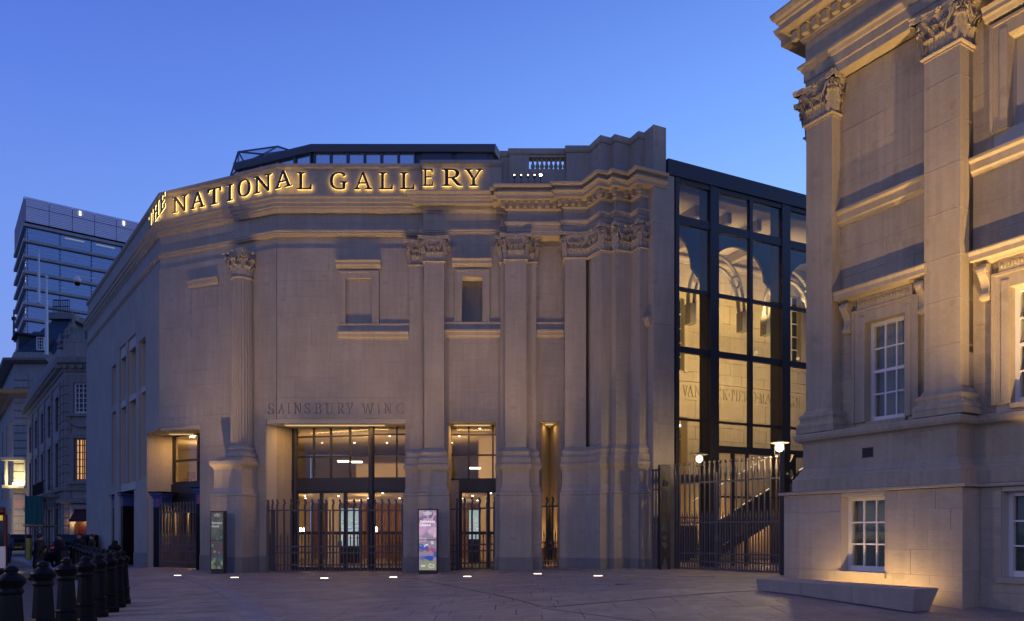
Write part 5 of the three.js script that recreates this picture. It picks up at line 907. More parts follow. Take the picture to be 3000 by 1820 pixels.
      const v = [[0.20, 0.12, 0.085], [0.095, -0.42, 0.06]].map(([oo, dy, r]) => { const c = new THREE.CylinderGeometry(r, r, 0.20, 14); c.rotateZ(Math.PI / 2); c.translate(s, y + dy, o + oo); return c; });
      part('console', [e, ...v].map((q) => q.applyMatrix4(f.m())), M.olds[0], g);
    }
    part('sill', boxG(f, w[0] + 0.002, w[1] - 0.002, w[2] - 0.1, w[2] - 0.002, o - 0.3, o + 0.06), M.olds[1], g);
  };
  surround(uw, WA, true); surround(uw2, WB, true); surround(un2, WB, false);
}
// ---------------------------------------------------------------- iron gates
// tall bars with waved tips, short pointed bars between them, flat rails, posts
function wavyBarG(h, wave) {
  if (!wave) { const g = barG([0, 0, 0], [0, h - 0.26, 0], 0.024, 6), t = barG([0, h - 0.26, 0], [0, h, 0], 0.036, 6, 0.004); return merge([g, t]); }
  const pts = [[0, 0, 0], [0, h * 0.5, 0], [0, h - 0.52, 0], [0.012, h - 0.42, 0], [-0.028, h - 0.28, 0], [0.030, h - 0.13, 0], [0.012, h - 0.04, 0], [-0.004, h, 0]];
  const a = tubeG(pts, 0.044, 6, 26); const b = new THREE.SphereGeometry(0.048, 6, 5); b.translate(-0.004, h, 0); return merge([a, b]);
}
const gateBars = { tall: {}, short: {} };
function gate(name, label, path, o = {}) {
  const h = o.h ?? 2.95, rails = o.rails ?? [0.06, 0.30, 0.80, 1.06, 2.56], gap = o.gap ?? 0.285, P0 = path[0];
  const y0 = (x, z) => gnd(x, z), t = thing(name, label, 'gate', [P0[0], y0(...P0), P0[1]], 0, o.group);
  const rel = (x, y, z) => [x - P0[0], y, z - P0[1]];
  const tall = gateBars.tall[h] ??= (o.spear ? spearBarG(h) : wavyBarG(h, true)), short = gateBars.short[h] ??= wavyBarG(h * 0.545, false);
  for (let i = 0; i < path.length - 1; i++) {
    const f = frameTo(path[i], path[i + 1]), g0 = y0(...path[i]) - y0(...P0), g1 = y0(...path[i + 1]) - y0(...P0), n = Math.max(1, Math.round(f.len / gap));
    for (const [k, r] of rails.entries()) { const a = f.p(0), b = f.p(f.len), g = boxG(new Frame(0, 0, 1, 0), 0, f.len, -0.03, 0.03, -0.02, 0.02); const m = new THREE.Matrix4().makeTranslation(...rel(a[0], g0 + r, a[1])).multiply(new THREE.Matrix4().makeRotationY(-Math.atan2(f.tz, f.tx))).multiply(new THREE.Matrix4().makeRotationZ(Math.atan2(g1 - g0, f.len))); part('rail', g.applyMatrix4(m), M.gate, t); }
    for (let k = 0; k <= n; k++) {
      const s = k / n * f.len, [x, z] = f.p(s), yg = g0 + (g1 - g0) * k / n, m = f.m(s).setPosition(...rel(x, yg + 0.03, z));
      if (!(k === n && i < path.length - 2)) share('tall_bar', tall, M.gate, t, m);
      if (k < n) { const s2 = s + f.len / n / 2, [x2, z2] = f.p(s2); share('short_bar', short, M.gate, t, f.m(s2).setPosition(...rel(x2, yg + 0.03, z2))); }
    }
    if (o.leaves) for (const q of o.leaves) { const [x, z] = f.p(q * f.len); part('leaf_stile', boxG(new Frame(...rel(x, 0, z).filter((_, j) => j !== 1), f.tx, f.tz), -0.03, 0.03, 0.03 + g0, h - 0.38, -0.03, 0.03), M.gate, t); }
  }
  const post = (p) => { const [x, , z] = rel(p[0], 0, p[1]), g = y0(...p) - y0(...P0); part('post', [boxG(new Frame(x, z, 1, 0), -0.055, 0.055, g - 0.05, g + (o.ph ?? h - 0.28), -0.055, 0.055), (() => { const c = new THREE.SphereGeometry(0.085, 8, 6); c.scale(0.8, 2.0, 0.8); c.translate(x, g + (o.ph ?? h - 0.28) + 0.02, z); return c; })()], M.gate, t); };
  if (o.posts !== false) { post(path[0]); post(path[path.length - 1]); }
  if (o.lock) { const f = frameTo(path[path.length - 2], path[path.length - 1]), [x, z] = f.p(f.len * o.lock, 0.03), r = rel(x, 0, z); part('lock_case', boxG(new Frame(r[0], r[2], f.tx, f.tz), -0.07, 0.07, 1.05, 1.28, -0.06, 0.03), M.gate, t); }
  return t;
}
function spearBarG(h) {
  return merge([barG([0, 0, 0], [0, h - 0.75, 0], 0.030, 6), barG([0, h - 0.75, 0], [0, h - 0.46, 0], 0.030, 6, 0.056), barG([0, h - 0.46, 0], [0, h - 0.08, 0], 0.056, 6, 0.026), (() => { const c = new THREE.SphereGeometry(0.060, 8, 6); c.translate(0, h - 0.05, 0); return c; })()]);
}
gate('iron_gate', 'wide grey iron gate with wavy bar tips across the main entrance', [[px(785, 30.75), -30.75], [px(812, 30.4), -30.4], [px(1180, 30.4), -30.4]], { leaves: [0.42, 0.66], lock: 0.5 });
gate('iron_gate', 'grey iron gate in the second entrance opening right of the bright screen', [[px(1317, 30.5), -30.5], [px(1449, 30.5), -30.5]], { gap: 0.29, lock: 0.5 });
gate('iron_gate', 'narrow three barred iron gate in the slim warm lit slot', [[px(1585, 30.6), -30.6], [px(1636, 30.6), -30.6]], { gap: 0.24, h: 2.88, posts: false });
gate('iron_gate', 'dark iron gate folded round the corner opening on the left', [[px(431, 36.0), -36.0], [px(474, 34.4), -34.4], [px(585, 32.6), -32.6]], { gap: 0.27 });
{ // tall spear gate of the passage, its left pier of pierced ironwork
  const a = [px(1978, 27.75), -27.75], b = [px(2292, 24.6), -24.6];
  gate('passage_gate', 'tall double leaf spear topped iron gate across the passage by the glass hall', [a, b], { h: 3.95, rails: [0.05, 0.32, 0.62, 1.75, 3.22], gap: 0.21, spear: true, leaves: [0.02, 0.42, 0.985], posts: false, lock: 0.42 });
  const pier = (name, label, p, w, h, turn) => {
    const t = thing(name, label, 'gate pier', [p[0], gnd(...p), p[1]], turn), sh = new THREE.Shape([[-w, -0.05], [w, -0.05], [w, h], [-w, h]].map((q) => new THREE.Vector2(...q)));
    const dia = (x, y, a, c) => sh.holes.push(new THREE.Path([[x, y - c], [x - a, y], [x, y + c], [x + a, y]].map((q) => new THREE.Vector2(...q))));
    const tri = (...pts) => sh.holes.push(new THREE.Path(pts.map((q) => new THREE.Vector2(...q))));
    const k = h / 3.95, q = w * 0.72;
    tri([-q, 0.02 * k], [q, 0.02 * k], [0, 0.52 * k]); tri([-q, 0.98 * k], [0, 0.74 * k], [q, 0.98 * k], [q * 0.5, 1.02 * k], [-q * 0.5, 1.02 * k]); tri([-q, 1.22 * k], [0, 1.08 * k], [q, 1.22 * k], [0, 1.30 * k]); tri([-q, 1.48 * k], [q, 1.48 * k], [0, 2.12 * k]); tri([0, 2.36 * k], [q * 0.8, 2.95 * k], [-q * 0.8, 2.95 * k]);
    sh.holes.push(new THREE.Path().absarc(0, 3.22 * k, q * 0.9, 0, Math.PI * 2)); tri([-q, 3.86 * k], [0, 3.62 * k], [q, 3.86 * k]);
    const plate = (z) => { const g = new THREE.ExtrudeGeometry(sh, { depth: 0.03, bevelEnabled: false }); g.translate(0, 0, z); return g; };
    part('pierced_plate', plate(0.10), M.pier, t);
    part('pier_edge', [boxG(WORLD, -w, -w + 0.035, -0.05, h, -0.06, 0.0995), boxG(WORLD, w - 0.035, w, -0.05, h, -0.06, 0.0995)], M.pier, t);
    const d = new THREE.OctahedronGeometry(q * 0.62, 0); d.translate(0, 3.22 * k, 0.0); part('boss', d, M.gate, t); part('tie', boxG(WORLD, -0.02, 0.02, 3.22 * k - q * 0.9, 3.22 * k + q * 0.9, -0.01, 0.01), M.gate, t);
    return t;
  };
  pier('pierced_gate_pier', 'pierced iron gate pier standing against the stone flank beside the glass hall', [px(1945, 27.55), -27.55], 0.205, 3.92, 0.2);
  pier('pierced_gate_pier', 'pierced iron gate pier beside the lit lantern at the weathered corner', [px(2306, 24.0), -24.0], 0.27, 4.02, 0.5);
  gate('side_railing', 'short run of spear railings left of the pierced pier against the flank', [[px(1913, 27.7), -27.7], [px(1931, 27.6), -27.6]], { h: 3.75, rails: [0.05, 0.62, 1.75, 3.0], gap: 0.12, spear: true, posts: false });
  lantern(2049, 1340, 26.4, 'dimmer lantern on the passage gate in front of the glass hall', 5, glow(1, 0.85, 0.6, 2.2));
  lantern(2284, 1306, 24.4, 'brightest glowing lantern beside the weathered corner of the old building', 22, M.lampHot);
}
// ---------------------------------------------------------------- information screens
function kiosk(u0, u1, us, v0, v1, d, label, paint, k, turn) {
  const w = (u1 - u0) / FOC * d, h = (v1 - v0) / FOC * d, x = px((u0 + u1) / 2, d), t = thing('information_screen', label, 'screen kiosk', [x, 0, -d], turn);
  t.position.y = py(v1, d);
  part('cabinet', [bevelBox(new Frame(0, 0, 1, 0), -w / 2, w / 2, 0.14, h, -0.30, 0, 0.012), boxG(WORLD, -w / 2 + 0.03, w / 2 - 0.03, -0.03, 0.139, -0.27, -0.03)], M.kioskDark ??= S([0.045, 0.036, 0.032], { roughness: 0.4, metalness: 0.3 }), t);
  const c = document.createElement('canvas'); c.width = 256; c.height = 920; paint(c.getContext('2d'));
  const tx = new THREE.CanvasTexture(c); tx.colorSpace = THREE.SRGBColorSpace; tx.magFilter = THREE.LinearFilter;
  const mat = new THREE.MeshStandardMaterial({ color: lin(0.02, 0.02, 0.02), emissive: lin(1, 1, 1), emissiveMap: tx, emissiveIntensity: k, roughness: 0.2 });
  const screen = (ya, yb) => {
    const g = new THREE.BoxGeometry(w - 0.10, yb - ya, 0.006), uv = g.attributes.uv; for (let i = 0; i < uv.count; i++) uv.setY(i, (ya + uv.getY(i) * (yb - ya) - 0.2) / (h - 0.26)); g.translate(0, (ya + yb) / 2, 0.006);
    const m = new THREE.Mesh(g, mat); m.name = numbered('display_panel'); m.castShadow = m.receiveShadow = true; t.add(m);
  };
  const mid = 0.2 + (h - 0.26) * 0.505; screen(0.2, mid - 0.015); screen(mid + 0.015, h - 0.06);
  return t;
}
// a soft abstract print in muted colours under the notice; no picture of anything in particular
function notice(x, bg, blobs, foot) {
  x.fillStyle = bg; x.fillRect(0, 0, 256, 920); seed = blobs.seed;
  for (const [col, n, ya, yb, ra, rb] of blobs.list) for (let k = 0; k < n; k++) { x.globalAlpha = rr(0.35, 0.8); x.fillStyle = col; x.beginPath(); x.ellipse(rr(0, 256), rr(ya, yb), rr(ra, rb), rr(ra, rb) * rr(0.5, 1.6), rr(0, 3), 0, 7); x.fill(); }
  x.globalAlpha = 1; x.fillStyle = '#ffffff'; x.textAlign = 'center'; x.font = 'bold 17px serif'; x.fillText('THE', 128, 26); x.font = 'bold 24px serif'; x.fillText('NATIONAL', 128, 46); x.fillText('GALLERY', 128, 68);
  x.textAlign = 'left'; x.font = 'bold 52px sans-serif'; x.fillText('Entrance', 14, 190); x.fillText('closed', 14, 244);
  if (foot) { x.strokeStyle = '#ffffff'; x.lineWidth = 5; x.beginPath(); x.moveTo(140, 850); x.lineTo(170, 820); x.lineTo(176, 836); x.lineTo(222, 836); x.lineTo(222, 872); x.lineTo(150, 872); x.closePath(); x.stroke(); x.fillRect(28, 842, 66, 4); x.fillRect(28, 852, 74, 4); x.fillRect(28, 862, 60, 4); x.fillRect(140, 886, 70, 3); }
}
kiosk(1224, 1282, 0, 1491, 1686, 28.6, 'brightest tall screen kiosk with a pink and blue picture reading Entrance closed', (x) => notice(x, '#8f7f98', { seed: 31, list: [['#c59ac0', 14, 0, 420, 30, 80], ['#5a4a66', 5, 60, 180, 20, 60], ['#d7b3c8', 8, 260, 460, 20, 60], ['#2a49a8', 12, 560, 800, 30, 70], ['#b64455', 5, 560, 680, 16, 36], ['#8d8f6a', 9, 790, 920, 30, 70], ['#e7d9dc', 4, 480, 560, 12, 26]] }, true), 0.95, 0.0);
kiosk(615, 656, 0, 1497, 1682, 29.2, 'dimmer greenish screen kiosk reading Entrance closed beside the fluted column pedestal', (x) => notice(x, '#55605a', { seed: 32, list: [['#6f7c66', 14, 0, 460, 30, 70], ['#8a5f6c', 7, 0, 300, 24, 54], ['#bfc4b4', 9, 380, 800, 12, 34], ['#7a4a66', 8, 480, 760, 20, 60], ['#4f6f8f', 4, 650, 800, 18, 40], ['#a7b39a', 8, 760, 920, 20, 60]] }, false), 0.42, 0.0);

// ---------------------------------------------------------------- bench
{
  const p = [px(2671, 14.24), -14.24], f0 = FR, s1 = 4.1, s0 = 0.33, t = thing('stone_bench', 'long pale stone wedge bench below the sash window on the right', 'bench', [p[0], gnd(...p), p[1]]);
  const oF = 1.32, yTop = 0.545, seg = [s0, s0 + 1.25, s0 + 2.5, s1 + 0.02];
  for (let i = 0; i < 3; i++) {
    const a = seg[i] + (i ? 0.004 : 0), b = seg[i + 1] - (i < 2 ? 0.004 : 0), P = [], I = [], yb = (s) => { const [x, z] = f0.p(s, oF - 0.3); return gnd(x, z) + 0.012; };
    for (const [s, lean] of [[a, 0], [b, i === 2 ? 0.06 : 0]]) for (const [o, y, top] of [[oF, 0, 0], [oF + 0.055, 1, 1], [oF + 0.045, 1.02, 1], [oF - 0.76, 1.02, 1], [oF - 0.77, 1, 1], [oF - 0.55, 0, 0]]) { const [x, z] = f0.p(s + lean * (top ? 1 : 0), o), y0 = yb(s); P.push([x - p[0], (y > 1 ? yTop : y > 0.5 ? yTop - 0.012 : y0) + 0 - gnd(...p) + (y > 0.5 ? 0 : 0), z - p[1]]); }
    const m = 6; for (let j = 0; j < m; j++) { const c = j, d = (j + 1) % m; I.push(c, d, m + d, c, m + d, m + c); }
    for (let j = 1; j < m - 1; j++) I.push(0, j + 1, j, m, m + j, m + j + 1);
    part('bench_block', flat(P, I), M.benchStone ??= stoneOf(0.50, 0.465, 0.42), t);
  }
  // light strip under its back edge washes the wall
  const mk = (a, b) => { const A = f0.p(a, oF - 0.86), Bq = f0.p(b, oF - 0.80); return [A, Bq]; };
  const [A, Bq] = mk(s0 + 1.0, s1 - 0.35), f = frameTo(A, Bq), yl = gnd(...A) * 0.4 + 0.10;
  const strip = thing('strip_light', 'warm light strip on the ground behind the stone bench', 'light strip', [A[0], yl, A[1]]);
  part('strip_lamp', boxG(new Frame(0, 0, f.tx, f.tz), 0, f.len, 0, 0.03, -0.02, 0.02), glow(1, 0.72, 0.32, 2.5), strip);
  const mid = f0.p((s0 + s1) / 2 + 0.35, oF - 0.80), ra = new THREE.RectAreaLight(lin(1, 0.62, 0.24), 95, f.len, 0.05); ra.position.set(mid[0], yl + 0.05, mid[1]); const aim = f0.p((s0 + s1) / 2 + 0.35, 0); ra.lookAt(aim[0], yl + 1.5, aim[1]); scene.add(ra);
}
// ---------------------------------------------------------------- lights let into the paving: they wash the facades
{
  const lens = clean((() => { const g = new THREE.CapsuleGeometry(0.055, 0.19, 4, 12); g.rotateZ(Math.PI / 2); g.scale(1, 0.2, 1); return g; })()), rim = clean((() => { const g = new THREE.CapsuleGeometry(0.10, 0.21, 4, 14); g.rotateZ(Math.PI / 2); g.scale(1, 0.08, 1); return g; })());
  const where = ['leftmost of the lights in the paving, in front of the corner gate', 'paving light in front of the dim screen and the fluted column', 'paving light in front of the left half of the wide gate', 'paving light in front of the right half of the wide gate', 'paving light right of the bright screen, in front of the second gate', 'paving light in front of the slim warm slot', 'rightmost paving light, in front of the stepped pilasters'];
  const flush = (x, z, label, group) => { const t = thing('paving_light', label, 'ground light', [x, gnd(x, z), z], 0, group); share('rim', rim, M.black, t); share('lens_lamp', lens, M.lampWhite, t, new THREE.Matrix4().makeTranslation(0, 0.004, 0)); return t; };
  [[520, 1687], [687, 1693], [950, 1695], [1152, 1692], [1369, 1690], [1575, 1682], [1752, 1688]].forEach(([u, v], i) => {
    let d = 26; for (let k = 0; k < 20; k++) d = (EYE - gnd(px(u, d), -d)) * FOC / (v - CV);
    const x = px(u, d), z = -d; flush(x, z, where[i], 'lights let into the paving along the facade');
    // one fitting, two optics: a narrow beam to the cornice and a weak wide one for the wall below
    const dx = [-1.6, -0.3, 0, 0, 0, 0, 0.7][i], dz = i === 0 ? -6.0 : -4.3, from = [x, gnd(x, z) + 0.07, z], k = [1.05, 1.05, 0.95, 0.95, 0.95, 0.9, 1.0][i];
    spot(from, [x + dx, 19, z + dz], 140 * k, 0.42, 1, FLOOD, 2);
    spot(from, [x + dx, 12.5, z + dz], 17 * k, 0.72, 0.95, FLOOD, 2);
  });
  // the same fittings again, unseen, placed to light the old building
  for (const [s, o, cd, aim] of [[7.2, 1.05, 690, 1.9], [6.2, 4.4, 265, 3.8]]) { const [x, z] = FR.p(s, o), a = FR.p(s - aim, -0.6); flush(x, z, o < 2 ? 'unseen paving light close under the old building wall' : 'unseen paving light a few steps out from the old building wall', 'unseen lights let into the paving before the old building'); spot([x, gnd(x, z) + 0.07, z], [a[0], 14.5, a[1]], cd, 0.52, 1, lin(1, 0.63, 0.26), 2); }
}
// ---------------------------------------------------------------- row of five small projectors on the cornice
{
  const d = 29.55, rail = thing('projector_rail', 'black rail of five small projectors, one glaring, on the cornice below the balustrade', 'projector rail', [px(1552, d), 15.56, -d]);
  part('rail', [boxG(WORLD, -0.78, 0.62, 0.05, 0.10, -0.03, 0.03), boxG(WORLD, -0.6, -0.55, 0, 0.05, -0.03, 0.03), boxG(WORLD, 0.4, 0.45, 0, 0.05, -0.03, 0.03)], M.black, rail);
  [1507, 1527, 1547, 1566, 1584].forEach((u, i) => {
    const x = px(u, d) - rail.position.x, y = py(514, d) - rail.position.y, big = i === 4;
    const b = new THREE.CylinderGeometry(0.07, 0.055, 0.16, 12); b.rotateX(Math.PI / 2); b.translate(x, y, -0.05);
    const h = part('projector', [b, barG([x, 0.1, 0], [x, y - 0.05, -0.04], 0.012, 6)], M.black, rail);
    const l = new THREE.SphereGeometry(big ? 0.048 : 0.03, 12, 8); l.scale(1, 1, 0.4); l.translate(x, y, 0.035); part('lens_lamp', l, big ? (M.lampGlare ??= glow(1, 0.86, 0.55, 60)) : (M.lampSmall ??= glow(1, 0.84, 0.55, 7)), h);
    spot([px(u, d), py(514, d), -d + 0.12], [10 - i * 2.0, 1, -16 + i], big ? 60 : 22, 0.35, 0.8, lin(1, 0.74, 0.38), 3);
  });
}
// ---------------------------------------------------------------- cast-iron bollards
{
  const prof = [[0.02, 0], [0.185, 0], [0.185, 0.10], [0.165, 0.13], [0.155, 0.34], [0.168, 0.35], [0.172, 0.375], [0.160, 0.39], [0.15, 0.40], [0.122, 0.86], [0.140, 0.88], [0.143, 0.905], [0.128, 0.925], [0.125, 0.955], [0.16, 1.00], [0.168, 1.045], [0.158, 1.075], [0.12, 1.10], [0.085, 1.125], [0.065, 1.14], [0.078, 1.155], [0.080, 1.185], [0.062, 1.212], [0.03, 1.226], [0.001, 1.23]];
  const shaft = (() => { // ten-sided lower part, round cap
    const P = []; const g1 = new THREE.LatheGeometry(prof.slice(0, 10).map(([r, y]) => new THREE.Vector2(r, y)), 10), g2 = new THREE.LatheGeometry(prof.slice(9, 16).map(([r, y]) => new THREE.Vector2(r, y)), 28), g3 = new THREE.LatheGeometry(prof.slice(15).map(([r, y]) => new THREE.Vector2(r, y)), 28);
    const f1 = g1.toNonIndexed(); f1.computeVertexNormals(); return [f1, g2, g3];
  })();
  const proto = thing('bollard', '', 'bollard', [0, 0, 0], 0, 'black cast iron bollards along the kerb');
  part('shaft', shaft[0], M.black, proto); part('collar', shaft[1], M.black, proto); part('cap', shaft[2], M.black, proto);
  const rowN = [[32, 1657], [126, 1644], [194, 1635], [251, 1629], [287, 1623], [320, 1619.5], [342, 1616], [357, 1613.5]];
  const names = ['nearest black bollard, cut by the left and lower edges', 'second nearest black bollard, next to the one cut by the edge', 'third black bollard from the left edge', 'fourth black bollard from the left edge', 'fifth black bollard from the left, its foot in view', 'sixth black bollard from the left in the near row', 'seventh black bollard, half hidden near the end of the near row', 'last bollard of the near row, beside the open paving'];
  rowN.forEach(([u, v], i) => { const d = 0.42 * FOC / (v - CV), b = i ? proto.clone() : proto; if (i) { b.name = numbered('bollard'); scene.add(b); } b.position.set(px(u, d), 0, -d); b.userData = { label: names[i], category: 'bollard', group: 'black cast iron bollards along the kerb' }; });
  const farN = [[214, 29.5], [225, 27.4], [236, 25.6], [247, 24.0], [257, 22.6], [267, 21.6], [278, 20.8], [290, 20.0], [302, 19.2], [316, 18.4], [330, 17.7]];
  farN.forEach(([u, d], i) => { const b = proto.clone(); b.name = numbered('bollard'); scene.add(b); b.position.set(px(u, d), 0, -d); b.userData = { label: ['farthest', 'second farthest', 'third farthest', 'fourth farthest', 'fifth farthest', 'middle', 'sixth nearest', 'fifth nearest', 'fourth nearest', 'third nearest', 'nearest'][i] + ' small headed bollard of the far row by the dark figures', category: 'bollard', group: 'far row of bollards' }; });
  const b = proto.clone(); b.name = numbered('bollard'); scene.add(b); b.position.set(px(336, 23), 0, -23); b.position.y = 0.16; b.userData = { label: 'single taller bollard head rising behind the near row against the pale wall', category: 'bollard', group: 'black cast iron bollards along the kerb' };
  b.position.y = 0; b.scale.setScalar(1.14);
}

// ---------------------------------------------------------------- unseen street lamps, placed to light the paving, bollards and lower walls
for (const [x, z, h, cd, label] of [[-15, -11, 5.2, 90, 'unseen black street lamp with a glass globe by the row of bollards'], [9, 9, 6.5, 70, 'unseen black street lamp with a glass globe on the square behind the viewer, nearer the bench'], [-6, 12, 6.5, 70, 'unseen black street lamp with a glass globe on the square behind the viewer, nearer the street']]) {
  const t = thing('unseen_street_lamp', label, 'unseen street lamp', [x, 0, z]);
  part('lamp_pole', latheG([[0.24, -0.1], [0.24, 0.3], [0.14, 0.6], [0.08, 1.0], [0.06, h - 0.5], [0.12, h - 0.4], [0.14, h - 0.32]], 0, 0, 16), M.black, t);
  const g = new THREE.SphereGeometry(0.2, 18, 12); g.translate(0, h - 0.14, 0); part('globe_lamp', g, M.lampHot, t); part('finial', latheG([[0.16, h + 0.02], [0.1, h + 0.1], [0.03, h + 0.16], [0.001, h + 0.26]], 0, 0, 12), M.black, t);
  bulb([x, h - 0.14, z], cd, lin(1, 0.72, 0.42), 8);
}
// ---------------------------------------------------------------- buildings down the street on the left
const SD = [-0.79, -1.0];                                 // direction of the street, away from the camera
M.far = stoneOf(0.44, 0.41, 0.37, sootMap); M.farTrim = stoneOf(0.36, 0.335, 0.305, sootMap); M.farLight = stoneOf(0.5, 0.475, 0.43, sootMap);
const DARKROOM = M.darkglass;
function barWindow(parent, f, s0, s1, y0, y1, o, cols, rws, pane, bar = M.white, t = 0.05) {
  const w = part('window', [boxG(f, s0, s0 + 0.1, y0, y1, o - 0.2, o + 0.02), boxG(f, s1 - 0.1, s1, y0, y1, o - 0.2, o + 0.02), boxG(f, s0 + 0.1, s1 - 0.1, y1 - 0.1, y1, o - 0.2, o + 0.018), boxG(f, s0 + 0.1, s1 - 0.1, y0, y0 + 0.1, o - 0.2, o + 0.018),
    ...Array.from({ length: cols - 1 }, (_, i) => boxG(f, s0 + (s1 - s0) * (i + 1) / cols - t / 2, s0 + (s1 - s0) * (i + 1) / cols + t / 2, y0 + 0.1, y1 - 0.1, o - 0.1, o)), ...Array.from({ length: rws - 1 }, (_, j) => boxG(f, s0 + 0.1, s1 - 0.1, y0 + (y1 - y0) * (j + 1) / rws - t / 2, y0 + (y1 - y0) * (j + 1) / rws + t / 2, o - 0.1, o - 0.002))], bar, parent);
  part('pane', boxG(f, s0 + 0.08, s1 - 0.08, y0 + 0.08, y1 - 0.08, o - 0.16, o - 0.12), pane, w); return w;
}
{ // corner house with the lit tall window
  const t = thing('corner_house', 'dim stone corner house with a tall amber lit window beside the gallery wing', 'building', [0, 0, 0]);
  const D = 52, c = [px(187, D), -D], f = new Frame(c[0], c[1], 1, 0), e = px(330, D) - c[0], X = (u) => f.s(u), Y = (v) => py(v, D);
  const L = 26, sd = new Frame(c[0] + SD[0] * L / Math.hypot(...SD), c[1] + SD[1] * L / Math.hypot(...SD), -SD[0], -SD[1]);
  const wins = [[X(216), X(267), Y(1210), Y(1122)], [X(217), X(269), Y(1408), Y(1284)], [X(219), X(268), -0.5, Y(1492)]];
  const top = Y(1002);
  const sw = []; for (let i = 0; i < 5; i++) for (const [a, b] of [[0.2, 3.4], [5.0, 8.2], [9.2, 11.6]]) sw.push([L - 4.0 - i * 4.7, L - 2.3 - i * 4.7, a, b]);
  part('wall', [...wallG(f, 0, e, -0.5, top, wins, -0.5, 0), ...wallG(sd, 0, L, -0.5, top, sw, -0.5, 0)], M.far, t);
  for (const w of sw) { const q = part('window', boxG(sd, w[0], w[1], w[2], w[3], -0.4, -0.35), DARKROOM, t); part('window_frame', [boxG(sd, w[0] - 0.2, w[0], w[2], w[3] + 0.2, -0.1, 0.08), boxG(sd, w[1], w[1] + 0.2, w[2], w[3] + 0.2, -0.1, 0.08), boxG(sd, w[0], w[1], w[3], w[3] + 0.25, -0.1, 0.12)], M.farTrim, q); }
  // bands of rustication and quoins near the corner
  const rust = []; for (let y = 0.25; y < 12.6; y += 0.62) rust.push(bevelBox(f, 0.02, 0.55, y, y + 0.55, -0.02, 0.09, 0.03), bevelBox(sd, L - 0.9, L - 0.02, y, y + 0.55, -0.02, 0.09, 0.03));
  for (let i = 0; i < 5; i++) for (let y = 0.25; y < 12.4; y += 0.62) rust.push(bevelBox(sd, L - 1.6 - i * 4.7 - 0.5, L - 1.6 - i * 4.7, y, y + 0.55, -0.02, 0.1, 0.03));
  stuff(part('rusticated_stone', rust, M.farTrim, t));
  const P = [sd.p(0), c, f.p(e)];
  part('cornice', sweep([[-0.3, Y(1092)], [0.1, Y(1090)], [0.14, Y(1082)], [0.2, Y(1078)], [0.22, Y(1070)], [0.44, Y(1066)], [0.50, Y(1050)], [-0.3, Y(1046)]], P), M.farTrim, t);
  dentilsOn(P, Y(1082), Y(1072), 0.16, 0.4, 0.2, 0.28, new THREE.BoxGeometry(0.2, 0.24, 0.24), M.farTrim, t, 'bracket');
  part('string_course', [sweep([[0, Y(1440)], [0.18, Y(1438)], [0.22, Y(1430)], [0, Y(1428)]], P), sweep([[0, Y(1478)], [0.3, Y(1474)], [0.34, Y(1462)], [0, Y(1460)]], P), sweep([[0, Y(1112)], [0.06, Y(1111)], [0.06, Y(1100)], [0, Y(1099)]], P)], M.farTrim, t);
  part('parapet', sweep([[-0.5, Y(1047)], [-0.1, Y(1047)], [-0.1, Y(1004)], [0.0, Y(1003)], [0.0, Y(996)], [-0.5, Y(995)]], P), M.far, t);
  barWindow(t, f, ...wins[0], -0.1, 4, 6, DARKROOM, M.white, 0.045); 
  const amber = new THREE.MeshStandardMaterial({ color: lin(0.5, 0.4, 0.25), emissive: lin(0.95, 0.47, 0.13), emissiveIntensity: 0.85 });
  barWindow(t, f, ...wins[1], -0.1, 4, 6, amber, M.farTrim, 0.05);
  const w = wins[1]; const cur = []; for (let k = 0; k < 5; k++) cur.push(boxG(f, w[0] + 0.2 + k * 0.24, w[0] + 0.27 + k * 0.24, w[2] + 0.1, w[3] - 0.1, -0.225, -0.2)); part('curtain', cur, S([0.3, 0.15, 0.05]), t);
  for (const q of wins.slice(0, 2)) { part('window_surround', [boxG(f, q[0] - 0.3, q[0], q[2] - 0.1, q[3] + 0.3, -0.05, 0.1), boxG(f, q[1], q[1] + 0.3, q[2] - 0.1, q[3] + 0.3, -0.05, 0.1), boxG(f, q[0], q[1], q[3], q[3] + 0.3, -0.05, 0.098), boxG(f, q[0] - 0.45, q[1] + 0.45, q[2] - 0.26, q[2] - 0.1, -0.05, 0.22)], M.farTrim, t); }
  // garland under the upper window
  const gy = Y(1236), gx = (w[0] + w[1]) / 2; part('garland', [tubeG([[-1.0, 0.1, 0], [-0.5, -0.25, 0.05], [0, -0.36, 0.07], [0.5, -0.25, 0.05], [1.0, 0.1, 0]], 0.09, 6, 16), tubeG([[-1.0, 0.1, 0], [-1.03, -0.5, 0.02]], 0.06, 6), tubeG([[1.0, 0.1, 0], [1.03, -0.5, 0.02]], 0.06, 6)].map((g) => g.translate(c[0] + gx, gy, c[1] + 0.05)), M.farTrim, t);
  // shop door with red awning
  const dq = wins[2]; part('shop_door', boxG(f, dq[0], dq[1], 0, dq[3], -0.45, -0.4), S([0.10, 0.018, 0.012], { roughness: 0.4 }), t);
  part('door_surround', [boxG(f, dq[0] - 0.3, dq[0], 0, dq[3] + 0.3, -0.05, 0.14), boxG(f, dq[1], dq[1] + 0.3, 0, dq[3] + 0.3, -0.05, 0.14), boxG(f, dq[0], dq[1], dq[3], dq[3] + 0.3, -0.05, 0.138)], M.far, t);
  part('awning', sweep([[0, dq[3] - 0.05], [0.7, dq[3] - 0.75], [0.72, dq[3] - 0.9], [0, dq[3] - 0.5]], [f.p(dq[0] + 0.02), f.p(dq[1] - 0.02)]), S([0.06, 0.01, 0.012]), t);
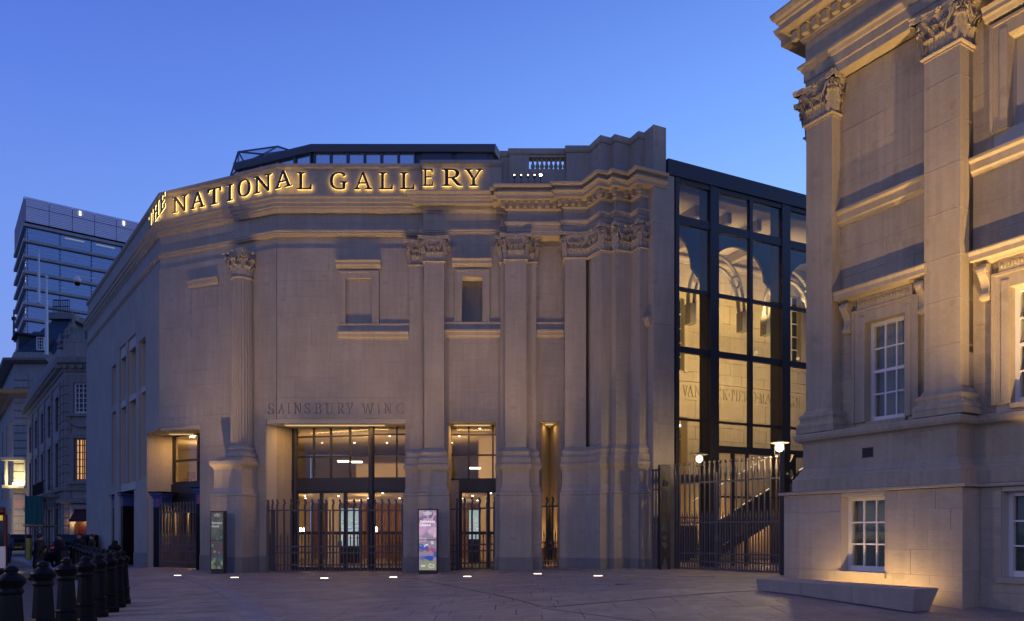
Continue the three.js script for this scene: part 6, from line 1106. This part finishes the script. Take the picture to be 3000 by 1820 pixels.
  { const b = new THREE.SphereGeometry(0.14, 10, 8); const q = [c[0] + dq[0] + 0.1, dq[3] - 0.95, c[1] + 0.35]; b.translate(...q); part('door_lamp', b, M.lampDim, t); bulb([q[0], q[1], q[2]], 2, AMBER, 3); }
  // balcony with iron rail on the street side, roof dormers, urns and chimney
  part('balcony', [boxG(sd, L - 9, L - 2, 4.2, 4.45, 0, 1.1), boxG(sd, L - 8.6, L - 8.2, 3.5, 4.2, 0, 0.8), boxG(sd, L - 2.8, L - 2.4, 3.5, 4.2, 0, 0.8)], M.farTrim, t);
  part('balcony_rail', [boxG(sd, L - 9, L - 2, 5.35, 5.42, 1.0, 1.08), ...Array.from({ length: 24 }, (_, i) => boxG(sd, L - 9 + i * 0.3, L - 8.96 + i * 0.3, 4.45, 5.35, 1.02, 1.06))], M.black, t);
  const slope = frameTo(f.p(0.6, -1), f.p(e, -1)); part('roof', sweep([[0, Y(1000)], [0.0, Y(990)], [-2.6, Y(925)], [-5, Y(925)], [-5, Y(1000)]], [[c[0] + 1.2, c[1] - 0.8], f.p(e, -0.8)]), M.slate, t);
  for (const [u0, u1, v0, v1, o] of [[222, 241, 992, 938, -0.9], [240, 283, 972, 902, -1.3]]) { const g = part('dormer', [boxG(f, X(u0), X(u1), Y(v0), Y(v1), o - 1.4, o), boxG(f, X(u0) - 0.2, X(u1) + 0.2, Y(v1), Y(v1) + 0.35, o - 1.5, o + 0.2)], M.farLight, t); part('pane', boxG(f, X(u0) + 0.15, X(u1) - 0.15, Y(v0) + 0.2, Y(v1) - 0.2, o + 0.005, o + 0.03), DARKROOM, g); }
  for (const [u, v0, v1, r] of [[183, 1000, 955, 0.17], [205, 1000, 912, 0.21], [165, 1018, 972, 0.16]]) { const H = Y(v1) - Y(v0); part('roof_urn', latheG([[0.02, 0], [r * 1.2, 0], [r * 1.2, H * 0.14], [r * 0.6, H * 0.18], [r * 0.5, H * 0.3], [r * 1.1, H * 0.42], [r * 1.5, H * 0.5], [r * 1.0, H * 0.56], [r * 0.5, H * 0.66], [r * 0.62, H * 0.75], [r * 0.42, H * 0.86], [r * 0.25, H * 0.96], [0.01, H]], px(u, D), -D - 0.4, 14).translate(0, Y(v0), 0), M.farTrim, t); }
  part('chimney', [boxG(f, X(262), X(290), Y(925), Y(895), -3.4, -2.2), boxG(f, X(258), X(292), Y(895), Y(888), -3.6, -2.0)], M.farTrim, t);
}
{ // mansard house beyond, its corner lit by a balcony lamp
  const t = thing('mansard_house', 'pale rusticated house with steep green mansard roof and a glaring lit balcony', 'building', [0, 0, 0]);
  const D = 78, c = [px(40, D), -D], f = new Frame(c[0], c[1], 1, 0), e = px(150, D) - c[0], X = (u) => f.s(u), Y = (v) => py(v, D), L = 40, sd = new Frame(c[0] + SD[0] * L / 1.274, c[1] + SD[1] * L / 1.274, -SD[0], -SD[1]), top = Y(1064);
  const win = [[X(92), X(116), Y(1330), Y(1255)], [X(92), X(116), Y(1210), Y(1150)]], sdw = []; for (let i = 0; i < 6; i++) for (const [a, b] of [[1, 4.2], [5.6, 9], [10.6, 14]]) sdw.push([L - 5 - i * 6, L - 3 - i * 6, a, b]);
  part('wall', [...wallG(f, 0, e, -1, top, win, -0.6, 0), ...wallG(sd, 0, L, -1, top, sdw, -0.6, 0)], M.farLight, t);
  for (const w of sdw) part('window', boxG(sd, w[0], w[1], w[2], w[3], -0.45, -0.4), DARKROOM, t);
  for (const w of win) barWindow(t, f, ...w, -0.2, 2, 3, DARKROOM);
  const st = []; for (let y = 0.2; y < top - 1.5; y += 0.8) st.push(bevelBox(f, 0.02, X(84), y, y + 0.7, -0.02, 0.14, 0.05)); stuff(part('rusticated_stone', st, M.farLight, t));
  const P = [sd.p(0), c, f.p(e)];
  part('cornice', [sweep([[-0.3, Y(1168)], [0.3, Y(1166)], [0.4, Y(1158)], [1.3, Y(1152)], [1.4, Y(1146)], [-0.3, Y(1143)]], P), sweep([[-0.3, Y(1068)], [0.3, Y(1066)], [0.9, Y(1060)], [1.0, Y(1054)], [-0.3, Y(1052)]], P)], M.farTrim, t);
  part('attic', sweep([[-0.5, Y(1054)], [0, Y(1054)], [0, Y(1032)], [-0.5, Y(1031)]], P), M.farLight, t);
  // roof: truncated pyramid with a crest rail, dormer
  const y0 = Y(1034), y1 = Y(905), A = [[X(44), 0], [X(172), 0], [X(172), -14], [X(44), -14]], B = [[X(88), -4], [X(138), -4], [X(138), -9], [X(88), -9]];
  const PT = [...A.map(([s, o]) => [s, y0, o]), ...B.map(([s, o]) => [s, y1, o])], I = []; for (let k = 0; k < 4; k++) { const n = (k + 1) % 4; I.push(k, n, 4 + n, k, 4 + n, 4 + k); } I.push(4, 5, 6, 4, 6, 7);
  const rf = part('roof', flat(PT, I).applyMatrix4(f.m()), M.lead, t);
  part('roof_curb', [boxG(f, B[0][0] - 0.5, B[1][0] + 0.5, y1, y1 + 0.7, -9.4, -3.6)], M.farTrim, rf);
  part('crest_rail', [...Array.from({ length: 10 }, (_, i) => boxG(f, B[0][0] + i * 0.2, B[0][0] + 0.05 + i * 0.2, y1 + 0.7, y1 + 2.2, -3.9, -3.85)), boxG(f, B[0][0], B[1][0], y1 + 1.4, y1 + 1.48, -3.91, -3.84), boxG(f, B[0][0], B[1][0], y1 + 2.1, y1 + 2.2, -3.91, -3.84)], M.black, rf);
  const dm = part('dormer', [boxG(f, X(104), X(134), Y(1030), Y(986), -3, 0.0), sweep([[-0.2, Y(986)], [0.2, Y(986)], [0.2, Y(980)], [-0.2, Y(972)]], [f.p(X(98), 0.2), f.p(X(119), 0.2), f.p(X(138), 0.2)])], M.lead, rf); barWindow(t, f, X(108), X(131), Y(1027), Y(988), 0.1, 3, 4, DARKROOM);
  part('turret', [boxG(sd, L - 4, L - 1, Y(1040), Y(972), -3, -0.5), boxG(sd, L - 4.4, L - 0.6, Y(972), Y(966), -3.4, -0.1)], M.slate, t);
  part('side_roof', sweep([[0.3, Y(1048)], [-3.5, Y(960)], [-7, Y(960)], [-7, Y(1048)]], [sd.p(0), sd.p(L - 6)]), M.lead, t);
  // balcony box lit from inside
  const by = Y(1424), b2 = Y(1352);
  part('balcony_post', [boxG(f, X(30), X(34), by, b2, 0.6, 0.9), boxG(f, X(86), X(90), by, b2, 0.6, 0.9), boxG(f, X(26), X(94), b2, b2 + 0.3, 0, 1.3), boxG(f, X(28), X(92), by - 0.3, by, 0, 1.2)], M.farLight, t);
  part('balcony_lamp', boxG(f, X(48), X(76), by + 0.05, by + 0.3, 0.4, 0.6), glow(1, 0.86, 0.45, 10), t); bulb([c[0] + X(62), by + 0.7, c[1] + 1.5], 34, lin(1, 0.85, 0.42), 8);
  part('fascia_sign', boxG(f, X(44), X(80), Y(1482), Y(1464), 0.1, 0.2), S([0.42, 0.26, 0.22]), t);
  bulb([c[0] + X(2), 2.8, c[1] + 3.5], 40, lin(1, 0.72, 0.38), 8); { const g = new THREE.SphereGeometry(0.2, 10, 8); g.translate(c[0] + X(2), 2.8, c[1] + 3.5); part('street_lamp_head', g, M.lampWarm, t); part('lamp_pole', barG([c[0] + X(2), 0, c[1] + 3.5], [c[0] + X(2), 2.7, c[1] + 3.5], 0.05, 8), M.black, t); }
}
for (const [u, v0, v1, d, label] of [[113, 888, 736, 78, 'white flagpole on the mansard roof, the shorter of the two'], [136, 1040, 812, 66, 'tall white flagpole rising in front of the green mansard roof']]) {
  const y0 = py(v0, d), t = thing('flagpole', label, 'flagpole', [px(u, d), y0, -d]);
  part('pole', latheG([[0.15, 0], [0.13, (py(v1, d) - y0) * 0.5], [0.07, py(v1, d) - y0]], 0, 0, 10), M.white, t); const b = new THREE.SphereGeometry(0.14, 10, 8); b.translate(0, py(v1, d) - y0, 0); part('finial', b, M.white, t);
}
{ const d = 84, t = thing('roof_aerial', 'thin dark aerial on the far left roof against the sky', 'aerial', [px(40, d), py(985, d), -d]); part('mast', latheG([[0.12, 0], [0.07, py(908, d) - py(985, d)]], 0, 0, 8), M.slate, t); part('knob', boxG(WORLD, -0.2, 0.2, 1.8, 2.2, -0.1, 0.1), M.slate, t); }
{ // office tower
  const t = thing('office_tower', 'tall glass office tower with bronze floor bands and pale screened top', 'tower block', [0, 0, 0]);
  const D = 150, c = [px(74, D), -D], f = new Frame(c[0], c[1], 1.32, -1), ln = Math.hypot(1.32, 1), W = 58, sd = new Frame(c[0] - 0.79 * 22 / 1.274, c[1] - 22 / 1.274, 0.79, 1.0), Y = (v) => py(v, D);
  M.towerBand = S([0.70, 0.58, 0.52], { roughness: 0.5, map: paveMap }); M.towerGlass = new THREE.MeshStandardMaterial({ color: lin(0.24, 0.31, 0.40), roughness: 0.12, metalness: 0.7 }); M.towerScreen = S([0.78, 0.70, 0.74], { roughness: 0.5 });
  const fl = (Y(696) - Y(742)), yTop = Y(650), P = [sd.p(0), c, f.p(W)], PB = (o) => [sd.p(0, o), c, f.p(W, o)];
  part('core', [boxG(f, 0.1, W, -2, yTop, -20, -0.8), boxG(sd, 0, 21.9, -2, yTop, -15, -0.8), boxG(f, 0.0, W, yTop, Y(581), -18, 0.04), boxG(sd, 0, 22, yTop, Y(581), -15, 0.04)], M.slate, t);
  for (let k = 0; k < 19; k++) {
    const y = yTop - 0.4 - k * fl; if (y < 3) break;
    part('floor_band', sweep([[-1.2, y - 0.62], [0.35, y - 0.58], [0.45, y - 0.5], [0.45, y], [-1.2, y + 0.05]], P), M.towerBand, t);
    if (k > 13) continue;
    for (const r of [0.33, 0.66]) part('glazing_rail', sweep([[-0.2, y - 0.72 - r * (fl - 0.8)], [-0.04, y - 0.70 - r * (fl - 0.8)], [-0.04, y - 0.62 - r * (fl - 0.8)], [-0.2, y - 0.6 - r * (fl - 0.8)]], P), M.towerScreen, t);
    const n = 10; for (let i = 0; i < n; i++) { const s0 = 0.4 + i * (W - 0.6) / n, s1 = s0 + (W - 0.6) / n - 0.18, p = part('pane', boxG(f, s0, s1, y - fl + 0.06, y - 0.72, -0.3, -0.12), M.towerGlass, t);
      if ((k === 0 && [1, 2, 4].includes(i)) || (k === 3 && i === 3) || (k === 4 && [2, 3].includes(i)) || (k === 5 && [2, 3].includes(i)) || (k === 6 && i === 3)) part('ceiling_lamp', boxG(f, s0 + 0.8, s1 - 1.2, y - 1.3, y - 1.05, -0.118, -0.10), M.officeLamp ??= glow(0.75, 0.9, 1, 0.28), p); }
    for (let i = 0; i < 4; i++) part('pane', boxG(sd, 0.5 + i * 5.4, 5.6 + i * 5.4, y - fl + 0.06, y - 0.72, -0.3, -0.12), M.towerGlass, t);
    if (k > 1 && k < 6 && k !== 4) part('corner_lamp', boxG(sd, 20.4, 21.2, y - 2.2, y - 1.0, -0.118, -0.1), M.cornerLamp ??= glow(0.9, 0.95, 1, 0.6), t);
  }
  const yS = Y(579); for (let i = 0; i < 14; i++) { const s0 = 0.02 + i * W / 14; part('screen_panel', [boxG(f, s0, s0 + W / 14 - 0.12, yTop + 0.1, yTop + (yS - yTop) * 0.62, 0.1, 0.2), boxG(f, s0, s0 + W / 14 - 0.12, yTop + (yS - yTop) * 0.64, yS, 0.1, 0.2)], M.towerScreen, t); if ([2, 4, 6, 8].includes(i)) part('roof_lamp', boxG(f, s0 + 1.2, s0 + 1.55, yS - 1.2, yS - 0.3, 0.21, 0.32), M.roofLamp ??= glow(1, 0.9, 0.7, 2.2), t); }
  for (let i = 0; i < 5; i++) part('screen_panel', boxG(sd, i * 4.4, i * 4.4 + 4.25, yTop + 0.1, yS, 0.1, 0.2), M.towerScreen, t);
  for (let k = 0; k < 14; k++) part('louvre', sweep([[0.21, yTop + 0.3 + k * 0.36], [0.30, yTop + 0.34 + k * 0.36], [0.21, yTop + 0.40 + k * 0.36]], P), M.towerScreen, t);
}
{ // terrace closing the street far behind
  const t = thing('street_terrace', 'dark row of houses closing the far left end of the street', 'building', [px(-120, 110), 0, -110]);
  part('wall', boxG(WORLD, -30, 26, -1, 13, -10, 0), M.far, t); part('cornice', boxG(WORLD, -30.5, 26.5, 13, 13.8, -10.5, 0.7), M.farTrim, t); part('roof', boxG(WORLD, -29, 25, 13.8, 16.5, -9, -2), M.slate, t);
  for (let i = 0; i < 9; i++) for (let j = 0; j < 3; j++) part('window', boxG(WORLD, -28 + i * 6, -26 + i * 6, 1 + j * 4.2, 3.6 + j * 4.2, 0.001, 0.06), DARKROOM, t);
}
// scaffold with a green debris sheet
{
  const d = 47, p = [px(118, d), 0, -d], t = thing('scaffold', 'small scaffold with a green sheet against the dim street houses', 'scaffold', p), w = 0.55;
  const pole = clean(new THREE.CylinderGeometry(0.04, 0.04, 4.0, 8));
  for (const x of [-w, 0, w]) for (const z of [-0.6, 0.6]) share('pole', pole, M.iron, t, new THREE.Matrix4().makeTranslation(x, 2.0, z));
  for (const y of [1.0, 2.0, 3.9]) part('tube', [barG([-w, y, 0.62], [w, y, 0.62], 0.03, 6), barG([-w, y, -0.62], [w, y, -0.62], 0.03, 6)], M.iron, t);
  part('brace', [barG([-w, 1.0, 0.64], [w, 2.0, 0.64], 0.03, 6), barG([-w, 0.05, 0.64], [0, 1.0, 0.64], 0.03, 6)], M.iron, t);
  part('deck', boxG(WORLD, -w - 0.1, w + 0.1, 2.02, 2.12, -0.7, 0.7), S([0.30, 0.16, 0.07]), t);
  const P = [], I = []; for (let i = 0; i <= 12; i++) { const x = -w + 2 * w * i / 12, z = 0.68 + 0.04 * Math.sin(i * 1.9); P.push([x, 2.15, z], [x, 3.0, z + 0.03 * Math.sin(i)], [x, 3.95, z]); if (i) { const a = (i - 1) * 3, b = i * 3; I.push(a, b, b + 1, a, b + 1, a + 1, a + 1, b + 1, b + 2, a + 1, b + 2, a + 2); } }
  part('sheet', flat(P, I), S([0.02, 0.10, 0.085], { side: THREE.DoubleSide }), t);
}
{ const d = 44, t = thing('yellow_post', 'yellow banded post beside the dark figures on the street', 'post', [px(84, d), 0, -d]); part('post', boxG(WORLD, -0.11, 0.11, 0, 1.3, -0.1, 0.1), S([0.45, 0.34, 0.04]), t); part('cap', boxG(WORLD, -0.13, 0.13, 1.3, 1.36, -0.12, 0.12), M.black, t); }
// ---------------------------------------------------------------- vehicles
function car(name, label, p, turn, paint) {
  const t = thing(name, label, 'car', p, turn), side = new THREE.Shape(); side.moveTo(-2.1, 0.35); side.lineTo(-2.15, 0.75); side.quadraticCurveTo(-2.1, 0.95, -1.6, 0.98); side.lineTo(-1.0, 1.02); side.quadraticCurveTo(-0.6, 1.5, -0.1, 1.55); side.lineTo(0.9, 1.55); side.quadraticCurveTo(1.5, 1.5, 1.8, 1.05); side.lineTo(2.12, 0.95); side.lineTo(2.15, 0.4); side.closePath();
  const g = new THREE.ExtrudeGeometry(side, { depth: 1.6, bevelEnabled: true, bevelSize: 0.06, bevelThickness: 0.08, bevelSegments: 3 }); g.translate(0, 0, -0.8); g.rotateY(-Math.PI / 2); part('body', g, paint, t);
  for (const z of [-1.35, 1.35]) for (const x of [-0.82, 0.82]) { const w = new THREE.CylinderGeometry(0.33, 0.33, 0.22, 20); w.rotateZ(Math.PI / 2); w.translate(x, 0.33, z); const q = part('wheel', w, M.black, t); const r = new THREE.CylinderGeometry(0.19, 0.19, 0.235, 14); r.rotateZ(Math.PI / 2); r.translate(x, 0.33, z); part('rim', r, M.metal, q); }
  part('rear_window', boxG(WORLD, -0.66, 0.66, 1.08, 1.42, 1.55, 1.78), M.darkglass, t); part('side_window', [boxG(WORLD, -0.895, -0.885, 1.08, 1.45, -0.6, 1.2), boxG(WORLD, 0.885, 0.895, 1.08, 1.45, -0.6, 1.2)], M.darkglass, t);
  for (const x of [-0.68, 0.68]) part('tail_lamp', boxG(WORLD, x - 0.14, x + 0.14, 0.80, 0.92, 2.17, 2.24), M.tailLamp ??= glow(1, 0.03, 0.02, 0.16), t);
  part('number_plate', boxG(WORLD, -0.26, 0.26, 0.55, 0.66, 2.2, 2.235), S([0.4, 0.33, 0.06]), t); part('bumper', boxG(WORLD, -0.86, 0.86, 0.36, 0.5, 2.1, 2.25), M.black, t);
  return t;
}
car('parked_car', 'dark car with red tail lamps behind the two dark figures by the shop door', [px(240, 45), -0.1, -45], 0.15, M.black);
car('parked_car', 'dark car with red tail lamps far down the street on the left', [px(52, 58), -0.1, -58], 0.6, M.black);
{ // scooter with its headlamp on
  const d = 36, t = thing('motor_scooter', 'dark motor scooter with a glaring headlamp on the street', 'scooter', [px(139, d), -0.1, -d], 0.1);
  for (const z of [-0.62, 0.62]) { const w = new THREE.TorusGeometry(0.22, 0.06, 8, 20); w.rotateY(Math.PI / 2); w.translate(0, 0.28, z); part('wheel', w, M.black, t); }
  part('body', [boxG(WORLD, -0.17, 0.17, 0.35, 0.72, -0.85, -0.1), boxG(WORLD, -0.2, 0.2, 0.28, 0.36, -0.2, 0.42), boxG(WORLD, -0.22, 0.22, 0.36, 0.95, 0.40, 0.47)], M.black, t);
  part('seat', boxG(WORLD, -0.15, 0.15, 0.72, 0.80, -0.8, -0.05), M.slate, t); part('handlebar', barG([-0.34, 1.03, 0.36], [0.34, 1.03, 0.36], 0.02, 8), M.black, t); part('fork', barG([0, 0.28, 0.62], [0, 1.05, 0.38], 0.035, 8), M.black, t);
  const y = py(1604, d) + 0.1, l = new THREE.SphereGeometry(0.085, 14, 10); l.scale(1, 1, 0.5); l.translate(0, y, 0.52); part('head_lamp', l, glow(1, 0.8, 0.5, 60), t); part('head_shell', boxG(WORLD, -0.11, 0.11, y - 0.11, y + 0.11, 0.36, 0.48), M.black, t);
  spot([px(139, d), y - 0.1, -d + 0.6], [px(139, d) + 1, -0.1, -d + 12], 60, 0.4, 0.8, lin(1, 0.82, 0.55), 3);
}
{ // red bus, only its corner is inside the picture
  const d = 24, x1 = px(15, d), t = thing('red_bus', 'red bus cut by the left edge with a yellow blind and white lower panel', 'bus', [x1 - 1.42, -0.1, -d], 0.72);
  part('body', [bevelBox(WORLD, -1.25, 1.25, 0.35, 2.35, -9, 0, 0.06), bevelBox(WORLD, -1.2, 1.2, 2.35, 2.6, -8.9, -0.1, 0.08)], S([0.10, 0.008, 0.006], { roughness: 0.4 }), t);
  part('windscreen', boxG(WORLD, -1.1, 1.12, 1.30, 2.12, 0.001, 0.03), M.darkglass, t); part('side_window', boxG(WORLD, 1.25, 1.27, 1.25, 2.1, -8.6, -0.4), M.darkglass, t);
  part('blind_lamp', boxG(WORLD, -0.9, 1.1, 2.15, 2.32, 0.002, 0.04), glow(1, 0.65, 0.05, 0.5), t); part('front_panel', boxG(WORLD, -1.15, 1.18, 0.55, 1.27, 0.002, 0.035), M.white, t);
  for (const z of [-1.6, -7]) for (const x of [-1.1, 1.1]) { const w = new THREE.CylinderGeometry(0.48, 0.48, 0.28, 22); w.rotateZ(Math.PI / 2); w.translate(x, 0.48, z); part('wheel', w, M.black, t); }
  part('bumper', boxG(WORLD, -1.2, 1.2, 0.3, 0.5, 0.0, 0.12), M.black, t);
}
// ---------------------------------------------------------------- people: one continuous body each, from joined tapered bones
function body(pose, bulk = 1) {
  const { stride, lean, armL, armR, turn, coat } = pose, H = 1.72, hip = 0.92, J = (x, y, z) => V3(x, y, z);
  const pel = J(0, hip, 0), chest = J(0, 1.32, lean * 0.10), neck = J(0, 1.49, lean * 0.13), head = J(turn * 0.01, 1.60, lean * 0.13 + 0.02), B = [];
  const bone = (a, b, ra, rb) => B.push([a, b, ra, rb]);
  bone(pel, J(0, 1.12, lean * 0.05), 0.155 * bulk, 0.15 * bulk); bone(J(-0.06, 1.14, lean * 0.05), J(-0.10, 1.36, lean * 0.1), 0.135 * bulk, 0.12 * bulk); bone(J(0.06, 1.14, lean * 0.05), J(0.10, 1.36, lean * 0.1), 0.135 * bulk, 0.12 * bulk); bone(chest, neck, 0.10, 0.06); bone(neck, J(0, 1.56, lean * 0.13), 0.056, 0.06);
  bone(J(0, 1.585, lean * 0.13 + 0.01), J(0, 1.635, lean * 0.13 + 0.005), 0.083, 0.092); bone(J(turn * 0.02, 1.54, lean * 0.13 + 0.045), J(turn * 0.02, 1.56, lean * 0.13 + 0.05), 0.045, 0.055); bone(J(turn * 0.03, 1.585, lean * 0.13 + 0.095), J(turn * 0.03, 1.575, lean * 0.13 + 0.108), 0.014, 0.016);
  for (const s of [-1, 1]) {
    const st = stride * s, hj = J(s * 0.095, hip - 0.02, 0), kn = J(s * 0.10, 0.50, st * 0.16 + 0.03), an = J(s * 0.10, 0.10, st * 0.30 - (st < 0 ? 0.05 : 0)), toe = J(s * 0.115, 0.045, an.z + 0.17);
    bone(hj, kn, 0.098 * bulk, 0.064 * bulk); bone(kn, an, 0.062, 0.042); bone(J(an.x, 0.05, an.z - 0.03), toe, 0.045, 0.034);
    if (coat) bone(J(s * 0.05, hip + 0.1, 0), J(s * 0.09, 0.56, st * 0.08), 0.15 * bulk, 0.15 * bulk);
    const sh = J(s * 0.185, 1.40, lean * 0.1), a = s < 0 ? armL : armR, el = J(s * (0.235 + a[2] * 0.04), 1.13, lean * 0.06 + a[0] * 0.14), wr = J(s * (0.225 - a[1] * 0.08), 0.90 + a[1] * 0.20, el.z + a[0] * 0.10 + a[1] * 0.20);
    bone(sh, el, 0.062 * bulk, 0.050 * bulk); bone(el, wr, 0.047 * bulk, 0.034); bone(wr, J(wr.x, wr.y - 0.07 + a[1] * 0.05, wr.z + 0.02), 0.036, 0.04);
    for (let k = 0; k < 4; k++) bone(J(wr.x, wr.y - 0.08 + a[1] * 0.05, wr.z + 0.01 + (k - 1.5) * 0.02), J(wr.x - s * 0.012, wr.y - 0.16 + a[1] * 0.05, wr.z + 0.03 + (k - 1.5) * 0.018), 0.011, 0.009); bone(J(wr.x, wr.y - 0.04, wr.z + 0.035), J(wr.x - s * 0.01, wr.y - 0.10, wr.z + 0.07), 0.012, 0.010);
  }
  const R = 96, mc = new MarchingCubes(R, new THREE.MeshBasicMaterial(), false, false, 120000), S0 = 0.96; mc.isolation = 0; const cy = 0.88, p = V3(0, 0, 0), ab = V3(0, 0, 0), ap = V3(0, 0, 0);
  for (let k = 0; k < R; k++) for (let j = 0; j < R; j++) for (let i = 0; i < R; i++) {
    p.set((i / R * 2 - 1) * S0, (j / R * 2 - 1) * S0 + cy, (k / R * 2 - 1) * S0); let d = 1;
    if (Math.abs(p.x) < 0.42 && Math.abs(p.z) < 0.55) for (const [a, b, ra, rb] of B) { ab.subVectors(b, a); ap.subVectors(p, a); const t = Math.min(1, Math.max(0, ap.dot(ab) / ab.lengthSq())), q = ap.addScaledVector(ab, -t).length() - (ra + (rb - ra) * t), kk = Math.min(ra, rb) < 0.02 ? 0.006 : 0.035, h = Math.max(kk - Math.abs(d - q), 0) / kk; d = Math.min(d, q) - h * h * kk * 0.25; }
    mc.field[k * R * R + j * R + i] = -d;
  }
  mc.update(); const n = mc.count, g = new THREE.BufferGeometry(), P = new Float32Array(n * 3), N = new Float32Array(n * 3);
  for (let i = 0; i < n; i++) { P[i * 3] = mc.positionArray[i * 3] * S0; P[i * 3 + 1] = mc.positionArray[i * 3 + 1] * S0 + cy; P[i * 3 + 2] = mc.positionArray[i * 3 + 2] * S0; for (let c = 0; c < 3; c++) N[i * 3 + c] = mc.normalArray[i * 3 + c]; }
  g.setAttribute('position', new THREE.BufferAttribute(P, 3)); g.setAttribute('normal', new THREE.BufferAttribute(N, 3)); return g;
}
function person(label, u, d, turn, pose, cloth, trousers, scale = 1, y = -0.1) {
  const t = thing('person', label, 'person', [px(u, d), y, -d], turn); t.scale.setScalar(scale); const g = clean(body(pose, pose.bulk ?? 1)), n = g.attributes.position.count, col = new Float32Array(n * 3), P = g.attributes.position;
  for (let i = 0; i < n; i++) { const yy = P.getY(i), skin = (yy > 1.50) || (yy > 0.68 && yy < 0.90 && Math.abs(P.getX(i)) > 0.235 && !pose.coat), c = skin ? [0.34, 0.20, 0.14] : yy < 0.09 ? [0.012, 0.012, 0.012] : yy < (pose.coat ? 0.5 : 0.95) ? trousers : cloth; col.set(c, i * 3); }
  g.setAttribute('color', new THREE.BufferAttribute(col, 3));
  const m = new THREE.Mesh(g, M.cloth ??= new THREE.MeshStandardMaterial({ color: lin(1, 1, 1), vertexColors: true, roughness: 0.9 })); m.name = numbered('body'); m.castShadow = m.receiveShadow = true; t.add(m);
  const z = pose.lean * 0.13, h = new THREE.SphereGeometry(0.105, 18, 12, 0, Math.PI * 2, 0, Math.PI * 0.58); h.scale(0.93, 1.12, 1.05); h.rotateX(-0.45); h.translate(0, 1.635, z - 0.008); part('hair', h, S([0.02, 0.015, 0.012], { roughness: 0.8, side: THREE.DoubleSide }), t);
  for (const s of [-1, 1]) { const e = new THREE.SphereGeometry(0.011, 8, 6); e.translate(s * 0.031 + pose.turn * 0.02, 1.597, z + 0.088); part('eye', e, M.black, t); const r = new THREE.SphereGeometry(0.022, 8, 6); r.scale(0.4, 1, 0.7); r.translate(s * 0.091, 1.59, z + 0.005); part('ear', r, S([0.34, 0.20, 0.14]), t); }
  if (pose.bag) part('shoulder_bag', [bevelBox(WORLD, 0.19, 0.29, 0.78, 1.06, -0.18, 0.14, 0.02), tubeG([[0.24, 1.05, -0.02], [0.20, 1.3, 0.09], [0.06, 1.47, 0.06], [-0.10, 1.30, -0.14]], 0.014, 6)], M.slate, t);
  return t;
}
person('person in a long dark coat striding nearest the bollards, left of the glaring headlamp', 112, 27, 2.6, { stride: 0.9, lean: 0.5, armL: [-0.8, 0.1, 0], armR: [0.8, 0.2, 0], turn: 0, coat: true, bulk: 1.12 }, [0.014, 0.014, 0.018], [0.012, 0.012, 0.014], 0.98);
person('person in a dark jacket with a shoulder bag, right of the glaring headlamp', 176, 29, -0.5, { stride: 0.5, lean: 0.2, armL: [0.3, 0.3, 0], armR: [-0.2, 0.1, 0], turn: 0.4, coat: false, bulk: 1.15, bag: true }, [0.022, 0.014, 0.016], [0.012, 0.012, 0.016], 0.97);
person('person in a dark hooded coat behind the far row of bollards, left of the pair', 232, 33, 0.6, { stride: 0.25, lean: 0.1, armL: [0.2, 0.5, 0], armR: [0.2, 0.4, 0], turn: -0.4, coat: true, bulk: 1.15 }, [0.013, 0.013, 0.017], [0.012, 0.012, 0.014], 0.98);
person('person in a black jacket behind the far row of bollards, right of the pair', 270, 33, -0.9, { stride: 0.3, lean: 0.15, armL: [0.1, 0.7, 0], armR: [-0.1, 0.2, 0], turn: 0.5, coat: false, bulk: 1.1 }, [0.01, 0.01, 0.012], [0.014, 0.014, 0.018], 0.96);
person('small distant person in a greyish top beside the bus at the far left', 26, 42, 0.3, { stride: 0.6, lean: 0.2, armL: [-0.5, 0.1, 0], armR: [0.5, 0.1, 0], turn: 0, coat: false }, [0.08, 0.075, 0.09], [0.02, 0.02, 0.025], 0.96);
// ---------------------------------------------------------------- groups of buildings get their origin at their own foot
for (const [o, x, z] of [[wing, -4, -30.5], [hall, 9, -30], [old, 8.5, -17], [roof, -4, -34]]) { o.position.set(x, 0, z); for (const c of o.children) { c.position.x -= x; c.position.z -= z; } }
for (const o of scene.children) if (/^(corner_house|mansard_house|office_tower)/.test(o.name)) { const b = new THREE.Box3().setFromObject(o), x = (b.min.x + b.max.x) / 2, z = b.max.z; o.position.set(x, 0, z); for (const c of o.children) { c.position.x -= x; c.position.z -= z; } }
renderer.render(scene, camera);
